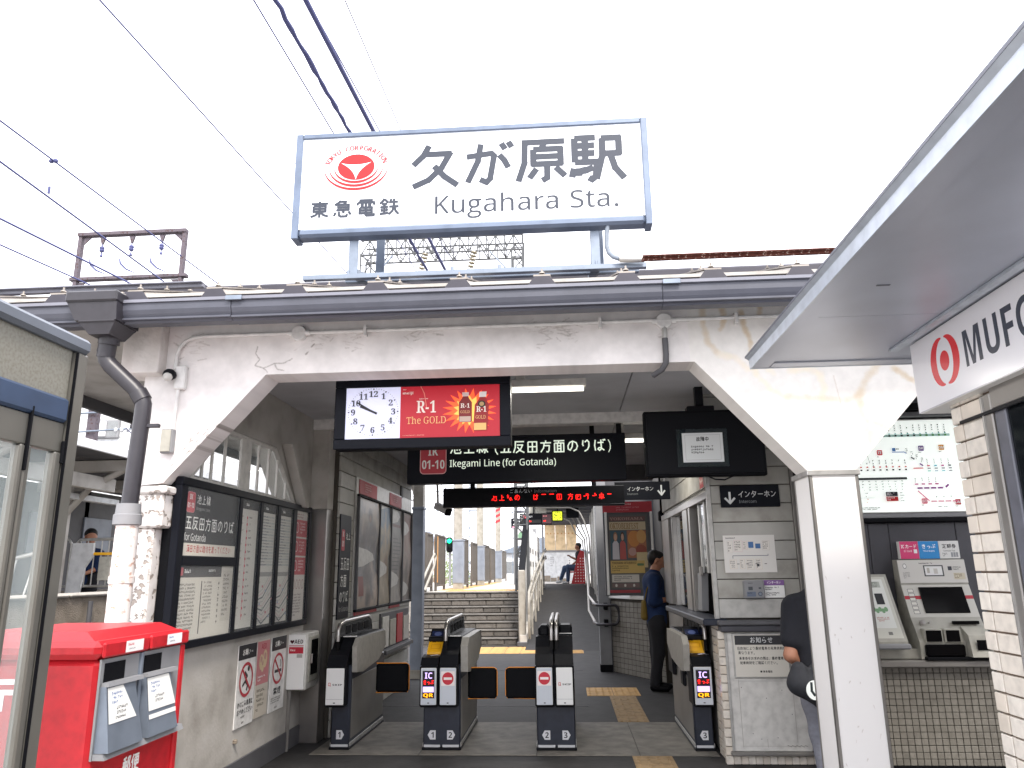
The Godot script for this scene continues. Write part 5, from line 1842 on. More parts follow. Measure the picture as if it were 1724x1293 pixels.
	pr.rect(0, 0.01, 0.255, 0.33, col(196, 128, 132))
	pr.en("AED", 0.08, 0.03, 0.10, 0.042, col(176, 60, 72), "bold")
	for q in [[0.09, 0.17, 0.04, 0.06], [0.165, 0.15, 0.045, 0.07], [0.12, 0.2, 0.03, 0.05]]:
		pr.disc(q[0], q[1], q[2], q[3], col(206, 186, 150), 18)
		pr.disc(q[0], q[1] - 0.02, q[2] * 0.55, q[3] * 0.4, col(190, 150, 140), 14)
	pr.fine(0.03, 0.27, 0.2, 0.05, 2, wht)
	pr.fine(0.03, 0.37, 0.2, 0.18, 5, col(130, 126, 112))
	part(t, "print", pr.b, M.print)
	t = thing("no_smoking_notice", "white no smoking notice with black heading beside the defibrillator cabinet", "notice", V(-2.49, 0.4, 6.65), "wall notices")
	part(t, "plate", piece(-2.4985, -2.49, 0.382, 0.978, 6.51, 6.85, 0.003), M.white_paint)
	pr = sheet(V(-2.4895, 0.977, 6.512), ax, Vector3.UP)
	pr.rect(0, 0, 0.336, 0.108, col(44, 44, 48))
	pr.jp("お願い", 0.07, 0.03, 0.15, 0.052, wht, 0.12)
	pr.fine(0.235, 0.05, 0.08, 0.016, 1, wht)
	pr.rect(0.09, 0.265, 0.15, 0.024, col(60, 56, 58))
	pr.line([[0.21, 0.25], [0.225, 0.22], [0.21, 0.19]], 0.012, col(90, 88, 86))
	no_symbol(pr, 0.165, 0.258, 0.115)
	pr.jp("禁煙", 0.08, 0.405, 0.17, 0.06, col(50, 50, 54), 0.12)
	pr.fine(0.04, 0.48, 0.25, 0.05, 3, col(120, 118, 116))
	pr.fine(0.12, 0.555, 0.10, 0.022, 1, col(90, 88, 86))
	part(t, "print", pr.b, M.print)
	# AED cabinet
	t = thing("defibrillator_cabinet", "white emergency defibrillator cabinet with red heart label on left wall", "cabinet", V(-2.42, 0.5, 7.1))
	part(t, "label_panel", piece(-2.50, -2.345, 0.51, 0.972, 6.92, 6.94, 0.004), M.white_gloss)
	part(t, "case", piece(-2.498, -2.335, 0.50, 0.985, 6.945, 7.28, 0.012), M.off_white)
	part(t, "window_frame", piece(-2.334, -2.322, 0.56, 0.95, 6.99, 7.25, 0.01), M.machine_grey)
	part(t, "window_pane", piece(-2.322, -2.318, 0.62, 0.92, 7.03, 7.21), M.black_gloss)
	part(t, "handle", piece(-2.32, -2.30, 0.72, 0.80, 7.0, 7.02, 0.004), M.steel)
	pr = sheet(V(-2.5, 0.972, 6.9195), Vector3.RIGHT, Vector3.UP)
	pr.en("AED", 0.058, 0.042, 0.078, 0.034, col(44, 40, 46), "bold")
	var hp := []
	for i in 20:
		var a := TAU * i / 20.0
		hp.append([0.038 + 0.0012 * 16 * pow(sin(a), 3), 0.06 - 0.0012 * (13 * cos(a) - 5 * cos(2 * a) - 2 * cos(3 * a) - cos(4 * a))])
	pr.poly(hp, col(70, 30, 40))
	pr.rect(0.012, 0.09, 0.13, 0.008, col(200, 120, 130))
	pr.rect(0.012, 0.105, 0.13, 0.055, col(190, 40, 60))
	pr.fine(0.022, 0.118, 0.11, 0.026, 1, col(240, 220, 220), 1.0)
	pr.rect(0.085, 0.165, 0.05, 0.03, col(170, 168, 164))
	part(t, "print", pr.b, M.print)
	part(t, "conduit", piece(-2.50, -2.47, 0.0, 0.5, 6.96, 6.99, 0.004), M.steel_dull)
	t = thing("window_latch", "small dark rubber stop on the plaster under the notices", "latch", V(-2.49, 0.3, 5.9))
	part(t, "stop", piece(-2.5, -2.47, 0.285, 0.315, 5.87, 5.9, 0.006), M.concrete_old)


func _sheet_done(t: Node3D, called: String, pr: Pr, o: Vector3, ax: Vector3) -> Pr:
	part(t, called, pr.b, M.print)
	return sheet(o, ax, Vector3.UP)


# ---------------------------------------------------------------- passage wall: vertical sign, poster case, gates' neighbours
func person_print(pr: Pr, x: float, y: float, w: float, h: float, hair: Color, cloth: Color) -> void:
	pr.poly([[x + w * 0.1, y + h], [x + w * 0.16, y + h * 0.42], [x + w * 0.36, y + h * 0.32], [x + w * 0.64, y + h * 0.32], [x + w * 0.84, y + h * 0.42], [x + w * 0.9, y + h]], cloth)
	pr.disc(x + w * 0.5, y + h * 0.17, w * 0.24, h * 0.17, hair, 18)
	pr.disc(x + w * 0.5, y + h * 0.19, w * 0.17, h * 0.13, col(206, 168, 146), 18)


func poster_wall_things() -> void:
	var ax := Vector3(0, 0, -1)
	var wht := col(214, 214, 210)
	var t := thing("vertical_platform_sign", "narrow black vertical platform sign on the boarded passage wall", "sign", V(-2.25, 1.5, 7.7))
	part(t, "board", piece(-2.263, -2.25, 1.06, 2.08, 7.53, 7.92, 0.003), M.sign_black)
	var pr := sheet(V(-2.2495, 2.08, 7.53), ax, Vector3.UP)
	pr.rrect(0.05, 0.15, 0.11, 0.21, 0.02, col(176, 66, 76))
	pr.en("IK", 0.08, 0.17, 0.05, 0.05, wht, "bold")
	pr.en("01", 0.075, 0.26, 0.06, 0.06, wht, "bold")
	pr.jp("池上", 0.19, 0.17, 0.17, 0.08, wht, 0.1)
	pr.jp("五反田", 0.04, 0.42, 0.31, 0.14, wht, 0.1)
	pr.jp("方面", 0.05, 0.59, 0.22, 0.13, wht, 0.1)
	pr.jp("のりば", 0.035, 0.75, 0.31, 0.12, wht, 0.1)
	pr.en("for Gotanda", 0.03, 0.90, 0.33, 0.05, col(150, 150, 150))
	part(t, "print", pr.b, M.print)
	# poster case with four rippled posters
	t = thing("poster_case", "long steel poster case on the left passage wall with red header plates", "poster case", V(-2.25, 1.1, 9.3))
	part(t, "back_plate", piece(-2.264, -2.245, 1.06, 2.52, 8.05, 11.0, 0.003), M.alu)
	for q in [[1.10, 1.125], [2.31, 2.335]]:
		part(t, "case_rail", piece(-2.245, -2.215, q[0], q[1], 8.08, 11.0, 0.004), M.black_matte)
	for d in [8.09, 9.05, 9.66, 10.36, 10.97]:
		part(t, "case_post", piece(-2.245, -2.216, 1.126, 2.309, d, d + 0.03, 0.003), M.dark_grey)
	part(t, "header_plate", piece(-2.244, -2.237, 2.345, 2.50, 8.14, 8.92, 0.002), M.red_panel)
	part(t, "header_plate", piece(-2.244, -2.237, 2.345, 2.50, 9.6, 10.3, 0.002), M.red_panel)
	part(t, "foot_strip", piece(-2.244, -2.235, 1.065, 1.098, 8.1, 9.05, 0.002), M.red_panel)
	part(t, "foot_strip", piece(-2.244, -2.235, 1.065, 1.098, 9.7, 10.3, 0.002), M.red_panel)
	pr = sheet(V(-2.2365, 2.5, 8.14), ax, Vector3.UP)
	pr.fine(0.22, 0.025, 0.34, 0.1, 4, col(226, 180, 176))
	pr.fine(1.65, 0.03, 0.3, 0.08, 3, col(206, 150, 148))
	part(t, "header_print", pr.b, M.print)
	var names := ["pale crumpled poster of a dark haired figure, first of four in the case", "blue and sand coloured crumpled poster, second in the passage case", "grey typed poster sheet, third in the passage case", "dim reddish poster at the end of the passage case"]
	for k in 4:
		var d0: float = [8.13, 9.1, 9.7, 10.4][k]
		var d1: float = [9.03, 9.64, 10.34, 10.95][k]
		var p := thing("poster", names[k], "poster", V(-2.22, 1.13, (d0 + d1) * 0.5), "posters in the passage case")
		var b := B.new()
		var n := 16
		var rngw := 0.6 + k
		for i in n:
			var f0 := float(i) / n
			var f1 := float(i + 1) / n
			var y0 := lerpf(1.135, 2.30, f0)
			var y1 := lerpf(1.135, 2.30, f1)
			var w0 := sin(f0 * 9.0 + rngw) * 0.014
			var w1 := sin(f1 * 9.0 + rngw) * 0.014
			b.hexa([V(-2.238 + w0, y0, d0), V(-2.236 + w0, y0, d0), V(-2.236 + w0 * 0.6, y0, d1 + w0), V(-2.238 + w0 * 0.6, y0, d1 + w0), V(-2.238 + w1, y1, d0), V(-2.236 + w1, y1, d0), V(-2.236 + w1 * 0.6, y1, d1 + w1), V(-2.238 + w1 * 0.6, y1, d1 + w1)])
		var im := Image.create(128, 192, false, Image.FORMAT_RGB8)
		var rng := RandomNumberGenerator.new()
		rng.seed = 40 + k
		var f := FastNoiseLite.new()
		f.seed = k; f.frequency = 0.022; f.fractal_octaves = 4
		var pal: Array = [[col(190, 180, 172), col(120, 124, 134), col(206, 190, 180)], [col(96, 128, 160), col(188, 172, 150), col(150, 140, 120)], [col(150, 150, 152), col(128, 128, 130), col(170, 164, 160)], [col(156, 112, 106), col(168, 150, 138), col(110, 100, 96)]][k]
		for y in 192:
			for x in 128:
				var g := y / 192.0 + f.get_noise_2d(x, y) * 0.6
				var cc: Color = pal[0].lerp(pal[1], clampf(g * 2.0, 0, 1)) if g < 0.5 else pal[1].lerp(pal[2], clampf(g * 2.0 - 1.0, 0, 1))
				im.set_pixel(x, y, cc)
		if k == 0:
			blot(im, 66, 26, 15, col(44, 40, 42), 1.0, rng, 0.1)
			blot(im, 66, 32, 9, col(170, 130, 112), 1.0, rng, 0.1)
			for q in [[40, 54], [92, 54], [34, 78], [98, 80], [66, 66]]:
				blot(im, q[0], q[1], 20, col(96, 88, 92), 0.8, rng)
			blot(im, 60, 140, 34, col(92, 84, 84), 0.9, rng)
			im.fill_rect(Rect2i(8, 138, 30, 34), col(150, 62, 58))
			blot(im, 66, 176, 22, col(60, 60, 70), 0.9, rng)
		elif k == 2:
			for i in 12:
				im.fill_rect(Rect2i(14, 60 + i * 8, 60 + (i * 37) % 40, 2), col(90, 92, 98))
			im.fill_rect(Rect2i(10, 30, 108, 6), col(120, 80, 80))
		elif k == 1:
			blot(im, 88, 120, 30, col(110, 76, 64), 0.7, rng)
			blot(im, 50, 60, 30, col(196, 170, 140), 0.7, rng)
		else:
			blot(im, 60, 130, 26, col(50, 44, 46), 0.9, rng)
			blot(im, 70, 60, 30, col(196, 168, 150), 0.6, rng)
		var pm := mat("poster_%d" % k, Color(0.8, 0.79, 0.78), 0.35)
		pm.albedo_texture = ImageTexture.create_from_image(im)
		b.u = PackedVector2Array()
		for q in b.v:
			b.u.append(Vector2((-q.z - d0) / (d1 - d0), (2.30 - q.y) / 1.165))
		part(p, "paper", b, pm)
	t = thing("wall_switch", "small dark switch plate high on the boarded passage wall", "switch", V(-2.25, 2.5, 9.9))
	part(t, "plate", piece(-2.263, -2.245, 2.50, 2.66, 10.3, 10.42, 0.003), M.dark_grey)
	# leaning leaflets and blue post at the passage end
	t = thing("blue_post", "square blue painted post with cream top at the end of the passage", "post", V(-2.2, 0, 11.6))
	part(t, "shaft", piece(-2.33, -2.16, 0.12, 2.43, 11.5, 11.68, 0.006), M.blue_post)
	part(t, "band", piece(-2.34, -2.15, 2.43, 2.47, 11.49, 11.69, 0.004), M.blue_post)
	part(t, "upper_shaft", piece(-2.325, -2.165, 2.47, 3.0, 11.505, 11.675, 0.006), M.cream_post)
	part(t, "foot", piece(-2.34, -2.15, 0.0, 0.12, 11.49, 11.69, 0.004), M.cream_post)
	var b := B.new()
	b.hexa([V(-2.32, 2.6, 11.55), V(-2.26, 2.6, 11.55), V(-2.26, 2.6, 11.62), V(-2.32, 2.6, 11.62), V(-2.45, 3.1, 11.55), V(-2.39, 3.1, 11.55), V(-2.39, 3.1, 11.62), V(-2.45, 3.1, 11.62)])
	part(t, "brace", b, M.cream_post)
	t = thing("leaflet_rack", "slim dark leaflet rack on the passage wall behind the gates", "rack", V(-2.2, 0.6, 10.2))
	part(t, "back", piece(-2.264, -2.24, 0.55, 1.02, 9.3, 10.9, 0.003), M.dark_grey)
	for k in 4:
		var d: float = [9.35, 9.75, 10.15, 10.55][k]
		part(t, "leaflet", piece(-2.238, -2.225, 0.62, 0.98 - 0.05 * (k % 2), d, d + 0.32, 0.002), [M.off_white, M.machine_grey, M.red_panel, M.concrete_pale][k])
	part(t, "tray", piece(-2.25, -2.16, 0.55, 0.60, 9.3, 10.9, 0.004), M.dark_grey)


# ---------------------------------------------------------------- ticket gates
func number_tag(to: Node3D, x0: float, x1: float, s: String, arrow: int) -> void:
	var xm := (x0 + x1) * 0.5
	var pr := sheet(V(xm - 0.04, 0.165, 7.019), Vector3.RIGHT, Vector3.UP)
	var c := col(206, 208, 212)
	if arrow > 0:
		pr.poly([[0.008, 0.0], [0.056, 0.0], [0.078, 0.037], [0.056, 0.074], [0.008, 0.074]], c)
		pr.en(s, 0.036, 0.014, 0.0, 0.046, col(36, 38, 46), "bold", true)
	else:
		pr.poly([[0.072, 0.0], [0.072, 0.074], [0.024, 0.074], [0.002, 0.037], [0.024, 0.0]], c)
		pr.en(s, 0.044, 0.014, 0.0, 0.046, col(36, 38, 46), "bold", true)
	pr.rect(0.04 - (x1 - x0) * 0.46, 0.115, (x1 - x0) * 0.92, 0.02, col(190, 192, 196))
	part(to, "number_tag", pr.b, M.print)


# one face of a gate: the panel that a lane shows
func gate_face(to: Node3D, x0: float, x1: float, kind: String) -> void:
	var w := x1 - x0
	var hd := part(to, "head", piece(x0 + 0.002, x1 - 0.002, 0.362, 0.705, 6.93, 7.2, 0.014), M.black_plastic)
	part(hd, "panel", piece(x0 + 0.016, x1 - 0.016, 0.385, 0.686, 6.918, 6.935, 0.005), M.white_gloss)
	var pr := sheet(V(x0 + 0.018, 0.684, 6.9175), Vector3.RIGHT, Vector3.UP)
	var pw := w - 0.036
	pr.rect(0, 0, pw, 0.297, col(196, 202, 210) if kind == "stop" or kind == "led" else col(228, 229, 228))
	pr.rect(pw * 0.44, 0.278, pw * 0.12, 0.008, col(60, 62, 66))
	if kind == "stop":
		pr.rect(pw * 0.06, 0.025, pw * 0.88, 0.118, col(234, 224, 222))
		pr.disc(pw * 0.5, 0.084, 0.05, 0.052, col(196, 44, 60), 26)
		pr.rect(pw * 0.5 - 0.036, 0.074, 0.072, 0.02, col(240, 230, 228))
	elif kind == "skip":
		pr.line([[pw * 0.13, 0.118], [pw * 0.13, 0.14], [pw * 0.24, 0.14], [pw * 0.24, 0.118], [pw * 0.13, 0.118]], 0.004, col(196, 60, 60))
		pr.line([[pw * 0.22, 0.134], [pw * 0.27, 0.146]], 0.004, col(196, 60, 60))
		pr.en("SKIP", pw * 0.36, 0.126, pw * 0.56, 0.014, col(60, 62, 66), "bold")
		pr.rect(pw * 0.02, 0.25, pw * 0.96, 0.003, col(170, 172, 176))
	elif kind == "led":
		pr.rect(pw * 0.1, 0.02, pw * 0.8, 0.225, col(14, 12, 24))
	part(hd, "panel_print", pr.b, M.print)
	if kind == "led":
		var lo := V(x0 + 0.018 + pw * 0.1, 0.662, 6.9165)
		var ww := pw * 0.8
		var a := sheet(lo, Vector3.RIGHT, Vector3.UP)
		a.en("IC", ww * 0.2, 0.012, ww * 0.62, 0.05, Color.WHITE, "bold")
		a.rect(ww * 0.05, 0.128, ww * 0.9, 0.045, Color.WHITE)
		part(hd, "lit_text", a.b, M.led_white)
		a = sheet(lo, Vector3.RIGHT, Vector3.UP)
		a.jp("きっぷ", ww * 0.05, 0.072, ww * 0.9, 0.04, Color.WHITE, 0.14)
		part(hd, "lit_text", a.b, M.led_red)
		a = sheet(lo, Vector3.RIGHT, Vector3.UP)
		a.en("QR", ww * 0.08, 0.182, ww * 0.82, 0.036, Color.WHITE, "bold")
		part(hd, "lit_text", a.b, M.led_amber)
	# sloping top above the head
	var b := B.new()
	b.prism("x", [[6.945, 0.705], [7.0, 0.765], [7.12, 0.782], [7.2, 0.705]] if kind == "led" else [[6.945, 0.705], [7.0, 0.79], [7.10, 0.84], [7.2, 0.92], [7.36, 0.92], [7.36, 0.705]], x0 + 0.006, x1 - 0.006)
	part(hd, "sloping_top", b, M.black_plastic)
	if kind == "led":
		var pq := sheet(V(x0 + 0.01, 0.7825, 7.10), Vector3.RIGHT, V(0, 0.017, 0.12))
		pq.poly([[w * 0.36, 0.05], [w * 0.72, 0.012], [w * 0.82, 0.03], [w * 0.46, 0.068]], col(214, 214, 232))
		pq.poly([[w * 0.68, 0.058], [w * 0.86, 0.04], [w * 0.92, 0.052], [w * 0.74, 0.072]], col(120, 122, 130))
		pq.disc(w * 0.14, 0.03, 0.012, 0.007, col(150, 152, 158), 12)
		part(hd, "card_print", pq.b, M.print)


func reader(to: Node3D, x0: float, x1: float) -> void:
	var b := B.new()
	b.hexa([V(x0, 0.78, 7.11), V(x1, 0.78, 7.11), V(x1, 0.78, 7.34), V(x0, 0.78, 7.34), V(x0, 0.80, 7.11), V(x1, 0.80, 7.11), V(x1, 0.90, 7.24), V(x0, 0.90, 7.24)])
	var r := part(to, "card_reader", b, M.yellow)
	var pr := sheet(V(x0, 0.90, 7.2385), Vector3.RIGHT, V(0, 0.10, 0.13))
	pr.line([[0.03, 0.07], [x1 - x0 - 0.03, 0.07], [x1 - x0 - 0.03, 0.12], [0.03, 0.12], [0.03, 0.07]], 0.003, col(196, 120, 20))
	pr.fine(0.03, 0.02, x1 - x0 - 0.05, 0.03, 1, col(120, 80, 20))
	part(r, "reader_print", pr.b, M.print)
	b = B.new()
	b.hexa([V(x0, 0.85, 7.24), V(x1, 0.85, 7.24), V(x1, 0.85, 7.42), V(x0, 0.85, 7.42), V(x0, 0.905, 7.23), V(x1, 0.905, 7.23), V(x1, 0.985, 7.36), V(x0, 0.985, 7.36)])
	var s := part(to, "reader_screen", b, M.black_plastic)
	pr = sheet(V(x0, 0.985, 7.3585), Vector3.RIGHT, V(0, 0.08, 0.13))
	pr.rect(0.012, 0.04, x1 - x0 - 0.024, 0.10, col(36, 44, 76))
	pr.disc((x1 - x0) * 0.5, 0.085, 0.035, 0.03, col(90, 104, 150), 16)
	part(s, "screen_print", pr.b, M.print_gloss)


func wing(to: Node3D, x: float, flat: bool) -> void:
	# thin sensor wall along the gate with a bright rounded edge
	var b := B.new()
	b.prism("x", [[7.06, 0.8], [7.06, 0.99], [7.10, 1.04], [7.25, 1.06], [8.1, 1.062], [8.2, 1.03], [8.26, 0.92], [8.26, 0.8]], x - 0.014, x + 0.014)
	var w := part(to, "sensor_wall", b, M.black_gloss)
	b = B.new()
	b.tube([V(x, 0.9, 7.06), V(x, 0.99, 7.06), V(x, 1.043, 7.10), V(x, 1.064, 7.25), V(x, 1.066, 8.1), V(x, 1.032, 8.205)], 0.018, 8)
	part(w, "chrome_edge", b, M.steel)
	for k in 4:
		b = piece(x - 0.017, x + 0.017, 0.945, 1.03, 7.25 + k * 0.22, 7.42 + k * 0.22, 0.006)
		part(w, "sensor_window", b, M.black_matte)


func flap(to: Node3D, x0: float, x1: float, d: float) -> void:
	var b := B.new()
	b.bx(minf(x0, x1), maxf(x0, x1), 0.385, 0.645, d, d + 0.045, 0.018)
	var f := part(to, "barrier_flap", b, M.black_matte)
	var e := x1
	var s := -1.0 if x1 > x0 else 1.0
	b = B.new()
	b.tube([V(x0, 0.648, d + 0.022), V(e + s * 0.03, 0.648, d + 0.022), V(e + s * 0.006, 0.635, d + 0.022), V(e - s * 0.001, 0.61, d + 0.022), V(e - s * 0.001, 0.415, d + 0.022), V(e + s * 0.012, 0.39, d + 0.022), V(x0, 0.382, d + 0.022)], 0.006, 6)
	part(f, "orange_edge", b, M.orange)


func side_cover(to: Node3D, x0: float, x1: float, right: bool) -> void:
	# white cover of the flap motor on the lane side
	var b := B.new()
	b.prism("x", [[7.04, 0.64], [7.02, 0.86], [7.12, 0.925], [8.1, 0.92], [8.14, 0.78], [7.86, 0.665], [7.25, 0.62]], x0, x1)
	var c := part(to, "side_cover", b, M.cover_grey)
	var x := (x1 + 0.0005) if right else (x0 - 0.0005)
	var pr := sheet(V(x, 0.93, 7.3) if not right else V(x, 1.0, 8.2), Vector3(0, 0, -1) if not right else Vector3(0, 0, 1), Vector3.UP)
	if right:
		pr = sheet(V(x, 0.93, 7.95), Vector3(0, 0, 1), Vector3.UP)
	pr.line([[0.12, 0.16], [0.12, 0.22], [0.17, 0.22], [0.17, 0.16], [0.12, 0.16]], 0.006, col(110, 110, 110))
	pr.en("SKIP", 0.21, 0.17, 0.28, 0.045, col(120, 120, 120), "bold")
	part(c, "cover_print", pr.b, M.print)


func gate_body(to: Node3D, x0: float, x1: float) -> void:
	var bd := part(to, "pedestal", piece(x0, x1, 0.03, 0.70, 7.02, 8.27, 0.01), M.navy)
	part(bd, "upper_body", piece(x0 + 0.002, x1 - 0.002, 0.70, 0.88, 7.24, 8.26, 0.008), M.black_plastic)
	part(bd, "toe_plate", piece(x0 - 0.008, x1 + 0.008, 0.0085, 0.03, 7.0, 8.29, 0.004), M.black_plastic)
	for x in [x0 - 0.006, x1]:
		part(bd, "kick_strip", piece(x, x + 0.006, 0.032, 0.062, 7.03, 8.26, 0.001), M.alu)
		part(bd, "side_panel", piece(x, x + 0.004, 0.09, 0.58, 7.06, 8.24, 0.001), M.steel_dull if x < x0 else M.steel_dull)
	part(bd, "top_deck", piece(x0 + 0.004, x1 - 0.004, 0.88, 0.925, 7.2, 8.26, 0.01), M.black_plastic)


func ticket_gates() -> void:
	var t := thing("ticket_gate", "single ticket gate at the poster wall, numbered one, white panel", "ticket gate", V(-2.03, 0, 7.6), "ticket gates")
	gate_body(t, -2.11, -1.945)
	gate_face(t, -2.155, -1.965, "skip")
	number_tag(t, -2.11, -1.945, "1", 1)
	wing(t, -2.09, true)
	side_cover(t, -1.944, -1.90, true)
	part(t, "light_line", piece(-2.07, -1.95, 0.93, 0.938, 7.15, 7.2, 0.002), M.white_gloss)
	flap(t, -1.87, -1.55, 7.62)
	t = thing("ticket_gate", "double ticket gate numbered one and two, with yellow reader and glowing text panel", "ticket gate", V(-1.13, 0, 7.6), "ticket gates")
	gate_body(t, -1.29, -0.965)
	gate_face(t, -1.315, -1.147, "led")
	gate_face(t, -1.147, -0.975, "stop")
	number_tag(t, -1.288, -1.135, "1", -1)
	number_tag(t, -1.125, -0.97, "2", 1)
	reader(t, -1.282, -1.14)
	part(t, "yellow_edge", piece(-1.138, -1.122, 0.80, 1.0, 7.18, 7.26, 0.003), M.yellow)
	part(t, "light_line", piece(-1.09, -0.99, 0.926, 0.934, 7.18, 7.22, 0.002), M.white_gloss)
	wing(t, -1.105, true)
	side_cover(t, -0.964, -0.90, true)
	flap(t, -0.93, -0.665, 7.25)
	t = thing("ticket_gate", "double ticket gate numbered two and three, with no entry disc", "ticket gate", V(-0.13, 0, 7.6), "ticket gates")
	gate_body(t, -0.298, 0.033)
	gate_face(t, -0.308, -0.138, "stop")
	gate_face(t, -0.136, 0.036, "skip")
	number_tag(t, -0.296, -0.138, "2", -1)
	number_tag(t, -0.128, 0.031, "3", 1)
	var b := piece(-0.285, -0.175, 0.9, 1.01, 7.3, 7.6, 0.03)
	part(t, "rear_housing", b, M.black_plastic)
	b = piece(-0.095, 0.03, 0.9, 1.012, 7.3, 7.6, 0.02)
	part(t, "rear_housing", b, M.black_plastic)
	part(t, "light_line", piece(-0.09, 0.025, 0.935, 0.943, 7.288, 7.30, 0.002), M.white_gloss)
	wing(t, -0.158, true)
	wing(t, -0.112, true)
	flap(t, -0.30, -0.585, 7.25)
	t = thing("ticket_gate", "single ticket gate against the office wall, numbered three, with yellow reader", "ticket gate", V(1.13, 0, 7.6), "ticket gates")
	gate_body(t, 1.045, 1.20)
	gate_face(t, 1.035, 1.215, "led")
	number_tag(t, 1.045, 1.20, "3", -1)
	reader(t, 1.04, 1.185)
	part(t, "yellow_edge", piece(1.188, 1.202, 0.80, 1.0, 7.2, 7.3, 0.003), M.yellow)
	side_cover(t, 0.99, 1.044, false)
	part(t, "lane_box", piece(1.0, 1.044, 0.50, 0.80, 7.9, 8.2, 0.01), M.black_plastic)
	part(t, "lane_box", piece(1.01, 1.044, 0.48, 0.72, 7.3, 7.45, 0.01), M.black_plastic)
	wing(t, 1.19, true)


# ---------------------------------------------------------------- on the office wall
func office_things() -> void:
	var wc := col(206, 208, 208)
	var t := thing("intercom_sign", "black intercom sign with white arrow on the white boarded wall", "sign", V(1.57, 2.0, 6.58), "intercom signs")
	part(t, "board", piece(1.322, 1.815, 2.003, 2.188, 6.578, 6.598, 0.003), M.sign_black)
	var pr := sheet(V(1.322, 2.188, 6.5775), Vector3.RIGHT, Vector3.UP)
	pr.line([[0.077, 0.055], [0.077, 0.15]], 0.018, wc)
	pr.line([[0.035, 0.105], [0.077, 0.150], [0.119, 0.105]], 0.017, wc)
	pr.jp("インターホン", 0.145, 0.045, 0.325, 0.062, wc, 0.1)
	pr.en("Intercom", 0.152, 0.125, 0.145, 0.026, col(130, 134, 136))
	part(t, "print", pr.b, M.print)
	t = thing("flow_chart_notice", "white flow chart paper above the intercom", "notice", V(1.53, 1.6, 6.59))
	part(t, "paper", piece(1.318, 1.742, 1.465, 1.77, 6.594, 6.5985), M.white_paint)
	pr = sheet(V(1.318, 1.77, 6.5935), Vector3.RIGHT, Vector3.UP)
	pr.rect(0, 0, 0.424, 0.305, col(214, 212, 208))
	pr.fine(0.02, 0.015, 0.19, 0.016, 1, col(60, 60, 64))
	for q in [[0.03, 0.045, 0.045, 0.10, 0], [0.085, 0.04, 0.07, 0.095, 1], [0.16, 0.05, 0.035, 0.07, 1], [0.205, 0.055, 0.042, 0.05, 2], [0.262, 0.07, 0.042, 0.04, 2], [0.32, 0.045, 0.06, 0.08, 0], [0.04, 0.20, 0.06, 0.075, 3], [0.125, 0.195, 0.04, 0.08, 3], [0.18, 0.195, 0.06, 0.085, 3], [0.255, 0.195, 0.05, 0.085, 3]]:
		var c: Color = [col(190, 186, 182), col(206, 180, 184), col(70, 110, 160), col(206, 190, 170)][q[4]]
		pr.rect(q[0], q[1], q[2], q[3], c)
		if q[4] != 2:
			pr.rect(q[0] + 0.002, q[1] + 0.002, q[2] - 0.004, q[3] - 0.004, col(218, 214, 208))
			pr.fine(q[0] + 0.004, q[1] + 0.006, q[2] - 0.006, q[3] - 0.012, 4, col(130, 124, 120))
	pr.line([[0.07, 0.168], [0.36, 0.168], [0.36, 0.155]], 0.004, col(50, 60, 90))
	pr.line([[0.07, 0.168], [0.07, 0.19]], 0.004, col(50, 60, 90))
	for k in 4:
		pr.line([[0.10 + k * 0.075, 0.235], [0.12 + k * 0.075, 0.235]], 0.005, col(50, 50, 56))
	pr.rect(0.262, 0.235, 0.02, 0.022, col(50, 50, 56))
	part(t, "print", pr.b, M.print)
	t = thing("intercom", "grey wall intercom box with keypad on the boarded wall", "intercom", V(1.53, 1.33, 6.56))
	part(t, "case", piece(1.448, 1.615, 1.258, 1.402, 6.545, 6.598, 0.008), M.mid_grey)
	pr = sheet(V(1.448, 1.402, 6.5445), Vector3.RIGHT, Vector3.UP)
	pr.fine(0.035, 0.016, 0.10, 0.012, 1, col(70, 72, 76))
	pr.rect(0.035, 0.05, 0.035, 0.028, col(70, 74, 80))
	pr.rect(0.118, 0.055, 0.02, 0.014, col(70, 74, 80))
	pr.rect(0.022, 0.09, 0.07, 0.038, col(96, 106, 124))
	pr.fine(0.026, 0.094, 0.062, 0.03, 2, col(60, 64, 74))
	pr.disc(0.128, 0.108, 0.018, 0.018, col(76, 84, 100), 16)
	pr.disc(0.128, 0.108, 0.011, 0.011, col(120, 128, 140), 14)
	part(t, "keypad_print", pr.b, M.print)
	t = thing("intercom_label", "small purple headed instruction label beside the intercom", "label", V(1.70, 1.33, 6.59))
	part(t, "plate", piece(1.62, 1.786, 1.262, 1.402, 6.59, 6.5985, 0.001), M.white_gloss)
	pr = sheet(V(1.62, 1.402, 6.5895), Vector3.RIGHT, Vector3.UP)
	pr.rect(0, 0, 0.166, 0.042, col(128, 92, 150))
	pr.jp("インターホン", 0.025, 0.008, 0.115, 0.022, Color.WHITE, 0.12)
	pr.fine(0.01, 0.052, 0.14, 0.03, 2, col(50, 50, 54))
	pr.fine(0.01, 0.096, 0.14, 0.03, 2, col(50, 50, 54))
	part(t, "print", pr.b, M.print)
	t = thing("counter_ledge", "dark stone ledge between the boarded wall and the notice frame", "ledge", V(1.6, 1.0, 6.5))
	part(t, "slab", piece(1.225, 1.915, 1.0, 1.05, 6.50, 6.62, 0.008), M.dark_panel)
	part(t, "slab_top", piece(1.21, 1.92, 1.051, 1.088, 6.49, 6.62, 0.008), M.dark_grey)
	# white sheet with the last-train notice
	t = thing("white_notice_panel", "large white scuffed panel leaning under the ledge by the gate", "panel", V(1.57, 0.1, 6.56))
	part(t, "sheet", piece(1.262, 1.875, 0.105, 0.995, 6.545, 6.572, 0.004), M.off_white)
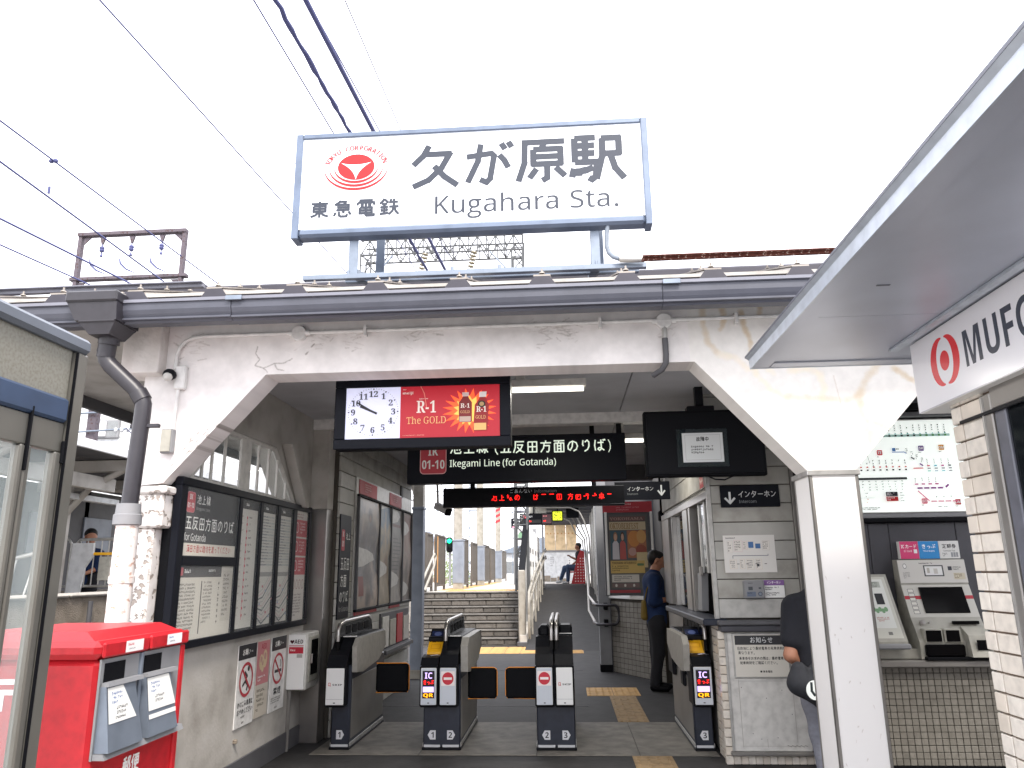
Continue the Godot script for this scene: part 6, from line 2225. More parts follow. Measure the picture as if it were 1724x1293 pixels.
	part(t, "edge_strip", piece(1.256, 1.275, 0.105, 0.995, 6.535, 6.5445, 0.002), M.alu)
	part(t, "bottom_rail", piece(1.245, 1.88, 0.075, 0.103, 6.52, 6.575, 0.006), M.steel_dull)
	pr = sheet(V(1.262, 0.995, 6.5445), Vector3.RIGHT, Vector3.UP)
	for q in [[0.08, 0.37, 0.40], [0.08, 0.85, 0.44], [0.30, 0.36, 0.14]]:
		pr.rect(q[0], q[1], q[2], 0.003, col(170, 168, 162))
	for q in [[0.08, 0.36, 0.5], [0.50, 0.47, 0.36], [0.27, 0.80, 0.06]]:
		pr.rect(q[0], q[1], 0.0035, q[2], col(160, 156, 150))
	for k in 14:
		pr.rect(0.42 + 0.011 * k, 0.845 + 0.004 * (k % 3), 0.012, 0.004, col(120, 116, 110))
	for k in 7:
		pr.disc(0.10 + 0.063 * k, [0.42, 0.76, 0.80, 0.5, 0.79, 0.44, 0.62][k], 0.003, 0.004, col(60, 58, 56), 8)
	part(t, "scuff_print", pr.b, M.print)
	t = thing("last_train_notice", "framed last train notice with dark heading on the white panel", "notice", V(1.53, 0.66, 6.53))
	part(t, "frame", piece(1.315, 1.76, 0.645, 0.988, 6.532, 6.543, 0.003), M.alu)
	part(t, "paper", piece(1.328, 1.748, 0.657, 0.978, 6.526, 6.5315), M.white_paint)
	pr = sheet(V(1.328, 0.978, 6.5255), Vector3.RIGHT, Vector3.UP)
	pr.rect(0, 0, 0.42, 0.321, col(208, 204, 194))
	pr.rect(0.006, 0.006, 0.408, 0.072, col(52, 52, 54))
	pr.jp("お知らせ", 0.125, 0.016, 0.185, 0.05, wc, 0.1)
	var ink := col(40, 40, 42)
	pr.jp("目的地により最終電車の発車時刻が", 0.02, 0.092, 0.385, 0.026, ink, 0.11)
	pr.jp("異なります。", 0.026, 0.126, 0.145, 0.026, ink, 0.11)
	pr.jp("乗車券をお求めの際は、最終電車の", 0.03, 0.168, 0.375, 0.026, ink, 0.11)
	pr.jp("発車時刻をご確認ください。", 0.034, 0.202, 0.31, 0.026, ink, 0.11)
	pr.jp("東急電鉄", 0.21, 0.272, 0.075, 0.018, ink, 0.12)
	pr.rect(0.19, 0.274, 0.014, 0.014, ink)
	part(t, "print", pr.b, M.print)
	# red sticker above the counter window
	t = thing("red_sticker", "small red picture sticker above the office counter window", "sticker", V(1.24, 2.3, 6.9))
	part(t, "sheet", piece(1.229, 1.235, 2.2, 2.32, 6.80, 7.0), M.white_paint)
	pr = sheet(V(1.2285, 2.32, 7.0), Vector3(0, 0, 1), Vector3.UP)
	pr.rect(0.005, 0.005, 0.19, 0.11, col(186, 60, 66))
	for k in 5:
		pr.disc(0.03 + k * 0.034, 0.045 + 0.02 * (k % 2), 0.016, 0.02, col(226, 200, 190), 10)
	part(t, "print", pr.b, M.print)
	# lit poster box and angled tiled partition at the far end of the office
	t = thing("tiled_partition", "low partition of small white square tiles set at an angle", "partition", V(1.0, 0, 11.6))
	var a := V(0.655, 0, 12.22)
	var e := V(1.30, 0, 11.0)
	var u := (e - a).normalized()
	var nrm := Vector3(u.z, 0, -u.x)
	if nrm.z < 0:
		nrm = -nrm
	var r := Basis(u, Vector3.UP, u.cross(Vector3.UP)).orthonormalized()
	var L := a.distance_to(e)
	var b := B.new()
	b.xf = Transform3D(r, a)
	b.box(Vector3(L * 0.5, 0.54, -0.06 if (r.z.dot(nrm) > 0) else 0.06), Vector3(L, 1.08, 0.10))
	part(t, "core", b, M.grout_dark)
	var zs := 1.0 if r.z.dot(nrm) > 0 else -1.0
	var rng := RandomNumberGenerator.new()
	rng.seed = 61
	var nx := int(L / 0.105)
	for i in nx:
		for j in 14:
			b = B.new()
			b.xf = Transform3D(r, a)
			b.box(Vector3((i + 0.5) * L / nx, 0.04 + j * 0.0735, (0.0 - 0.009) * zs), Vector3(L / nx - 0.008, 0.066, 0.008), 0.002)
			if i * 14 + j < 280:
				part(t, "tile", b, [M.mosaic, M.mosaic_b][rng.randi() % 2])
	b = B.new()
	b.xf = Transform3D(r, a)
	b.box(Vector3(L * 0.5, 1.10, -0.05 * zs), Vector3(L + 0.02, 0.05, 0.16), 0.006)
	part(t, "coping", b, M.white_gloss)
	t = thing("festival_poster", "upright poster case with red header holding a beer festival poster", "poster", V(0.95, 1.1, 11.6))
	b = piece(0.56, 1.30, 1.13, 2.50, 11.6, 11.68, 0.005)
	part(t, "case", b, M.dark_grey)
	for q in [[0.585, 0.62], [1.262, 1.297]]:
		part(t, "case_side", piece(q[0], q[1], 1.14, 2.345, 11.575, 11.6, 0.004), M.white_gloss)
	pr = sheet(V(0.56, 2.50, 11.5985), Vector3.RIGHT, Vector3.UP)
	pr.rect(0.0, 0.0, 0.74, 0.16, col(178, 54, 66))
	pr.fine(0.3, 0.02, 0.3, 0.035, 1, col(226, 180, 180))
	pr.fine(0.2, 0.07, 0.42, 0.07, 2, col(212, 130, 136))
	pr.rect(0.06, 1.29, 0.45, 0.04, col(166, 56, 66))
	pr.rect(0.08, 0.19, 0.58, 1.08, col(92, 92, 92))
	pr.rect(0.09, 0.22, 0.54, 0.07, col(110, 84, 82))
	pr.en("YOKOHAMA", 0.10, 0.235, 0.50, 0.04, col(180, 150, 140), "serifbold")
	pr.rect(0.09, 0.30, 0.54, 0.12, col(206, 190, 160))
	pr.en("OKTOBERFEST", 0.105, 0.32, 0.42, 0.085, col(150, 116, 76), "serifbold")
	pr.rect(0.10, 0.43, 0.24, 0.42, col(70, 96, 110))
	person_print(pr, 0.11, 0.45, 0.13, 0.40, col(160, 120, 90), col(206, 204, 210))
	person_print(pr, 0.22, 0.45, 0.12, 0.40, col(80, 50, 44), col(186, 90, 86))
	pr.rect(0.35, 0.43, 0.28, 0.40, col(170, 110, 80))
	for q in [[0.45, 0.55, 0.09, 0.12, 206, 140, 76], [0.56, 0.52, 0.07, 0.10, 210, 160, 100], [0.42, 0.74, 0.06, 0.06, 190, 150, 140], [0.55, 0.72, 0.08, 0.08, 150, 76, 60]]:
		pr.disc(q[0], q[1], q[2], q[3], col(q[4], q[5], q[6]), 18)
	pr.rect(0.48, 0.75, 0.16, 0.22, col(206, 188, 146))
	pr.rect(0.09, 0.87, 0.50, 0.18, col(206, 176, 104))
	pr.en("YOKOHAMA OKTOBERFEST", 0.11, 0.885, 0.36, 0.035, col(80, 60, 40), "bold")
	pr.fine(0.11, 0.935, 0.30, 0.09, 3, col(110, 84, 50))
	pr.rrect(0.48, 0.91, 0.10, 0.035, 0.012, col(96, 124, 84))
	pr.rect(0.10, 1.07, 0.40, 0.11, col(206, 202, 194))
	pr.fine(0.13, 1.085, 0.33, 0.08, 3, col(110, 104, 98))
	pr.rect(0.10, 1.195, 0.40, 0.06, col(120, 100, 98))
	for k in 3:
		pr.disc(0.16 + 0.13 * k, 1.225, 0.016, 0.022, col(210, 206, 200), 12)
	part(t, "poster_print", pr.b, M.print)
	t = thing("grey_column", "square grey column with dark foot at the bottom of the ramp", "column", V(0.6, 0, 12.3))
	part(t, "shaft", piece(0.47, 0.645, 0.10, 3.0, 12.2, 12.4, 0.006), M.mid_grey)
	part(t, "foot", piece(0.465, 0.65, 0.0, 0.10, 12.19, 12.41, 0.006), M.black_matte)
	t = thing("ramp_handrail", "dark looped handrail bracketed to the grey column by the ramp", "handrail", V(0.6, 0.9, 12.2))
	b = B.new()
	for y in [0.98, 0.70]:
		b.tube([V(0.40, y, 12.6), V(0.44, y, 12.05), V(0.62, y, 11.98), V(0.70, y, 12.02)], 0.022, 10)
	var loop := []
	for k in 9:
		var an := -PI / 2 + PI * k / 8.0
		loop.append(V(0.70 + 0.07 * cos(an), 0.84 + 0.14 * sin(an), 12.02))
	b.tube(loop, 0.022, 10)
	part(t, "rail_loop", b, M.downpipe)
	for y in [0.96, 0.72]:
		part(t, "bracket", piece(0.54, 0.60, y - 0.05, y + 0.05, 12.0, 12.2, 0.005), M.black_matte)
	part(t, "rail", _tube_piece([V(0.42, 0.98, 12.5), V(0.40, 1.02, 15.3), V(0.70, 2.05, 27.0)], 0.022), M.steel)
	part(t, "rail", _tube_piece([V(0.42, 0.70, 12.5), V(0.40, 0.74, 15.3), V(0.70, 1.75, 27.0)], 0.022), M.steel)
	# speaker / camera at the far corner
	t = thing("corner_camera", "small dark camera hanging at the corner of the poster case", "camera", V(1.36, 2.2, 11.0))
	part(t, "arm", piece(1.34, 1.37, 2.3, 2.9, 10.9, 10.95, 0.003), M.black_plastic)
	part(t, "body", piece(1.31, 1.38, 2.16, 2.3, 10.82, 10.98, 0.012), M.black_plastic)


func _tube_piece(p: Array, r: float, s := 8) -> B:
	var b := B.new()
	b.tube(p, r, s)
	return b


# ---------------------------------------------------------------- the platform beyond the gates
func lattice(b: B, p: Vector3, q: Vector3, w: float, side: Vector3, r := 0.02, steps := 12) -> void:
	# a flat truss between p and q, w wide along side
	b.tube([p, q], r, 5)
	b.tube([p + side * w, q + side * w], r, 5)
	for i in steps:
		var f0 := float(i) / steps
		var f1 := float(i + 1) / steps
		var a := p.lerp(q, f0) + (side * w if i % 2 else Vector3.ZERO)
		var c := p.lerp(q, f1) + (Vector3.ZERO if i % 2 else side * w)
		b.tube([a, c], r * 0.7, 4)
		b.tube([p.lerp(q, f1), p.lerp(q, f1) + side * w], r * 0.6, 4)


func bar_fence(to: Node3D, x: float, d0: float, d1: float, y0: float, y1: float) -> void:
	part(to, "top_rail", piece(x - 0.03, x + 0.03, y1 - 0.05, y1, d0, d1, 0.01), M.fence_bar)
	part(to, "bottom_rail", piece(x - 0.02, x + 0.02, y0 + 0.10, y0 + 0.15, d0, d1, 0.005), M.fence_bar)
	var n := maxi(2, int((d1 - d0) / 0.13))
	for i in n + 1:
		var d := lerpf(d0 + 0.01, d1 - 0.01, float(i) / n)
		part(to, "slat", piece(x - 0.014, x + 0.014, y0 + 0.15, y1 - 0.05, d - 0.028, d + 0.028, 0.004), M.fence_bar)
	for d in [d0, d1]:
		part(to, "fence_post", piece(x - 0.03, x + 0.03, y0, y1, d - 0.03, d + 0.03, 0.005), M.fence_bar)


func platform_things() -> void:
	var names := ["platform column with grey-blue casing, first beyond the steps", "platform column with grey-blue casing, second along the platform edge", "striped platform column with red and white bands, third along the edge"]
	for k in 3:
		var d: float = [20.7, 26.0, 33.0][k]
		var c := thing("platform_column", names[k], "column", V(-2.92, 1.05, d), "columns along the platform edge")
		part(c, "shaft", piece(-3.04, -2.83, 2.33, 5.0, d, d + 0.25, 0.01), M.cream_post)
		part(c, "casing", piece(-3.07, -2.79, 1.2, 2.31, d - 0.02, d + 0.28, 0.01), M.blue_post)
		part(c, "casing_cap", piece(-3.09, -2.77, 2.31, 2.345, d - 0.04, d + 0.30, 0.006), M.blue_post)
		part(c, "foot", piece(-3.06, -2.80, 1.05, 1.2, d - 0.01, d + 0.27, 0.006), M.cream_post)
		if k == 2:
			for s in 6:
				var b := B.new()
				var y := 3.5 + s * 0.24
				b.hexa([V(-3.045, y, d - 0.006), V(-2.825, y + 0.10, d - 0.006), V(-2.825, y + 0.10, d), V(-3.045, y, d), V(-3.045, y + 0.11, d - 0.006), V(-2.825, y + 0.21, d - 0.006), V(-2.825, y + 0.21, d), V(-3.045, y + 0.11, d)])
				part(c, "red_band", b, M.red_panel)
	for q in [[-3.30, 17.95, 18.75, "brown barred railing at the head of the steps"], [-3.22, 18.9, 20.2, "brown railing with wooden panel before the first platform column"], [-2.90, 21.1, 22.5, "short brown railing just behind the first platform column"], [-3.02, 24.4, 25.8, "short brown railing just before the second platform column"], [-2.88, 26.4, 28.6, "short brown railing just behind the second platform column"], [-3.06, 31.0, 32.7, "short brown railing just before the striped column"], [-2.88, 33.5, 36.5, "short brown railing just behind the striped column"]]:
		var f := thing("platform_railing", q[3], "railing", V(q[0], 1.05, q[1]), "railings along the platform edge")
		bar_fence(f, q[0], q[1], q[2], 1.05, 2.42)
		if q[1] == 18.9:
			part(f, "wooden_panel", piece(-3.27, -3.18, 1.25, 2.36, 18.92, 19.0, 0.004), M.wood_panel)
			part(f, "side_panel", piece(-3.26, -3.24, 1.25, 2.36, 19.0, 20.2, 0.004), M.fence_bar)
	var t := thing("stair_handrail", "short curved brown handrail at the left of the steps", "handrail", V(-3.2, 1.0, 17.6))
	part(t, "rail", _tube_piece([V(-3.2, 0.95, 16.9), V(-3.19, 1.35, 17.1), V(-3.16, 1.75, 17.9), V(-3.12, 1.92, 18.1), V(-3.1, 1.86, 18.2), V(-3.12, 1.60, 18.0), V(-3.18, 1.1, 17.2)], 0.028), M.cream_post)
	# screen between steps and ramp
	t = thing("ramp_screen", "pale screen with dark rubber edge and two rows of holes beside the ramp", "screen", V(-0.95, 0, 18.0))
	var b := B.new()
	b.prism("x", [[16.35, 0.05], [16.35, 1.55], [18.6, 2.60], [26.8, 2.60], [26.8, 1.2], [18.0, 0.30]], -0.975, -0.935)
	part(t, "panel", b, M.white_gloss)
	b = B.new()
	b.prism("x", [[16.25, 1.50], [16.45, 1.50], [18.66, 2.58], [18.66, 2.72], [18.5, 2.72]], -1.02, -0.89)
	part(t, "rubber_edge", b, M.black_matte)
	b = B.new()
	b.bx(-1.03, -0.88, 0.0, 1.52, 16.25, 16.38, 0.02)
	part(t, "end_post", b, M.cream_post)
	part(t, "post_foot", piece(-1.06, -0.85, 0.0, 0.09, 16.15, 16.45, 0.01), M.dark_grey)
	for r in 2:
		for i in 7:
			part(t, "slot", piece(-0.934, -0.928, 1.95 - r * 0.34, 2.08 - r * 0.34, 18.9 + i * 1.05, 19.55 + i * 1.05), M.black_matte)
	for i in 5:
		part(t, "stiffener", piece(-0.933, -0.90, 0.45 + 0.09 * i, 2.58, 18.6 + i * 1.7, 18.68 + i * 1.7, 0.004), M.white_gloss)
	b = B.new()
	b.prism("x", [[16.2, 0.0], [16.2, 0.22], [27.0, 1.22], [27.0, 1.0]], -1.0, -0.86)
	part(t, "kerb", b, M.concrete_pale)
	t = thing("ramp_rails", "pair of pale tubular handrails looping along the ramp screen", "handrail", V(-0.8, 0.8, 17.0))
	for k in 2:
		var o := 0.24 * k
		b = B.new()
		b.tube([V(-0.80, 0.16 + o, 16.2), V(-0.80, 0.50 + o, 16.0), V(-0.80, 0.86 + o * 0.9, 16.15), V(-0.78, 1.2 + o, 18.6), V(-0.72, 1.98 + o, 26.4), V(-0.72, 1.9 + o, 26.9)], 0.03, 8)
		part(t, "rail", b, M.cream_post)
	for i in 6:
		var d := 17.2 + i * 1.8
		part(t, "rail_post", _tube_piece([V(-0.79, (d - 15.3) * 0.0854, d), V(-0.79, 1.0 + (d - 16.2) * 0.088 + 0.22, d)], 0.024), M.cream_post)
	# white panelled wall along the ramp's right side
	t = thing("ramp_side_wall", "white panelled wall with scribbled dark grille along the ramp", "wall", V(0.85, 0, 18.0))
	for i in 9:
		var d := 12.5 + i * 1.7
		part(t, "wall_panel", piece(0.86, 0.92, 0.0, 3.4, d + 0.01, d + 1.69, 0.01), [M.plank_a, M.off_white, M.plank_c][i % 3])
		part(t, "wall_batten", piece(0.83, 0.86, 0.0, 3.4, d - 0.03, d + 0.03, 0.004), M.alu)
	var rng := RandomNumberGenerator.new()
	rng.seed = 91
	for i in 60:
		var d := 12.8 + i * 0.17
		var y := 0.75 + rng.randf() * 0.7
		part(t, "grille_bar", piece(0.845, 0.859, y, y + rng.randf_range(0.1, 0.35), d, d + 0.06), M.black_matte if i % 3 else M.steel_dull)
	# canopy over the right of the platform with bent pipes
	t = thing("platform_canopy", "dark ribbed canopy over the platform with pipes bending down the wall", "canopy", V(0, 3.5, 26))
	for i in 9:
		var d := 23.6 + i * 1.4
		part(t, "roof_panel", piece(-1.0, 1.7, 3.62, 3.68, d, d + 1.36, 0.006), M.mid_grey)
		part(t, "roof_beam", piece(-1.0, 1.7, 3.50, 3.62, d, d + 0.09, 0.006), M.dark_grey)
	for k in 4:
		b = B.new()
		var o := 0.09 * k
		b.tube([V(-0.9, 3.42 - o * 0.3, 23.8 + k), V(0.15 - o, 3.40 - o * 0.4, 23.8 + k), V(0.42 - o, 3.28 - o * 0.4, 23.8 + k), V(0.56 - o * 0.8, 3.0 - o, 23.8 + k), V(0.70 - o * 0.5, 2.5, 23.8 + k), V(0.74 - o * 0.5, 1.0, 23.8 + k)], 0.03, 6)
		part(t, "pipe", b, M.alu if k % 2 else M.steel_dull)
	t = thing("end_hoarding", "cream upper hoarding over white lower boards closing the platform", "hoarding", V(-0.3, 1.05, 34))
	for i in 3:
		part(t, "cream_panel", piece(-0.95 + i * 0.47, -0.49 + i * 0.47, 2.36, 3.46, 34.0, 34.1, 0.01), M.cream_board)
		part(t, "white_panel", piece(-1.0 + i * 0.52, -0.49 + i * 0.52, 1.05, 2.28, 33.95, 34.05, 0.01), M.house_white)
	part(t, "rail", piece(-1.0, 0.56, 2.28, 2.36, 33.92, 34.06, 0.01), M.mid_grey)
	part(t, "side_post", piece(-1.08, -0.99, 1.05, 4.0, 33.95, 34.1, 0.01), M.mid_grey)
	for i in 8:
		part(t, "rivet", piece(-0.86 + i * 0.16, -0.82 + i * 0.16, 3.06, 3.12, 33.985, 34.0, 0.004), M.wood_panel)
	var pr := sheet(V(-0.72, 2.1, 33.94), Vector3.RIGHT, Vector3.UP)
	pr.fine(0.0, 0.0, 0.24, 0.42, 5, col(160, 160, 164))
	pr.rect(0.75, 0.1, 0.24, 0.5, col(226, 226, 226))
	pr.fine(0.8, 0.14, 0.14, 0.42, 4, col(90, 90, 94))
	part(t, "print", pr.b, M.print)
	t = thing("parcel_heap", "low heap of cardboard boxes at the foot of the white boards", "box", V(-0.75, 1.05, 33.2))
	for q in [[-0.98, -0.72, 0.24], [-0.70, -0.45, 0.15], [-0.42, -0.25, 0.2], [-0.2, 0.1, 0.12]]:
		part(t, "carton", piece(q[0], q[1], 1.055, 1.055 + q[2], 33.0, 33.4, 0.01), M.concrete_old)
	# signs and screens hanging over the platform
	var wc := col(220, 220, 220)
	t = thing("platform_number_sign", "small black platform two sign with pink foot hanging over platform", "sign", V(-1.6, 2.85, 24))
	part(t, "board", piece(-1.72, -1.47, 2.80, 3.11, 24.0, 24.06, 0.005), M.sign_black)
	part(t, "hanger", piece(-1.61, -1.58, 3.11, 3.9, 24.0, 24.05), M.black_plastic)
	pr = sheet(V(-1.72, 3.11, 23.999), Vector3.RIGHT, Vector3.UP)
	pr.en("2", 0.12, 0.04, 0.0, 0.17, wc, "sans", true)
	pr.rect(0.04, 0.25, 0.17, 0.05, col(220, 150, 170))
	part(t, "print", pr.b, M.print)
	t = thing("departure_display", "black departure display with dim red lines hanging over the platform", "display", V(-0.95, 2.9, 24))
	part(t, "case", piece(-1.45, -0.44, 2.90, 3.25, 24.0, 24.2, 0.008), M.black_matte)
	part(t, "hanger", piece(-1.02, -0.98, 3.25, 3.6, 24.05, 24.1), M.black_plastic)
	part(t, "upper_box", piece(-1.15, -0.6, 3.26, 3.50, 24.1, 24.3, 0.01), M.machine_grey)
	pr = sheet(V(-1.45, 3.25, 23.999), Vector3.RIGHT, Vector3.UP)
	pr.en("2", 0.05, 0.04, 0.0, 0.11, wc, "sans", true)
	pr.rect(0.12, 0.05, 0.09, 0.09, col(180, 70, 80))
	pr.fine(0.24, 0.06, 0.4, 0.07, 1, wc)
	pr.rect(0.72, 0.03, 0.28, 0.28, col(70, 40, 46))
	pr.fine(0.74, 0.05, 0.22, 0.07, 1, col(220, 130, 130))
	pr.rect(0.05, 0.19, 0.62, 0.10, col(10, 10, 12))
	part(t, "print", pr.b, M.print)
	pr = sheet(V(-1.45, 3.25, 23.996), Vector3.RIGHT, Vector3.UP)
	pr.fine(0.3, 0.21, 0.2, 0.06, 1, Color.WHITE)
	pr.fine(0.76, 0.20, 0.18, 0.06, 1, Color.WHITE)
	part(t, "lit_dots", pr.b, M.led_red)
	t = thing("platform_clock", "square yellow lit clock in black case hanging over the ramp", "clock", V(-0.25, 3.02, 24))
	part(t, "case", piece(-0.43, -0.08, 3.0, 3.33, 24.0, 24.1, 0.01), M.black_matte)
	part(t, "face", piece(-0.40, -0.11, 3.03, 3.30, 23.99, 24.0), M.clock_yellow)
	part(t, "hanger", piece(-0.27, -0.24, 3.33, 3.6, 24.03, 24.06), M.black_plastic)
	pr = sheet(V(-0.40, 3.30, 23.989), Vector3.RIGHT, Vector3.UP)
	for i in 12:
		var a := TAU * i / 12
		pr.disc(0.145 + sin(a) * 0.11, 0.135 - cos(a) * 0.11, 0.015, 0.015, col(40, 40, 16), 8)
	pr.line([[0.145, 0.135], [0.05, 0.085]], 0.014, col(40, 40, 16))
	pr.line([[0.145, 0.135], [0.07, 0.11]], 0.02, col(40, 40, 16))
	part(t, "print", pr.b, M.print)
	t = thing("platform_monitor", "small dark monitor hung under the canopy beside the yellow clock", "monitor", V(0.2, 3.2, 24))
	part(t, "case", piece(0.02, 0.42, 3.12, 3.44, 24.3, 24.4, 0.01), M.black_matte)
	part(t, "hanger", piece(0.2, 0.24, 3.44, 3.6, 24.33, 24.38), M.black_plastic)
	t = thing("platform_notice_board", "white notice board with green and red marks beyond the ramp screen", "notice board", V(-1.55, 2.35, 27))
	part(t, "board", piece(-1.8, -1.05, 2.35, 2.95, 27.0, 27.05, 0.006), M.house_white)
	part(t, "stand", piece(-1.86, -1.74, 1.05, 3.5, 27.06, 27.2, 0.01), M.mid_grey)
	pr = sheet(V(-1.8, 2.95, 26.999), Vector3.RIGHT, Vector3.UP)
	pr.disc(0.24, 0.25, 0.13, 0.15, col(120, 160, 130), 18)
	pr.rect(0.42, 0.02, 0.14, 0.56, col(206, 90, 96))
	pr.fine(0.6, 0.06, 0.12, 0.46, 6, col(120, 120, 124))
	part(t, "print", pr.b, M.print)
	t = thing("security_camera", "white bullet security camera pointing right above the railings", "camera", V(-1.8, 2.4, 11))
	b = B.new()
	var r := Basis(Vector3.UP, deg_to_rad(-35)) * Basis(Vector3.BACK, deg_to_rad(-22))
	b.box(V(-1.79, 2.40, 11.0), Vector3(0.26, 0.10, 0.11), 0.012, r)
	part(t, "housing", b, M.house_white)
	b = B.new()
	b.box(V(-1.79, 2.40, 11.0) + r * Vector3(0.14, -0.01, 0), Vector3(0.03, 0.11, 0.12), 0.01, r)
	part(t, "front_glass", b, M.black_gloss)
	part(t, "arm", _tube_piece([V(-1.86, 2.44, 11.05), V(-1.90, 2.78, 11.2)], 0.018), M.off_white)
	t = thing("railway_signal", "black railway signal showing a green light beside the first column", "signal", V(-3.8, 1.05, 25))
	part(t, "head", piece(-3.93, -3.72, 2.12, 2.60, 25.0, 25.15, 0.05), M.black_matte)
	part(t, "post", piece(-3.86, -3.79, 1.05, 2.2, 25.16, 25.22, 0.005), M.mid_grey)
	b = B.new()
	b.lathe(V(-3.82, 2.48, 24.99), Vector3(0, 0, 1), [[0.07, 0.0], [0.06, 0.015], [0.0, 0.02]], 14)
	part(t, "green_lamp", b, M.led_green)
	b = B.new()
	b.lathe(V(-3.82, 2.26, 24.99), Vector3(0, 0, 1), [[0.07, 0.0], [0.06, 0.015], [0.0, 0.02]], 14)
	part(t, "unlit_lamp", b, M.black_gloss)
	var ol := OmniLight3D.new()
	ol.name = "signal_glow"
	ol.light_energy = 0.05
	ol.light_size = 0.07
	ol.light_color = Color(0.1, 1.0, 0.6)
	ol.omni_range = 20.0
	ol.omni_attenuation = 2.0
	ol.shadow_enabled = true
	t.add_child(ol)
	ol.position = V(-3.82, 2.48, 24.93) - t.position
	# pale masts, poles and roofs of the town, far behind
	for q in [[-5.7, 45.0, 0.5, "pale lattice mast standing right of the first platform column"], [-6.9, 47.0, 0.5, "pale lattice mast standing just left of the second platform column"], [-4.2, 60.0, 0.7, "faint lattice mast far behind the striped column"]]:
		t = thing("lattice_mast", q[3], "mast", V(q[0], 0, q[1]), "masts along the line")
		b = B.new()
		lattice(b, V(q[0], 0, q[1]), V(q[0], 9.0, q[1]), q[2], Vector3.RIGHT, 0.028, 18)
		part(t, "lattice", b, M.galvanised)
		b = B.new()
		for y in [5.2, 3.6, 6.4]:
			b.tube([V(q[0] - 1.6, y, q[1]), V(q[0] + 2.2, y, q[1])], 0.025, 5)
		part(t, "cross_arm", b, M.galvanised)
	for q in [[-6.9, 30.0, "slim grey pole with cross arm above the brown railing"], [-4.75, 22.0, "grey pole carrying wires behind the security camera"]]:
		t = thing("line_pole", q[2], "pole", V(q[0], 0, q[1]), "poles along the line")
		part(t, "shaft", _tube_piece([V(q[0], 0, q[1]), V(q[0], 6.5, q[1])], 0.09), M.mid_grey)
		b = B.new()
		b.tube([V(q[0] - 1.1, 4.3, q[1]), V(q[0] + 0.9, 4.3, q[1])], 0.04, 5)
		b.tube([V(q[0] - 0.7, 4.3, q[1]), V(q[0] - 0.7, 4.6, q[1])], 0.05, 5)
		b.tube([V(q[0] + 0.6, 4.3, q[1]), V(q[0] + 0.6, 4.6, q[1])], 0.05, 5)
		part(t, "cross_arm", b, M.mid_grey)
	for q in [[-14.0, -8.5, 3.4, 50.0, "pale low house roof seen over the railing at the steps"], [-6.5, 2.0, 3.2, 75.0, "pale building block closing the view beyond the columns"], [-24.0, -13.0, 5.0, 80.0, "faint pale block far behind the signal pole"]]:
		t = thing("distant_building", q[4], "building", V((q[0] + q[1]) * 0.5, 0, q[3]), "pale buildings behind the line")
		part(t, "wall", piece(q[0], q[1], 0.0, q[2], q[3], q[3] + 8.0), M.house_white)
		b = B.new()
		b.prism("z", [[q[0] - 0.4, q[2]], [q[1] + 0.4, q[2]], [(q[0] + q[1]) * 0.5, q[2] + 1.5]], q[3] - 0.4, q[3] + 8.4)
		part(t, "roof", b, M.galvanised)
		for i in 4:
			var x := lerpf(q[0] + 0.6, q[1] - 1.6, i / 3.0)
			part(t, "window", piece(x, x + 1.0, q[2] - 1.9, q[2] - 0.8, q[3] - 0.03, q[3] + 0.1), M.glass_dark)
	# a bush by the track, a pale green smudge in the photograph
	t = thing("trackside_bush", "pale green bush beside the track under the green signal", "bush", V(-3.9, 0.4, 27))
	var lm := mat("leaf", col(120, 138, 84), 0.7)
	lm.backlight_enabled = true
	lm.backlight = Color(0.2, 0.24, 0.1)
	b = B.new()
	var rg := RandomNumberGenerator.new()
	rg.seed = 17
	for i in 700:
		var p := V(-4.0 + rg.randfn(0, 0.3), 1.4 + rg.randfn(0, 0.35), 27.5 + rg.randfn(0, 0.4))
		var a := Vector3(rg.randf_range(-1, 1), rg.randf_range(-1, 1), rg.randf_range(-1, 1)).normalized()
		var c := a.cross(Vector3(rg.randf(), rg.randf(), 1)).normalized()
		b.face([p, p + a * 0.05 + c * 0.02, p + a * 0.11, p + a * 0.05 - c * 0.02], a.cross(c))
	part(t, "foliage", b, lm)
	part(t, "stem", _tube_piece([V(-4.0, 0.0, 27.5), V(-4.0, 1.4, 27.5)], 0.04), M.fence_bar)


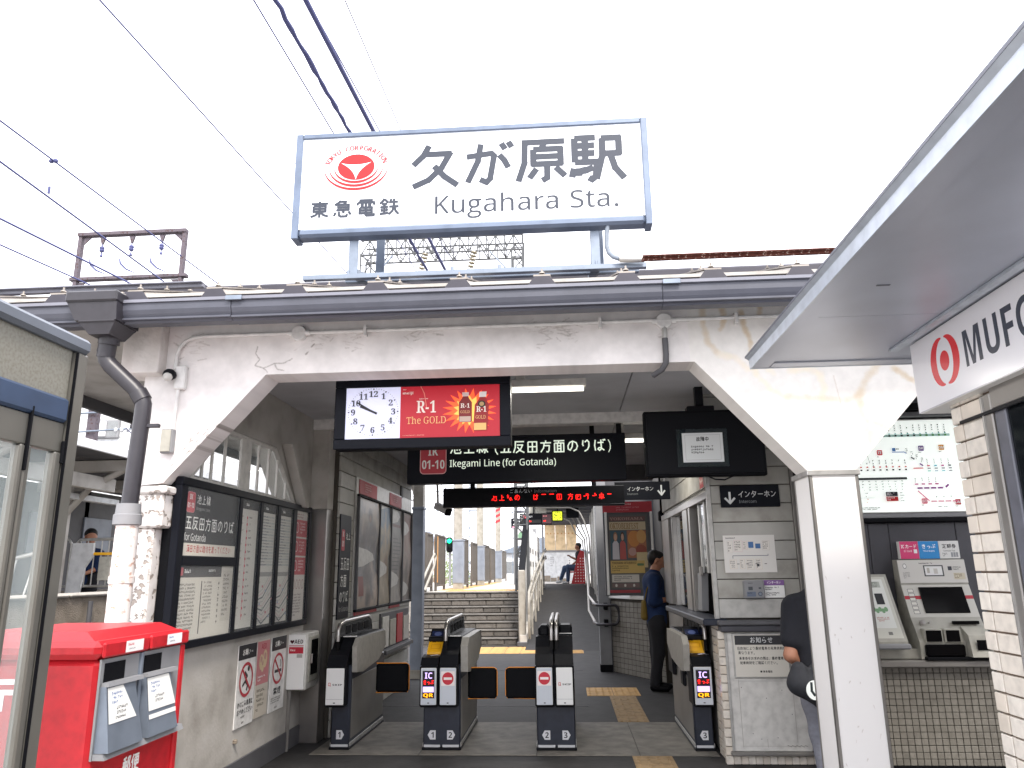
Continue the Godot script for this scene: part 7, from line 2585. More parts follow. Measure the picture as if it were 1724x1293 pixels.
# ---------------------------------------------------------------- left: the opposite platform and the house behind
func beyond_left() -> void:
	var t := thing("opposite_shelter", "white edged platform shelter with dark underside and raking brackets", "shelter", V(-7.2, 1.2, 11))
	part(t, "fascia", piece(-6.09, -6.05, 3.09, 3.21, 7.0, 16.0, 0.006), M.house_white)
	for i in 9:
		part(t, "roof_board", piece(-9.2, -6.09, 3.12, 3.15, 7.0 + i, 7.985 + i), M.dark_grey)
	for d in [8.1, 10.3, 12.6]:
		part(t, "roof_beam", piece(-9.2, -6.12, 2.95, 3.11, d, d + 0.12, 0.006), M.plaster_wall)
		var b := B.new()
		b.tube([V(-7.1, 2.35, d + 0.06), V(-6.75, 2.75, d + 0.06), V(-6.15, 3.05, d + 0.06)], 0.055, 4)
		part(t, "bracket", b, M.plaster_wall)
		part(t, "post", piece(-7.25, -7.07, 1.25, 2.95, d, d + 0.16, 0.006), M.plaster_wall)
		part(t, "purlin", piece(-8.4, -8.3, 3.02, 3.12, d - 1.0, d + 1.2), M.plaster_wall)
	part(t, "long_beam", piece(-6.65, -6.55, 2.68, 2.87, 8.0, 10.62, 0.006), M.plaster_wall)
	part(t, "back_wall", piece(-9.3, -9.2, 1.25, 3.1, 7.0, 16.0), M.dark_grey)
	for i in 5:
		part(t, "window", piece(-9.21, -9.17, 1.9, 2.6, 8.0 + i * 1.5, 8.9 + i * 1.5, 0.005), M.blue_post)
	t = thing("shelter_light", "white fluorescent light under the opposite platform shelter", "ceiling light", V(-6.9, 2.62, 10.6))
	part(t, "fitting", piece(-7.0, -6.88, 2.56, 2.64, 10.0, 11.3, 0.006), M.house_white)
	var pl := struct("opposite_platform", piece(-12.0, -6.0, -0.3, 1.25, 7.2, 40.0), M.concrete_old, "old stained concrete platform with crumbling edge across the track")
	part(pl, "coping_block", piece(-6.3, -5.96, 1.252, 1.30, 7.2, 9.0, 0.02), M.concrete_pale)
	part(pl, "coping_block", piece(-6.3, -5.96, 1.252, 1.30, 9.02, 12.0, 0.02), M.concrete_pale)
	part(pl, "wall_pipe", _tube_piece([V(-5.95, 0.6, 9.4), V(-5.95, 1.2, 9.4)], 0.03), M.dark_grey)
	t = thing("opposite_railing", "grey tubular railing along the opposite platform", "railing", V(-6.8, 1.25, 11))
	for s in [[-7.9, -7.36], [-7.3, -5.6]]:
		var b := B.new()
		b.tube([V(s[0], 1.25, 11.0), V(s[0], 1.95, 11.0), V(s[0] + 0.06, 2.03, 11.0), V(s[1] - 0.06, 2.05, 11.0), V(s[1], 1.97, 11.0), V(s[1], 1.25, 11.0)], 0.022, 8)
		part(t, "rail", b, M.alu)
		part(t, "bottom_rail", _tube_piece([V(s[0], 1.36, 11.0), V(s[1], 1.36, 11.0)], 0.018), M.alu)
		var n := int((s[1] - s[0]) / 0.11)
		for i in n:
			var x: float = s[0] + 0.08 + i * 0.11
			part(t, "slat", _tube_piece([V(x, 1.36, 11.0), V(x, 2.03, 11.0)], 0.009, 5), M.alu)
	t = thing("white_gate_panel", "white enamel panel with cut corner fixed to the railing", "panel", V(-7.2, 1.25, 10.95))
	var b := B.new()
	b.prism("z", [[-7.33, 1.26], [-7.12, 1.26], [-7.08, 1.62], [-6.98, 1.78], [-6.98, 1.98], [-7.30, 1.98]], 10.93, 10.97)
	part(t, "plate", b, M.house_white)
	t = thing("yellow_bracket", "small yellow bracket box on the railing by the white panel", "box", V(-6.8, 1.8, 10.9))
	part(t, "bar", piece(-6.95, -6.6, 1.80, 1.84, 10.9, 10.95, 0.004), M.yellow)
	part(t, "box", piece(-6.85, -6.68, 1.44, 1.78, 10.9, 10.96, 0.006), M.machine_grey)
	# raking steel in the near left corner, the stair rail
	t = thing("sloping_rail", "pale sloping stair rail seen through the booth glass", "railing", V(-6.5, 0.9, 8.5))
	part(t, "rail", _tube_piece([V(-7.2, 1.55, 8.6), V(-6.2, 1.82, 8.9)], 0.025), M.alu)
	for k in 5:
		part(t, "baluster", _tube_piece([V(-7.15 + k * 0.2, 0.9, 8.6), V(-7.15 + k * 0.2, 1.57 + k * 0.05, 8.62 + k * 0.06)], 0.012, 6), M.alu)
	# white boarded house with a blue window
	t = thing("boarded_house", "white boarded house with blue window and pink sign above the shelter", "house", V(-16, 0, 25))
	part(t, "wall", piece(-19.0, -11.0, 0.0, 8.3, 25.3, 33.0), M.house_white)
	for i in 11:
		part(t, "plank", piece(-19.0, -11.0, 4.6 + i * 0.33, 4.92 + i * 0.33, 25.22, 25.3, 0.01), M.house_white)
	var w := part(t, "window", piece(-16.48, -15.62, 6.22, 6.86, 25.12, 25.22, 0.01), M.mid_grey)
	part(w, "pane", piece(-16.42, -16.08, 6.28, 6.80, 25.08, 25.12), M.house_white)
	part(w, "pane", piece(-16.0, -15.68, 6.28, 6.80, 25.08, 25.12), M.glass)
	var hr := part(t, "roof", piece(-19.5, -10.5, 8.3, 8.6, 24.6, 33.0, 0.02), M.galvanised)
	part(hr, "sign_board", piece(-16.3, -14.2, 8.62, 8.95, 24.8, 24.9, 0.01), M.white_gloss)
	var pr := sheet(V(-16.3, 8.95, 24.79), Vector3.RIGHT, Vector3.UP)
	pr.fine(0.1, 0.04, 1.9, 0.26, 1, col(226, 120, 190))
	part(hr, "pink_print", pr.b, M.print)
	part(t, "air_conditioner", piece(-15.9, -15.2, 7.4, 7.9, 24.9, 25.2, 0.02), M.machine_grey)
	t = thing("insulator_pole", "rusty brown pole with white insulator arms in front of the boarded house", "pole", V(-9.3, 0, 14))
	part(t, "shaft", piece(-9.38, -9.2, 0.0, 6.6, 14.0, 14.15, 0.01), M.gantry)
	for y in [4.25, 4.62, 5.02, 5.3]:
		b = B.new()
		b.tube([V(-9.6, y, 13.95), V(-8.2, y + 0.05, 13.95)], 0.02, 5)
		part(t, "arm", b, M.galvanised)
		b = B.new()
		for k in 3:
			b.lathe(V(-8.75 + 0.12 * k, y + 0.02, 13.95), Vector3.RIGHT, [[0.0, 0.0], [0.05, 0.01], [0.05, 0.03], [0.02, 0.06], [0.0, 0.06]], 8)
		part(t, "insulator", b, M.house_white)
	for k in 5:
		b = B.new()
		var y := 4.3 + k * 0.25
		b.tube([V(-8.5, y, 13.9), V(-8.3 + 0.1 * k, y - 0.18, 13.9), V(-7.2, y - 0.5 + 0.12 * k, 14.2)], 0.012, 5)
		part(t, "wire_tail", b, M.wire)
	# eave soffit of the roof going on to the left
	t = thing("side_eave", "grey weathered eave boards of the roof beyond the downpipe", "eave", V(-3.5, 3.1, 6))
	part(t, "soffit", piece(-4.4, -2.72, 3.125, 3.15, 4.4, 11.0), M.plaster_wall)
	part(t, "side_fascia", piece(-4.45, -4.40, 3.02, 3.16, 4.4, 11.0, 0.004), M.dark_grey)


# ---------------------------------------------------------------- wires, gantries
func wire(called: String, label: String, cat: String, p: Vector3, q: Vector3, r: float, m: Material, sag := 0.15, wob := 0.0) -> Node3D:
	var o := thing(called, label, cat, p)
	var path := []
	var rad := []
	var rng := RandomNumberGenerator.new()
	rng.seed = int(absf(p.x) * 1000)
	var n := 140 if wob > 0.0 else 24
	for i in n + 1:
		var f := float(i) / n
		path.append(p.lerp(q, f) - Vector3(0, sag * 4.0 * f * (1.0 - f), 0) + Vector3(rng.randf_range(-wob, wob), rng.randf_range(-wob, wob), 0))
		rad.append(r * (1.0 + (rng.randf_range(-0.3, 0.35) if wob > 0.0 else 0.0)))
	var b := B.new()
	b.tube(path, rad, 6)
	part(o, "strand", b, m)
	return o


func overhead() -> void:
	var ln := [[-6.856, 7.82, -6.656, 12.513, 7.0, 0.012, "thin grey wire with a round spacer, highest at the left"], [-6.45, 7.456, -6.494, 11.111, 6.2, 0.013, "dark wire with a small clip below the round spacer"],
		[-6.38, 7.51, -6.034, 9.516, 5.5, 0.013, "thicker dark wire low at the left edge"], [-6.374, 7.564, -6.158, 8.641, 5.2, 0.010, "lowest dark wire at the left edge"], [-5.63, 7.619, -5.1, 16.262, 8.5, 0.012, "fine wire running to the left corner of the station sign"],
		[-5.07, 8.244, -4.89, 12.564, 9.0, 0.006, "very faint wire high between the others"], [-3.721, 7.781, -3.609, 10.869, 8.5, 0.012, "thin wire just left of the twisted feeder cable"], [-2.968, 7.613, -2.764, 10.49, 8.3, 0.010, "thin wire close beside the smooth feeder cable"]]
	for k in ln.size():
		var q: Array = ln[k]
		var dir := Vector2(q[2] - q[0], q[3] - q[1])
		var s0: float = (4.5 - q[1]) / dir.y
		var s1: float = (48.0 - q[1]) / dir.y
		var o := wire("overhead_wire", q[6], "wire", V(q[0] + dir.x * s0, q[4], 4.5), V(q[0] + dir.x * s1, q[4], 48.0), q[5], M.wire_dark if q[5] > 0.0085 else M.wire, 0.0)
		if k == 0:
			var b := B.new()
			for e in [[-0.03, 0.0], [0.03, 0.0]]:
				b.ball(V(-6.822 + e[0], 7.0, 8.776), Vector3(0.036, 0.032, 0.032), 10)
			part(o, "round_spacer", b, M.wire_dark)
		if k == 1:
			part(o, "clip", piece(-6.40, -6.376, 6.19, 6.29, 8.2, 8.23, 0.004), M.wire_dark)
	wire("feeder_cable", "thick twisted blue feeder cable running over the station sign", "cable", V(-3.30, 8.0, 4.5), V(-2.5, 8.0, 27.0), 0.034, M.wire_dark, 0.0, 0.011)
	wire("feeder_cable", "thick smooth blue feeder cable right of the twisted one", "cable", V(-2.97, 8.0, 4.5), V(-2.02, 8.0, 27.0), 0.036, M.wire_dark, 0.0)
	for q in [[3.4, "level wire crossing the view low behind the platform columns"], [4.3, "level wire crossing higher behind the platform columns"], [5.3, "highest level wire crossing behind the platform columns"]]:
		wire("overhead_wire", q[1], "wire", V(-14, q[0], 40), V(1.5, q[0] + 0.3, 40), 0.016, M.wire, 0.0)
	wire("overhead_wire", "hair thin wire beside the smooth feeder, right of it", "wire", V(-2.62, 8.35, 4.5), V(-1.6, 8.35, 40.0), 0.008, M.wire, 0.0)
	# frame gantry on the left
	var t := thing("frame_gantry", "rusty rectangular frame gantry with three hanging insulators over the roof", "gantry", V(-7.6, 0, 12))
	for q in [[-8.64, -8.57], [-6.70, -6.635]]:
		part(t, "post", piece(q[0], q[1], 0.0, 7.53, 12.0, 12.1, 0.006), M.gantry)
	part(t, "cross_beam", piece(-8.65, -6.63, 7.465, 7.535, 11.98, 12.1, 0.006), M.gantry)
	part(t, "cross_beam", piece(-8.7, -6.55, 6.61, 6.67, 11.98, 12.1, 0.006), M.gantry)
	for q in [[-8.54, 7.44, 1], [-6.72, 7.44, -1], [-8.54, 6.58, 1], [-6.72, 6.58, -1]]:
		var b := B.new()
		var s: float = q[2]
		b.prism("z", [[q[0], q[1]], [q[0] + 0.13 * s, q[1]], [q[0], q[1] - 0.13]], 12.03, 12.05)
		part(t, "gusset", b, M.gantry)
	for x in [-8.19, -7.64, -7.08]:
		var b := B.new()
		b.hexa([V(x - 0.05, 7.44, 12.02), V(x + 0.05, 7.44, 12.02), V(x + 0.05, 7.44, 12.06), V(x - 0.05, 7.44, 12.06), V(x - 0.015, 7.31, 12.02), V(x + 0.015, 7.31, 12.02), V(x + 0.015, 7.31, 12.06), V(x - 0.015, 7.31, 12.06)])
		part(t, "hanger_plate", b, M.gantry)
		b = B.new()
		b.lathe(V(x, 7.06, 12.04), Vector3.UP, [[0.0, 0.0], [0.03, 0.01], [0.02, 0.04], [0.012, 0.06], [0.012, 0.10], [0.035, 0.105], [0.045, 0.13], [0.035, 0.15], [0.045, 0.17], [0.035, 0.20], [0.012, 0.21], [0.01, 0.27]], 10)
		part(t, "insulator", b, M.wire_dark)
		b = B.new()
		b.tube([V(x - 0.12, 6.98, 11.9), V(x - 0.08, 6.86, 11.9), V(x + 0.02, 6.76, 11.92), V(x + 0.2, 6.68, 11.95)], [0.006, 0.02, 0.018, 0.008], 6)
		part(t, "curved_lead", b, M.wire_dark)
	# lattice gantry far behind the sign
	t = thing("lattice_gantry", "grey lattice gantry with two insulator strings behind the station sign", "gantry", V(-3.0, 0, 18))
	var b := B.new()
	for o in [0.0, 0.55]:
		lattice(b, V(-5.15, 9.55, 18.0 + o), V(-0.9, 9.55, 18.0 + o), 0.42, Vector3.UP, 0.026, 18)
	for i in 10:
		b.tube([V(-5.15 + i * 0.47, 9.97, 18.0), V(-4.9 + i * 0.44, 9.97, 18.55)], 0.014, 4)
		b.tube([V(-5.15 + i * 0.47, 9.55, 18.0), V(-4.9 + i * 0.44, 9.55, 18.55)], 0.014, 4)
	part(t, "beam_lattice", b, M.truss)
	for x in [-5.15, -1.19]:
		b = B.new()
		for o in [0.0, 0.55]:
			lattice(b, V(x, 0.0, 18.0 + o), V(x, 9.6, 18.0 + o), 0.28, Vector3.RIGHT, 0.024, 30)
		part(t, "leg_lattice", b, M.truss)
	b = B.new()
	b.tube([V(-1.3, 9.0, 18), V(-1.75, 9.52, 18)], 0.024, 5)
	b.tube([V(-4.72, 9.0, 18), V(-4.3, 9.52, 18)], 0.024, 5)
	part(t, "knee_brace", b, M.galvanised)
	for x in [-3.44, -2.16]:
		b = B.new()
		for k in 7:
			b.lathe(V(x - 0.022 * k, 9.52 - k * 0.095, 18.0), Vector3(0.2, 1, 0), [[0.0, -0.05], [0.02, -0.045], [0.085, -0.02], [0.08, 0.0], [0.03, 0.03], [0.0, 0.03]], 12)
		part(t, "insulator_string", b, M.ceramic)


# ---------------------------------------------------------------- close by: phone booth and post box
func near_things() -> void:
	var xb := -1.556
	var t := thing("phone_booth", "grey metal phone booth with blue band and pebbled panel", "phone booth", V(-2.0, 0, 1.83))
	var rf := part(t, "roof", piece(-2.46, -1.545, 2.205, 2.255, 1.38, 2.29, 0.012), M.booth_roof)
	part(rf, "roof_top", piece(-2.42, -1.585, 2.255, 2.268, 1.42, 2.25, 0.006), M.galvanised)
	part(t, "header_panel", piece(-1.60, -1.568, 2.045, 2.204, 1.42, 2.225), M.pebble)
	part(t, "blue_band", piece(-1.61, -1.553, 1.968, 2.044, 1.42, 2.225, 0.008), M.booth_blue)
	for q in [[2.228, 2.285], [1.385, 1.42]]:
		part(t, "corner_post", piece(-1.615, -1.55, 0.0, 2.204, q[0], q[1], 0.006), M.booth_metal)
		part(t, "corner_post", piece(-2.455, -2.40, 0.0, 2.204, q[0], q[1], 0.006), M.booth_metal)
	part(t, "post_groove", piece(-1.556, -1.548, 0.0, 2.20, 2.226, 2.231), M.black_matte)
	part(t, "top_rail", piece(-1.59, -1.562, 1.875, 1.966, 1.42, 2.225, 0.003), M.booth_metal)
	for q in [[2.042, 2.062], [2.066, 2.09], [2.192, 2.224], [1.85, 1.875]]:
		part(t, "door_stile", piece(-1.59, -1.557, 0.02, 1.874, q[0], q[1], 0.005), M.booth_metal)
	part(t, "door_stile", piece(-1.575, -1.551, 1.80, 1.99, 2.063, 2.070, 0.002), M.black_matte)
	part(t, "hinge", piece(-1.56, -1.55, 1.84, 1.91, 2.215, 2.226, 0.002), M.black_matte)
	for q in [[1.42, 1.85], [1.875, 2.04], [2.092, 2.19]]:
		part(t, "glass_pane", piece(-1.578, -1.572, 0.02, 1.874, q[0], q[1]), M.glass)
	for q in [[1.42, 2.225]]:
		part(t, "glass_pane", piece(-2.43, -2.424, 0.02, 2.2, q[0], q[1]), M.glass)
	part(t, "glass_pane", piece(-2.40, -1.62, 0.02, 2.2, 2.255, 2.261), M.glass)
	part(t, "shelf", piece(-2.40, -2.25, 0.9, 0.93, 1.45, 2.2, 0.005), M.dark_grey)
	# post box
	t = thing("post_box", "red two slot post box with grey front beside the phone booth", "post box", V(-2.13, 0, 3.27))
	part(t, "body", piece(-2.45, -1.81, 0.14, 1.185, 2.956, 3.612, 0.02), M.red_plastic)
	part(t, "pedestal", piece(-2.32, -1.94, 0.0, 0.14, 3.08, 3.5, 0.01), M.dark_grey)
	var b := B.new()
	b.bx(-2.47, -1.80, 1.187, 1.255, 2.935, 3.63, 0.022)
	var lid := part(t, "lid", b, M.red_plastic)
	b = B.new()
	b.hexa([V(-2.44, 1.25, 2.955), V(-1.83, 1.25, 2.955), V(-1.83, 1.25, 3.61), V(-2.44, 1.25, 3.61), V(-2.36, 1.288, 3.0), V(-1.90, 1.288, 3.0), V(-1.90, 1.288, 3.56), V(-2.36, 1.288, 3.56)])
	part(lid, "lid_crown", b, M.red_plastic)
	for q in [[2.95, 3.275], [3.288, 3.62]]:
		part(lid, "lid_flap", piece(-1.802, -1.786, 1.192, 1.25, q[0], q[1], 0.008), M.red_plastic)
	# grey recessed front with two openings
	b = B.new()
	b.bx(-1.812, -1.804, 0.825, 1.186, 2.966, 3.575)
	part(t, "grey_front", b, M.mid_grey)
	part(t, "red_edge", piece(-1.815, -1.798, 0.14, 1.186, 3.577, 3.614, 0.005), M.red_plastic)
	part(t, "divider", piece(-1.81, -1.792, 0.826, 1.186, 3.232, 3.252, 0.004), M.galvanised)
	for k in 2:
		var d0: float = [2.975, 3.258][k]
		part(t, "slot_opening", piece(-1.803, -1.80, 1.09, 1.17, d0 + 0.012, d0 + 0.15), M.black_matte)
		b = B.new()
		b.hexa([V(-1.80, 1.085, d0), V(-1.77, 1.085, d0), V(-1.77, 1.085, d0 + 0.25), V(-1.80, 1.085, d0 + 0.25), V(-1.80, 1.10, d0), V(-1.775, 1.10, d0), V(-1.775, 1.10, d0 + 0.25), V(-1.80, 1.10, d0 + 0.25)])
		part(t, "slot_lip", b, M.mid_grey)
		b = B.new()
		b.hexa([V(-1.803, 0.85, d0), V(-1.745, 0.85, d0), V(-1.745, 0.85, d0 + 0.24), V(-1.803, 0.85, d0 + 0.24), V(-1.803, 1.085, d0), V(-1.78, 1.085, d0), V(-1.78, 1.085, d0 + 0.2), V(-1.803, 1.085, d0 + 0.2)])
		part(t, "slot_apron", b, M.galvanised)
		var up := Vector3(-0.035, 0.235, 0).normalized()
		var pr := sheet(V(-1.7795, 1.084, d0) + Vector3(0.0012, 0, 0), Vector3(0, 0, -1), up)
		pr.poly([[0.005, 0.004], [0.11 + 0.07 * k, 0.004], [0.195 + 0.03 * k, 0.135], [0.005, 0.135]], col(232, 232, 228))
		pr.fine(0.03, 0.02, 0.09, 0.05, 3, col(90, 120, 170))
		pr.fine(0.06, 0.075, 0.10, 0.035, 2, col(90, 90, 94))
		if k:
			pr.rect(0.005, 0.15, 0.22, 0.018, col(232, 232, 228))
		else:
			pr.fine(0.05, 0.112, 0.11, 0.014, 1, col(20, 20, 24))
		part(t, "label_print", pr.b, M.print)
	b = B.new()
	b.hexa([V(-1.803, 0.826, 2.97), V(-1.755, 0.826, 2.97), V(-1.755, 0.826, 3.575), V(-1.803, 0.826, 3.575), V(-1.803, 0.848, 2.97), V(-1.765, 0.848, 2.97), V(-1.765, 0.848, 3.575), V(-1.803, 0.848, 3.575)])
	part(t, "front_sill", b, M.mid_grey)
	var pr := sheet(V(-1.7855, 1.248, 2.95), Vector3(0, 0, -1), Vector3.UP)
	pr.rect(0.14, 0.004, 0.13, 0.044, col(236, 232, 230))
	pr.fine(0.155, 0.012, 0.10, 0.014, 1, col(206, 80, 84))
	pr.fine(0.165, 0.032, 0.08, 0.008, 1, col(120, 120, 126))
	part(t, "lid_sticker", pr.b, M.print)
	pr = sheet(V(-1.7855, 1.248, 2.95), Vector3(0, 0, -1), Vector3.UP)
	pr.rect(0.465, 0.004, 0.13, 0.044, col(236, 236, 240))
	pr.fine(0.48, 0.012, 0.10, 0.012, 1, col(90, 120, 180))
	pr.fine(0.49, 0.03, 0.08, 0.010, 1, col(90, 90, 96))
	part(t, "lid_sticker", pr.b, M.print)
	pr = sheet(V(-1.8095, 0.82, 2.956), Vector3(0, 0, -1), Vector3.UP)
	pr.jp("郵便", 0.235, 0.03, 0.13, 0.075, col(240, 236, 234), 0.13)
	part(t, "word_print", pr.b, M.print)
	pr = sheet(V(-2.25, 1.13, 2.9555), Vector3.RIGHT, Vector3.UP)
	pr.rect(0.0, 0.012, 0.135, 0.02, col(240, 236, 234))
	pr.rect(0.0, 0.05, 0.135, 0.02, col(240, 236, 234))
	pr.rect(0.057, 0.068, 0.02, 0.06, col(240, 236, 234))
	part(t, "post_mark", pr.b, M.print)


# ---------------------------------------------------------------- people
func body_field(caps: Array, cell: float, k: float, b: B) -> void:
	var lo := Vector3.ONE * 1e9
	var hi := -lo
	for q in caps:
		var r := maxf(q[2], q[3]) + cell * 2.5
		for e in [q[0], q[1]]:
			lo = lo.min(e - Vector3.ONE * r); hi = hi.max(e + Vector3.ONE * r)
	var nx := int((hi.x - lo.x) / cell) + 2
	var ny := int((hi.y - lo.y) / cell) + 2
	var nz := int((hi.z - lo.z) / cell) + 2
	var f := PackedFloat32Array()
	f.resize(nx * ny * nz)
	f.fill(1.0)
	for q in caps:
		var a: Vector3 = q[0]
		var e: Vector3 = q[1]
		var r := maxf(q[2], q[3]) + k + cell * 2.0
		var l := ((a.min(e) - Vector3.ONE * r - lo) / cell).floor()
		var h := ((a.max(e) + Vector3.ONE * r - lo) / cell).ceil()
		var ab := e - a
		var den := maxf(ab.length_squared(), 1e-9)
		for x in range(maxi(0, int(l.x)), mini(nx, int(h.x) + 1)):
			for y in range(maxi(0, int(l.y)), mini(ny, int(h.y) + 1)):
				for z in range(maxi(0, int(l.z)), mini(nz, int(h.z) + 1)):
					var p := lo + Vector3(x, y, z) * cell
					var t := clampf((p - a).dot(ab) / den, 0.0, 1.0)
					var d := (p - a - ab * t).length() - lerpf(q[2], q[3], t)
					var ix := (x * ny + y) * nz + z
					var o := f[ix]
					var hh := maxf(k - absf(o - d), 0.0) / k
					f[ix] = minf(o, d) - hh * hh * k * 0.25
	var vert := {}
	var pos := []
	var nor := []
	var off := [0, 1, nz, nz + 1, ny * nz, ny * nz + 1, ny * nz + nz, ny * nz + nz + 1]
	var cv := [Vector3(0, 0, 0), Vector3(0, 0, 1), Vector3(0, 1, 0), Vector3(0, 1, 1), Vector3(1, 0, 0), Vector3(1, 0, 1), Vector3(1, 1, 0), Vector3(1, 1, 1)]
	var ed := [[0, 1], [2, 3], [4, 5], [6, 7], [0, 2], [1, 3], [4, 6], [5, 7], [0, 4], [1, 5], [2, 6], [3, 7]]
	for x in nx - 1:
		for y in ny - 1:
			for z in nz - 1:
				var ix := (x * ny + y) * nz + z
				if absf(f[ix]) > cell * 2.5:
					continue
				var s := 0
				for c in 8:
					if f[ix + off[c]] < 0.0:
						s += 1
				if s == 0 or s == 8:
					continue
				var sum := Vector3.ZERO
				var n := 0
				for q in ed:
					var u: float = f[ix + off[q[0]]]
					var w: float = f[ix + off[q[1]]]
					if (u < 0.0) != (w < 0.0):
						sum += cv[q[0]].lerp(cv[q[1]], u / (u - w)); n += 1
				vert[ix] = pos.size()
				pos.append(lo + (Vector3(x, y, z) + sum / n) * cell)
				var g := Vector3.ZERO
				for c in 8:
					g += (cv[c] * 2.0 - Vector3.ONE) * f[ix + off[c]]
				nor.append(g.normalized())
	for ix in vert:
		var z: int = ix % nz
		var y: int = (ix / nz) % ny
		var x: int = ix / (nz * ny)
		for ax in 3:
			var st: int = [ny * nz, nz, 1][ax]
			var s1: int = [nz, 1, ny * nz][ax]
			var s2: int = [1, ny * nz, nz][ax]
			if (f[ix] < 0.0) == (f[ix + st] < 0.0):
				continue
			if vert.has(ix - s1) and vert.has(ix - s2) and vert.has(ix - s1 - s2):
				var q := [vert[ix], vert[ix - s1], vert[ix - s1 - s2], vert[ix - s2]]
				b.tri(pos[q[0]], pos[q[1]], pos[q[2]], nor[q[0]], nor[q[1]], nor[q[2]])
				b.tri(pos[q[0]], pos[q[2]], pos[q[3]], nor[q[0]], nor[q[2]], nor[q[3]])


func hand_caps(w: Vector3, fwd: Vector3, side: Vector3, curl: Vector3) -> Array:
	# wrist, finger direction, thumb side, the way the fingers bend
	var c := []
	c.append([w, w + fwd * 0.045, 0.022, 0.026])
	c.append([w + fwd * 0.04 - side * 0.018, w + fwd * 0.075 - side * 0.02, 0.018, 0.016])
	c.append([w + fwd * 0.04 + side * 0.016, w + fwd * 0.08 + side * 0.018, 0.018, 0.016])
	for k in 4:
		var s := side * (0.03 - 0.02 * k)
		var l: float = [0.030, 0.034, 0.031, 0.024][k]
		var p := w + fwd * 0.085 + s
		var q := p + (fwd + curl * 0.6).normalized() * l
		var r := q + (fwd * 0.3 + curl).normalized() * l * 0.85
		c.append([p, q, 0.0095, 0.0085]); c.append([q, r, 0.0085, 0.007])
	var t0 := w + fwd * 0.02 + side * 0.026
	c.append([t0, t0 + (fwd + side * 0.9 + curl * 0.3).normalized() * 0.035, 0.013, 0.010])
	c.append([t0 + (fwd + side * 0.9 + curl * 0.3).normalized() * 0.035, t0 + (fwd * 1.6 + side * 0.9 + curl * 0.6).normalized() * 0.065, 0.010, 0.008])
	return c


func head_caps(c: Vector3, look: Vector3) -> Array:
	# c: centre of the skull
	var up := (Vector3.UP - look * look.y).normalized()
	var s := look.cross(up).normalized()
	return [[c - look * 0.025 + up * 0.02, c + look * 0.02 + up * 0.025, 0.083, 0.078], [c + look * 0.035 - up * 0.03, c + look * 0.05 - up * 0.085, 0.058, 0.036], [c + look * 0.095 + up * 0.0, c + look * 0.112 - up * 0.03, 0.008, 0.014],
		[c + look * 0.082 - up * 0.065 - s * 0.012, c + look * 0.082 - up * 0.065 + s * 0.012, 0.010, 0.010], [c + s * 0.078 + up * 0.005, c + s * 0.082 - up * 0.03, 0.016, 0.011], [c - s * 0.078 + up * 0.005, c - s * 0.082 - up * 0.03, 0.016, 0.011],
		[c + look * 0.085 + up * 0.022 + s * 0.015, c + look * 0.07 + up * 0.025 + s * 0.045, 0.010, 0.009], [c + look * 0.085 + up * 0.022 - s * 0.015, c + look * 0.07 + up * 0.025 - s * 0.045, 0.010, 0.009]]


func eyes(to: Node3D, c: Vector3, look: Vector3) -> void:
	var up := (Vector3.UP - look * look.y).normalized()
	var s := look.cross(up).normalized()
	var b := B.new()
	for e in [-0.03, 0.03]:
		b.ball(c + look * 0.083 + s * e - up * 0.002, Vector3(0.010, 0.006, 0.010), 8)
	part(to, "eyes", b, M.hair)


func figure(to: Node3D, bits: Array) -> void:
	# bits: [name, capsules, cell, blend, material]
	for q in bits:
		var b := B.new()
		body_field(q[1], q[2], q[3], b)
		if q[0] == "body" and q.size() > 5:
			for e in q[5]:
				body_field(e, 0.0045, 0.012, b)
		part(to, q[0], b, q[4])


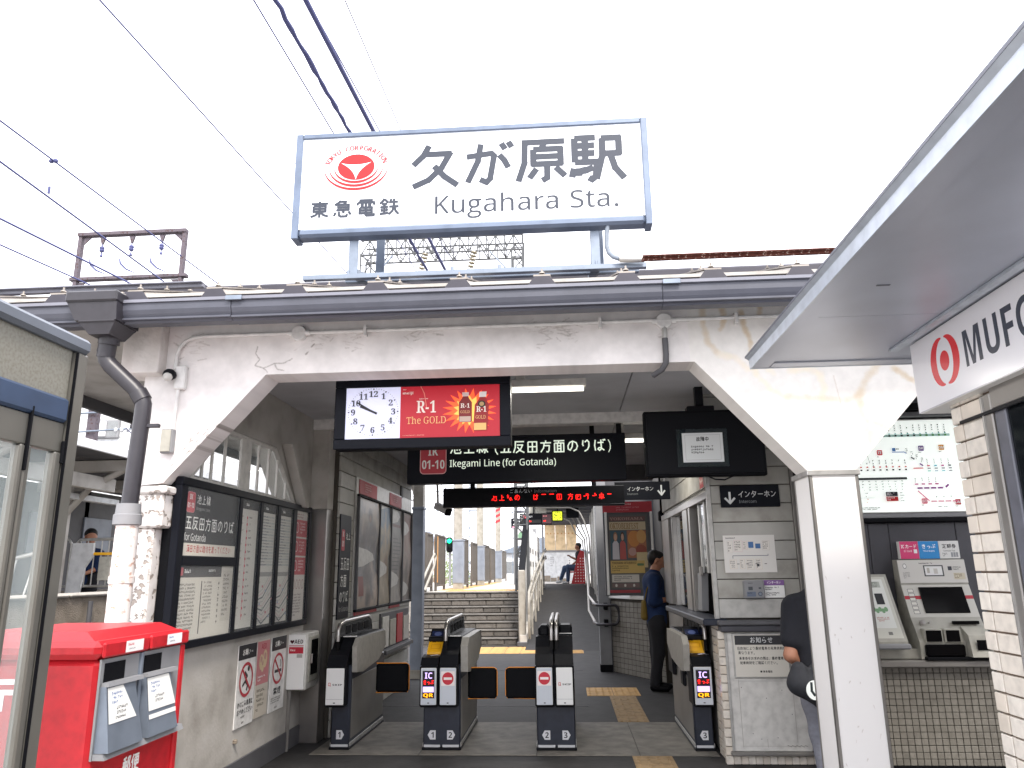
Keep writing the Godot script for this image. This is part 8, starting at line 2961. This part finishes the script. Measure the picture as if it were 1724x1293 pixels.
func people() -> void:
	# young man by the office door, looking down at what he holds, facing right
	var d := 10.4
	var o := thing("person", "person in blue top and black trousers standing by the office door, head bowed", "person", V(1.13, 0, d))
	var hc := V(1.195, 1.615, d)
	var look := Vector3(0.82, -0.5, 0.12).normalized()
	var neck := V(1.15, 1.46, d)
	var sn := V(1.13, 1.37, d - 0.17)
	var sf := V(1.13, 1.37, d + 0.17)
	var en := V(1.09, 1.10, d - 0.22)
	var ef := V(1.10, 1.10, d + 0.21)
	var wn := V(1.31, 1.12, d - 0.12)
	var wf := V(1.31, 1.14, d + 0.10)
	var hn := hand_caps(wn, Vector3(0.9, 0.35, -0.1).normalized(), Vector3(0, 0.9, -0.3).normalized(), Vector3(0.1, 0.2, -0.9).normalized())
	var hf := hand_caps(wf, Vector3(0.9, 0.35, 0.1).normalized(), Vector3(0, 0.9, 0.3).normalized(), Vector3(0.1, 0.2, 0.9).normalized())
	var body := head_caps(hc, look) + [[hc + V(-0.02, -0.05, 0), neck, 0.055, 0.058], [neck, V(1.13, 1.36, d), 0.06, 0.09], [en, wn, 0.042, 0.029], [ef, wf, 0.042, 0.029]]
	figure(o, [["body", body, 0.008, 0.03, M.skin, [hn, hf]],
		["blue_top", [[V(1.12, 1.36, d - 0.1), V(1.12, 1.36, d + 0.1), 0.10, 0.10], [V(1.13, 1.33, d), V(1.14, 1.08, d), 0.145, 0.13], [V(1.14, 1.12, d - 0.05), V(1.15, 0.86, d - 0.05), 0.13, 0.13], [V(1.14, 1.12, d + 0.05), V(1.15, 0.86, d + 0.05), 0.13, 0.13], [sn, en, 0.078, 0.062], [sf, ef, 0.078, 0.062], [en, en.lerp(wn, 0.35), 0.062, 0.056], [ef, ef.lerp(wf, 0.35), 0.062, 0.056], [neck, V(1.13, 1.38, d), 0.066, 0.10]], 0.013, 0.05, M.shirt_blue],
		["trousers", [[V(1.15, 0.90, d - 0.07), V(1.14, 0.80, d - 0.08), 0.115, 0.11], [V(1.15, 0.90, d + 0.07), V(1.14, 0.80, d + 0.08), 0.115, 0.11], [V(1.14, 0.80, d - 0.08), V(1.14, 0.46, d - 0.09), 0.105, 0.078], [V(1.14, 0.46, d - 0.09), V(1.07, 0.09, d - 0.10), 0.078, 0.066], [V(1.14, 0.80, d + 0.08), V(1.13, 0.46, d + 0.09), 0.105, 0.078], [V(1.13, 0.46, d + 0.09), V(1.12, 0.09, d + 0.10), 0.078, 0.066]], 0.013, 0.04, M.trousers_dark],
		["shoes", [[V(1.05, 0.045, d - 0.10), V(1.22, 0.035, d - 0.13), 0.045, 0.036], [V(1.10, 0.045, d + 0.10), V(1.28, 0.035, d + 0.08), 0.045, 0.036]], 0.009, 0.02, M.black_matte],
		["hair", [[hc - look * 0.035 + Vector3(0, 0.03, 0), hc + look * 0.01 + Vector3(0, 0.045, 0), 0.096, 0.085], [hc - look * 0.06 - Vector3(0, 0.03, 0), hc - look * 0.055 - Vector3(0, 0.06, 0), 0.066, 0.05], [hc + look * 0.04 + Vector3(0, 0.07, 0), hc + look * 0.07 + Vector3(0, 0.05, 0), 0.05, 0.03]], 0.009, 0.03, M.hair]])
	eyes(o, hc, look)
	part(o, "collar", _tube_piece([V(1.08, 1.44, d - 0.06), V(1.12, 1.425, d - 0.085), V(1.18, 1.42, d - 0.07)], 0.012), M.white_gloss)
	var bag := thing("shoulder_bag", "small mustard bag at the back of the person in blue", "bag", V(1.0, 0.95, d))
	var b := B.new()
	body_field([[V(1.0, 1.08, d - 0.06), V(0.99, 0.90, d - 0.06), 0.035, 0.045], [V(1.0, 1.08, d + 0.05), V(0.99, 0.90, d + 0.05), 0.035, 0.045]], 0.01, 0.03, b)
	part(bag, "pouch", b, M.mustard)
	part(bag, "strap", _tube_piece([V(0.99, 1.08, d - 0.08), V(1.03, 1.25, d - 0.13), V(1.10, 1.43, d - 0.12)], 0.008, 6), M.mustard)
	var ph := thing("mobile_phone", "dark mobile phone held by the person in blue", "phone", V(1.41, 1.2, d))
	b = B.new()
	b.box(V(1.41, 1.19, d), Vector3(0.012, 0.14, 0.07), 0.003, Basis(Vector3.BACK, deg_to_rad(35)))
	part(ph, "phone_body", b, M.black_gloss)
	# person buying a ticket, half behind the column, seen from behind
	d = 5.7
	o = thing("person", "person in black t-shirt and grey trousers bending to the ticket machine, half behind the column", "person", V(1.78, 0, d))
	hc = V(2.02, 1.57, d + 0.10)
	look = Vector3(0.35, -0.35, -0.86).normalized()
	neck = V(1.94, 1.46, d + 0.05)
	var sl := V(1.60, 1.225, d)
	var sr := V(2.02, 1.30, d + 0.02)
	var el := V(1.525, 0.91, d - 0.06)
	var er := V(2.08, 0.95, d + 0.10)
	var wl := V(1.66, 0.78, d + 0.02)
	var wr := V(2.15, 1.08, d + 0.32)
	hn = hand_caps(wl, Vector3(0.75, -0.5, -0.4).normalized(), Vector3(0.3, 0.7, -0.5).normalized(), Vector3(0.3, -0.8, -0.3).normalized())
	hf = hand_caps(wr, Vector3(0.1, 0.3, -0.95).normalized(), Vector3(-0.9, 0.3, 0.1).normalized(), Vector3(0, -0.9, -0.2).normalized())
	body = head_caps(hc, look) + [[hc - Vector3(0.02, 0.05, 0), neck, 0.055, 0.058], [neck, V(1.80, 1.25, d), 0.06, 0.09], [sl.lerp(el, 0.5), el, 0.05, 0.041], [el, wl, 0.04, 0.028], [er, wr, 0.045, 0.03]]
	figure(o, [["body", body, 0.008, 0.03, M.skin_shade, [hn, hf]],
		["black_top", [[V(1.63, 1.215, d), V(1.92, 1.40, d), 0.085, 0.08], [V(1.80, 1.22, d), V(1.76, 0.80, d), 0.15, 0.15], [V(1.68, 1.15, d), V(1.68, 0.72, d - 0.01), 0.12, 0.11], [V(1.88, 1.15, d), V(1.84, 0.72, d - 0.01), 0.12, 0.11], [sl, sl.lerp(el, 0.66), 0.09, 0.078], [sr, er + Vector3(0, 0.03, 0), 0.085, 0.07]], 0.013, 0.05, M.shirt_black],
		["trousers", [[V(1.69, 0.74, d), V(1.70, 0.60, d), 0.115, 0.105], [V(1.84, 0.74, d), V(1.85, 0.60, d), 0.115, 0.105], [V(1.70, 0.60, d), V(1.705, 0.40, d + 0.02), 0.105, 0.075], [V(1.705, 0.40, d + 0.02), V(1.71, 0.08, d - 0.03), 0.075, 0.06], [V(1.85, 0.60, d), V(1.88, 0.40, d + 0.05), 0.1, 0.075], [V(1.88, 0.40, d + 0.05), V(1.90, 0.08, d), 0.075, 0.06]], 0.013, 0.04, M.trousers_grey],
		["shoes", [[V(1.70, 0.045, d - 0.05), V(1.69, 0.035, d + 0.13), 0.045, 0.036], [V(1.90, 0.045, d - 0.02), V(1.92, 0.035, d + 0.16), 0.045, 0.036]], 0.009, 0.02, M.white_gloss],
		["hair", [[hc - look * 0.035 + Vector3(0, 0.03, 0), hc + look * 0.0 + Vector3(0, 0.05, 0), 0.10, 0.088], [hc - look * 0.05 - Vector3(0, 0.02, 0), hc - look * 0.06 - Vector3(0, 0.06, 0), 0.08, 0.055]], 0.009, 0.03, M.hair]])
	eyes(o, hc, look)
	bag = thing("waist_bag", "dark grey hip bag with round white emblem on the person in black", "bag", V(1.66, 0.6, d - 0.14))
	b = B.new()
	body_field([[V(1.55, 0.83, d - 0.14), V(1.54, 0.74, d - 0.15), 0.05, 0.065], [V(1.54, 0.74, d - 0.15), V(1.68, 0.64, d - 0.16), 0.07, 0.06], [V(1.68, 0.82, d - 0.14), V(1.72, 0.62, d - 0.16), 0.06, 0.065]], 0.011, 0.05, b)
	part(bag, "pouch", b, M.bag_grey)
	var pr := sheet(V(1.565, 0.765, d - 0.232), Vector3(1, 0, 0.1), Vector3.UP)
	pr.disc(0.05, 0.055, 0.055, 0.062, col(226, 232, 230), 24)
	pr.line([[0.032, 0.005], [0.03, 0.06], [0.045, 0.085], [0.07, 0.08], [0.078, 0.05]], 0.016, col(28, 36, 40))
	part(bag, "emblem_print", pr.b, M.print)
	# seated man far up the platform, facing left
	d = 27.0
	o = thing("person", "person in jeans and dark top sitting at the top of the ramp", "person", V(0.3, 1.1, d))
	hc = V(0.40, 2.30, d)
	look = Vector3(-0.9, -0.3, 0.2).normalized()
	neck = V(0.42, 2.16, d)
	wl = V(0.14, 1.93, d - 0.15)
	hn = hand_caps(V(0.14, 1.95, d - 0.15), Vector3(-0.8, 0.6, 0).normalized(), Vector3(0, 0.5, 0.8).normalized(), Vector3(-0.6, -0.7, 0).normalized())
	hf = hand_caps(V(0.10, 1.62, d + 0.12), Vector3(-1, 0, 0), Vector3(0, 0.5, -0.8).normalized(), Vector3(-0.3, -0.9, 0).normalized())
	body = head_caps(hc, look) + [[hc - Vector3(0, 0.05, 0), neck, 0.055, 0.058], [neck, V(0.44, 2.08, d), 0.06, 0.09], [V(0.36, 1.85, d - 0.2), V(0.14, 1.95, d - 0.15), 0.042, 0.03], [V(0.36, 1.82, d + 0.2), V(0.10, 1.62, d + 0.12), 0.042, 0.03]]
	figure(o, [["body", body, 0.011, 0.03, M.skin_shade, [hn, hf]],
		["dark_top", [[V(0.44, 2.06, d - 0.12), V(0.44, 2.06, d + 0.12), 0.09, 0.09], [V(0.44, 2.03, d), V(0.46, 1.62, d), 0.145, 0.14], [V(0.44, 2.05, d - 0.17), V(0.36, 1.85, d - 0.2), 0.075, 0.06], [V(0.44, 2.05, d + 0.17), V(0.36, 1.82, d + 0.2), 0.075, 0.06]], 0.016, 0.05, M.shirt_black],
		["jeans", [[V(0.46, 1.58, d - 0.09), V(0.04, 1.62, d - 0.10), 0.115, 0.085], [V(0.46, 1.58, d + 0.09), V(-0.08, 1.58, d + 0.10), 0.115, 0.085], [V(0.04, 1.62, d - 0.10), V(0.02, 1.17, d - 0.10), 0.082, 0.062], [V(-0.08, 1.58, d + 0.10), V(-0.22, 1.22, d + 0.12), 0.082, 0.062]], 0.016, 0.04, M.denim],
		["shoes", [[V(0.03, 1.10, d - 0.10), V(-0.14, 1.09, d - 0.10), 0.045, 0.04], [V(-0.21, 1.13, d + 0.12), V(-0.36, 1.11, d + 0.12), 0.045, 0.04]], 0.012, 0.02, M.house_white],
		["hair", [[hc - look * 0.035 + Vector3(0, 0.03, 0), hc + Vector3(0, 0.05, 0), 0.10, 0.088], [hc - look * 0.05 - Vector3(0, 0.03, 0), hc - look * 0.05 - Vector3(0, 0.05, 0), 0.07, 0.06]], 0.012, 0.03, M.hair]])
	eyes(o, hc, look)
	var s := thing("platform_bench", "bench with red white-dotted side panel where a person sits", "bench", V(0.45, 1.05, d))
	part(s, "seat", piece(0.1, 0.62, 1.42, 1.47, d - 0.35, d + 1.4, 0.01), M.red_panel)
	b = B.new()
	b.prism("z", [[0.13, 1.055], [0.60, 1.055], [0.60, 2.12], [0.46, 2.18], [0.36, 1.95]], d - 0.45, d - 0.40)
	part(s, "red_side_panel", b, M.red_plastic)
	part(s, "seat_leg", piece(0.3, 0.4, 1.055, 1.42, d + 0.2, d + 0.3), M.dark_grey)
	pr = sheet(V(0.13, 2.15, d - 0.4505), Vector3.RIGHT, Vector3.UP)
	for r in 9:
		for c in 5:
			var y := 0.24 + r * 0.094
			var x := 0.035 + c * 0.092
			if x > 0.26 - (y - 0.2) * 0.27 and x < 0.45:
				pr.rect(x, y, 0.042, 0.036, col(236, 206, 206))
	part(s, "dot_print", pr.b, M.print)
	# two travellers behind the opposite railing
	for k in 2:
		var x: float = [-7.72, -6.62][k]
		d = 12.0
		o = thing("person", ["person with dark hair and blue top behind the opposite railing", "person in dark clothes behind the railing, beside the downpipe"][k], "person", V(x, 1.25, d))
		hc = V(x, 2.12, d)
		look = Vector3(0.5, -0.5, 0.6).normalized()
		hn = hand_caps(V(x - 0.05, 1.55, d - 0.2), Vector3(0.7, -0.3, 0.5).normalized(), Vector3(0, 0.8, 0.4).normalized(), Vector3(0.5, -0.7, 0).normalized())
		hf = hand_caps(V(x + 0.12, 1.55, d - 0.2), Vector3(-0.6, -0.3, 0.5).normalized(), Vector3(0, 0.8, 0.4).normalized(), Vector3(-0.5, -0.7, 0).normalized())
		body = head_caps(hc, look) + [[hc - Vector3(0, 0.05, 0), V(x, 1.97, d), 0.055, 0.058], [V(x, 1.97, d), V(x, 1.86, d), 0.06, 0.09], [V(x - 0.2, 1.62, d - 0.06), V(x - 0.05, 1.55, d - 0.2), 0.042, 0.03], [V(x + 0.2, 1.62, d - 0.06), V(x + 0.12, 1.55, d - 0.2), 0.042, 0.03]]
		figure(o, [["body", body, 0.011, 0.03, M.skin, [hn, hf]],
			["top", [[V(x - 0.14, 1.85, d), V(x + 0.14, 1.85, d), 0.085, 0.085], [V(x, 1.82, d), V(x, 1.45, d), 0.15, 0.15], [V(x - 0.18, 1.84, d), V(x - 0.2, 1.62, d - 0.06), 0.075, 0.06], [V(x + 0.18, 1.84, d), V(x + 0.2, 1.62, d - 0.06), 0.075, 0.06]], 0.016, 0.05, M.shirt_blue if k == 0 else M.shirt_black],
			["trousers", [[V(x - 0.08, 1.50, d), V(x - 0.09, 1.31, d), 0.12, 0.10], [V(x + 0.08, 1.50, d), V(x + 0.09, 1.31, d), 0.12, 0.10]], 0.016, 0.04, M.trousers_dark],
			["hair", [[hc - look * 0.035 + Vector3(0, 0.03, 0), hc + Vector3(0, 0.05, 0), 0.10, 0.088], [hc - look * 0.05 - Vector3(0, 0.03, 0), hc - look * 0.05 - Vector3(0, 0.05, 0), 0.07, 0.06]], 0.012, 0.03, M.hair]])
		eyes(o, hc, look)
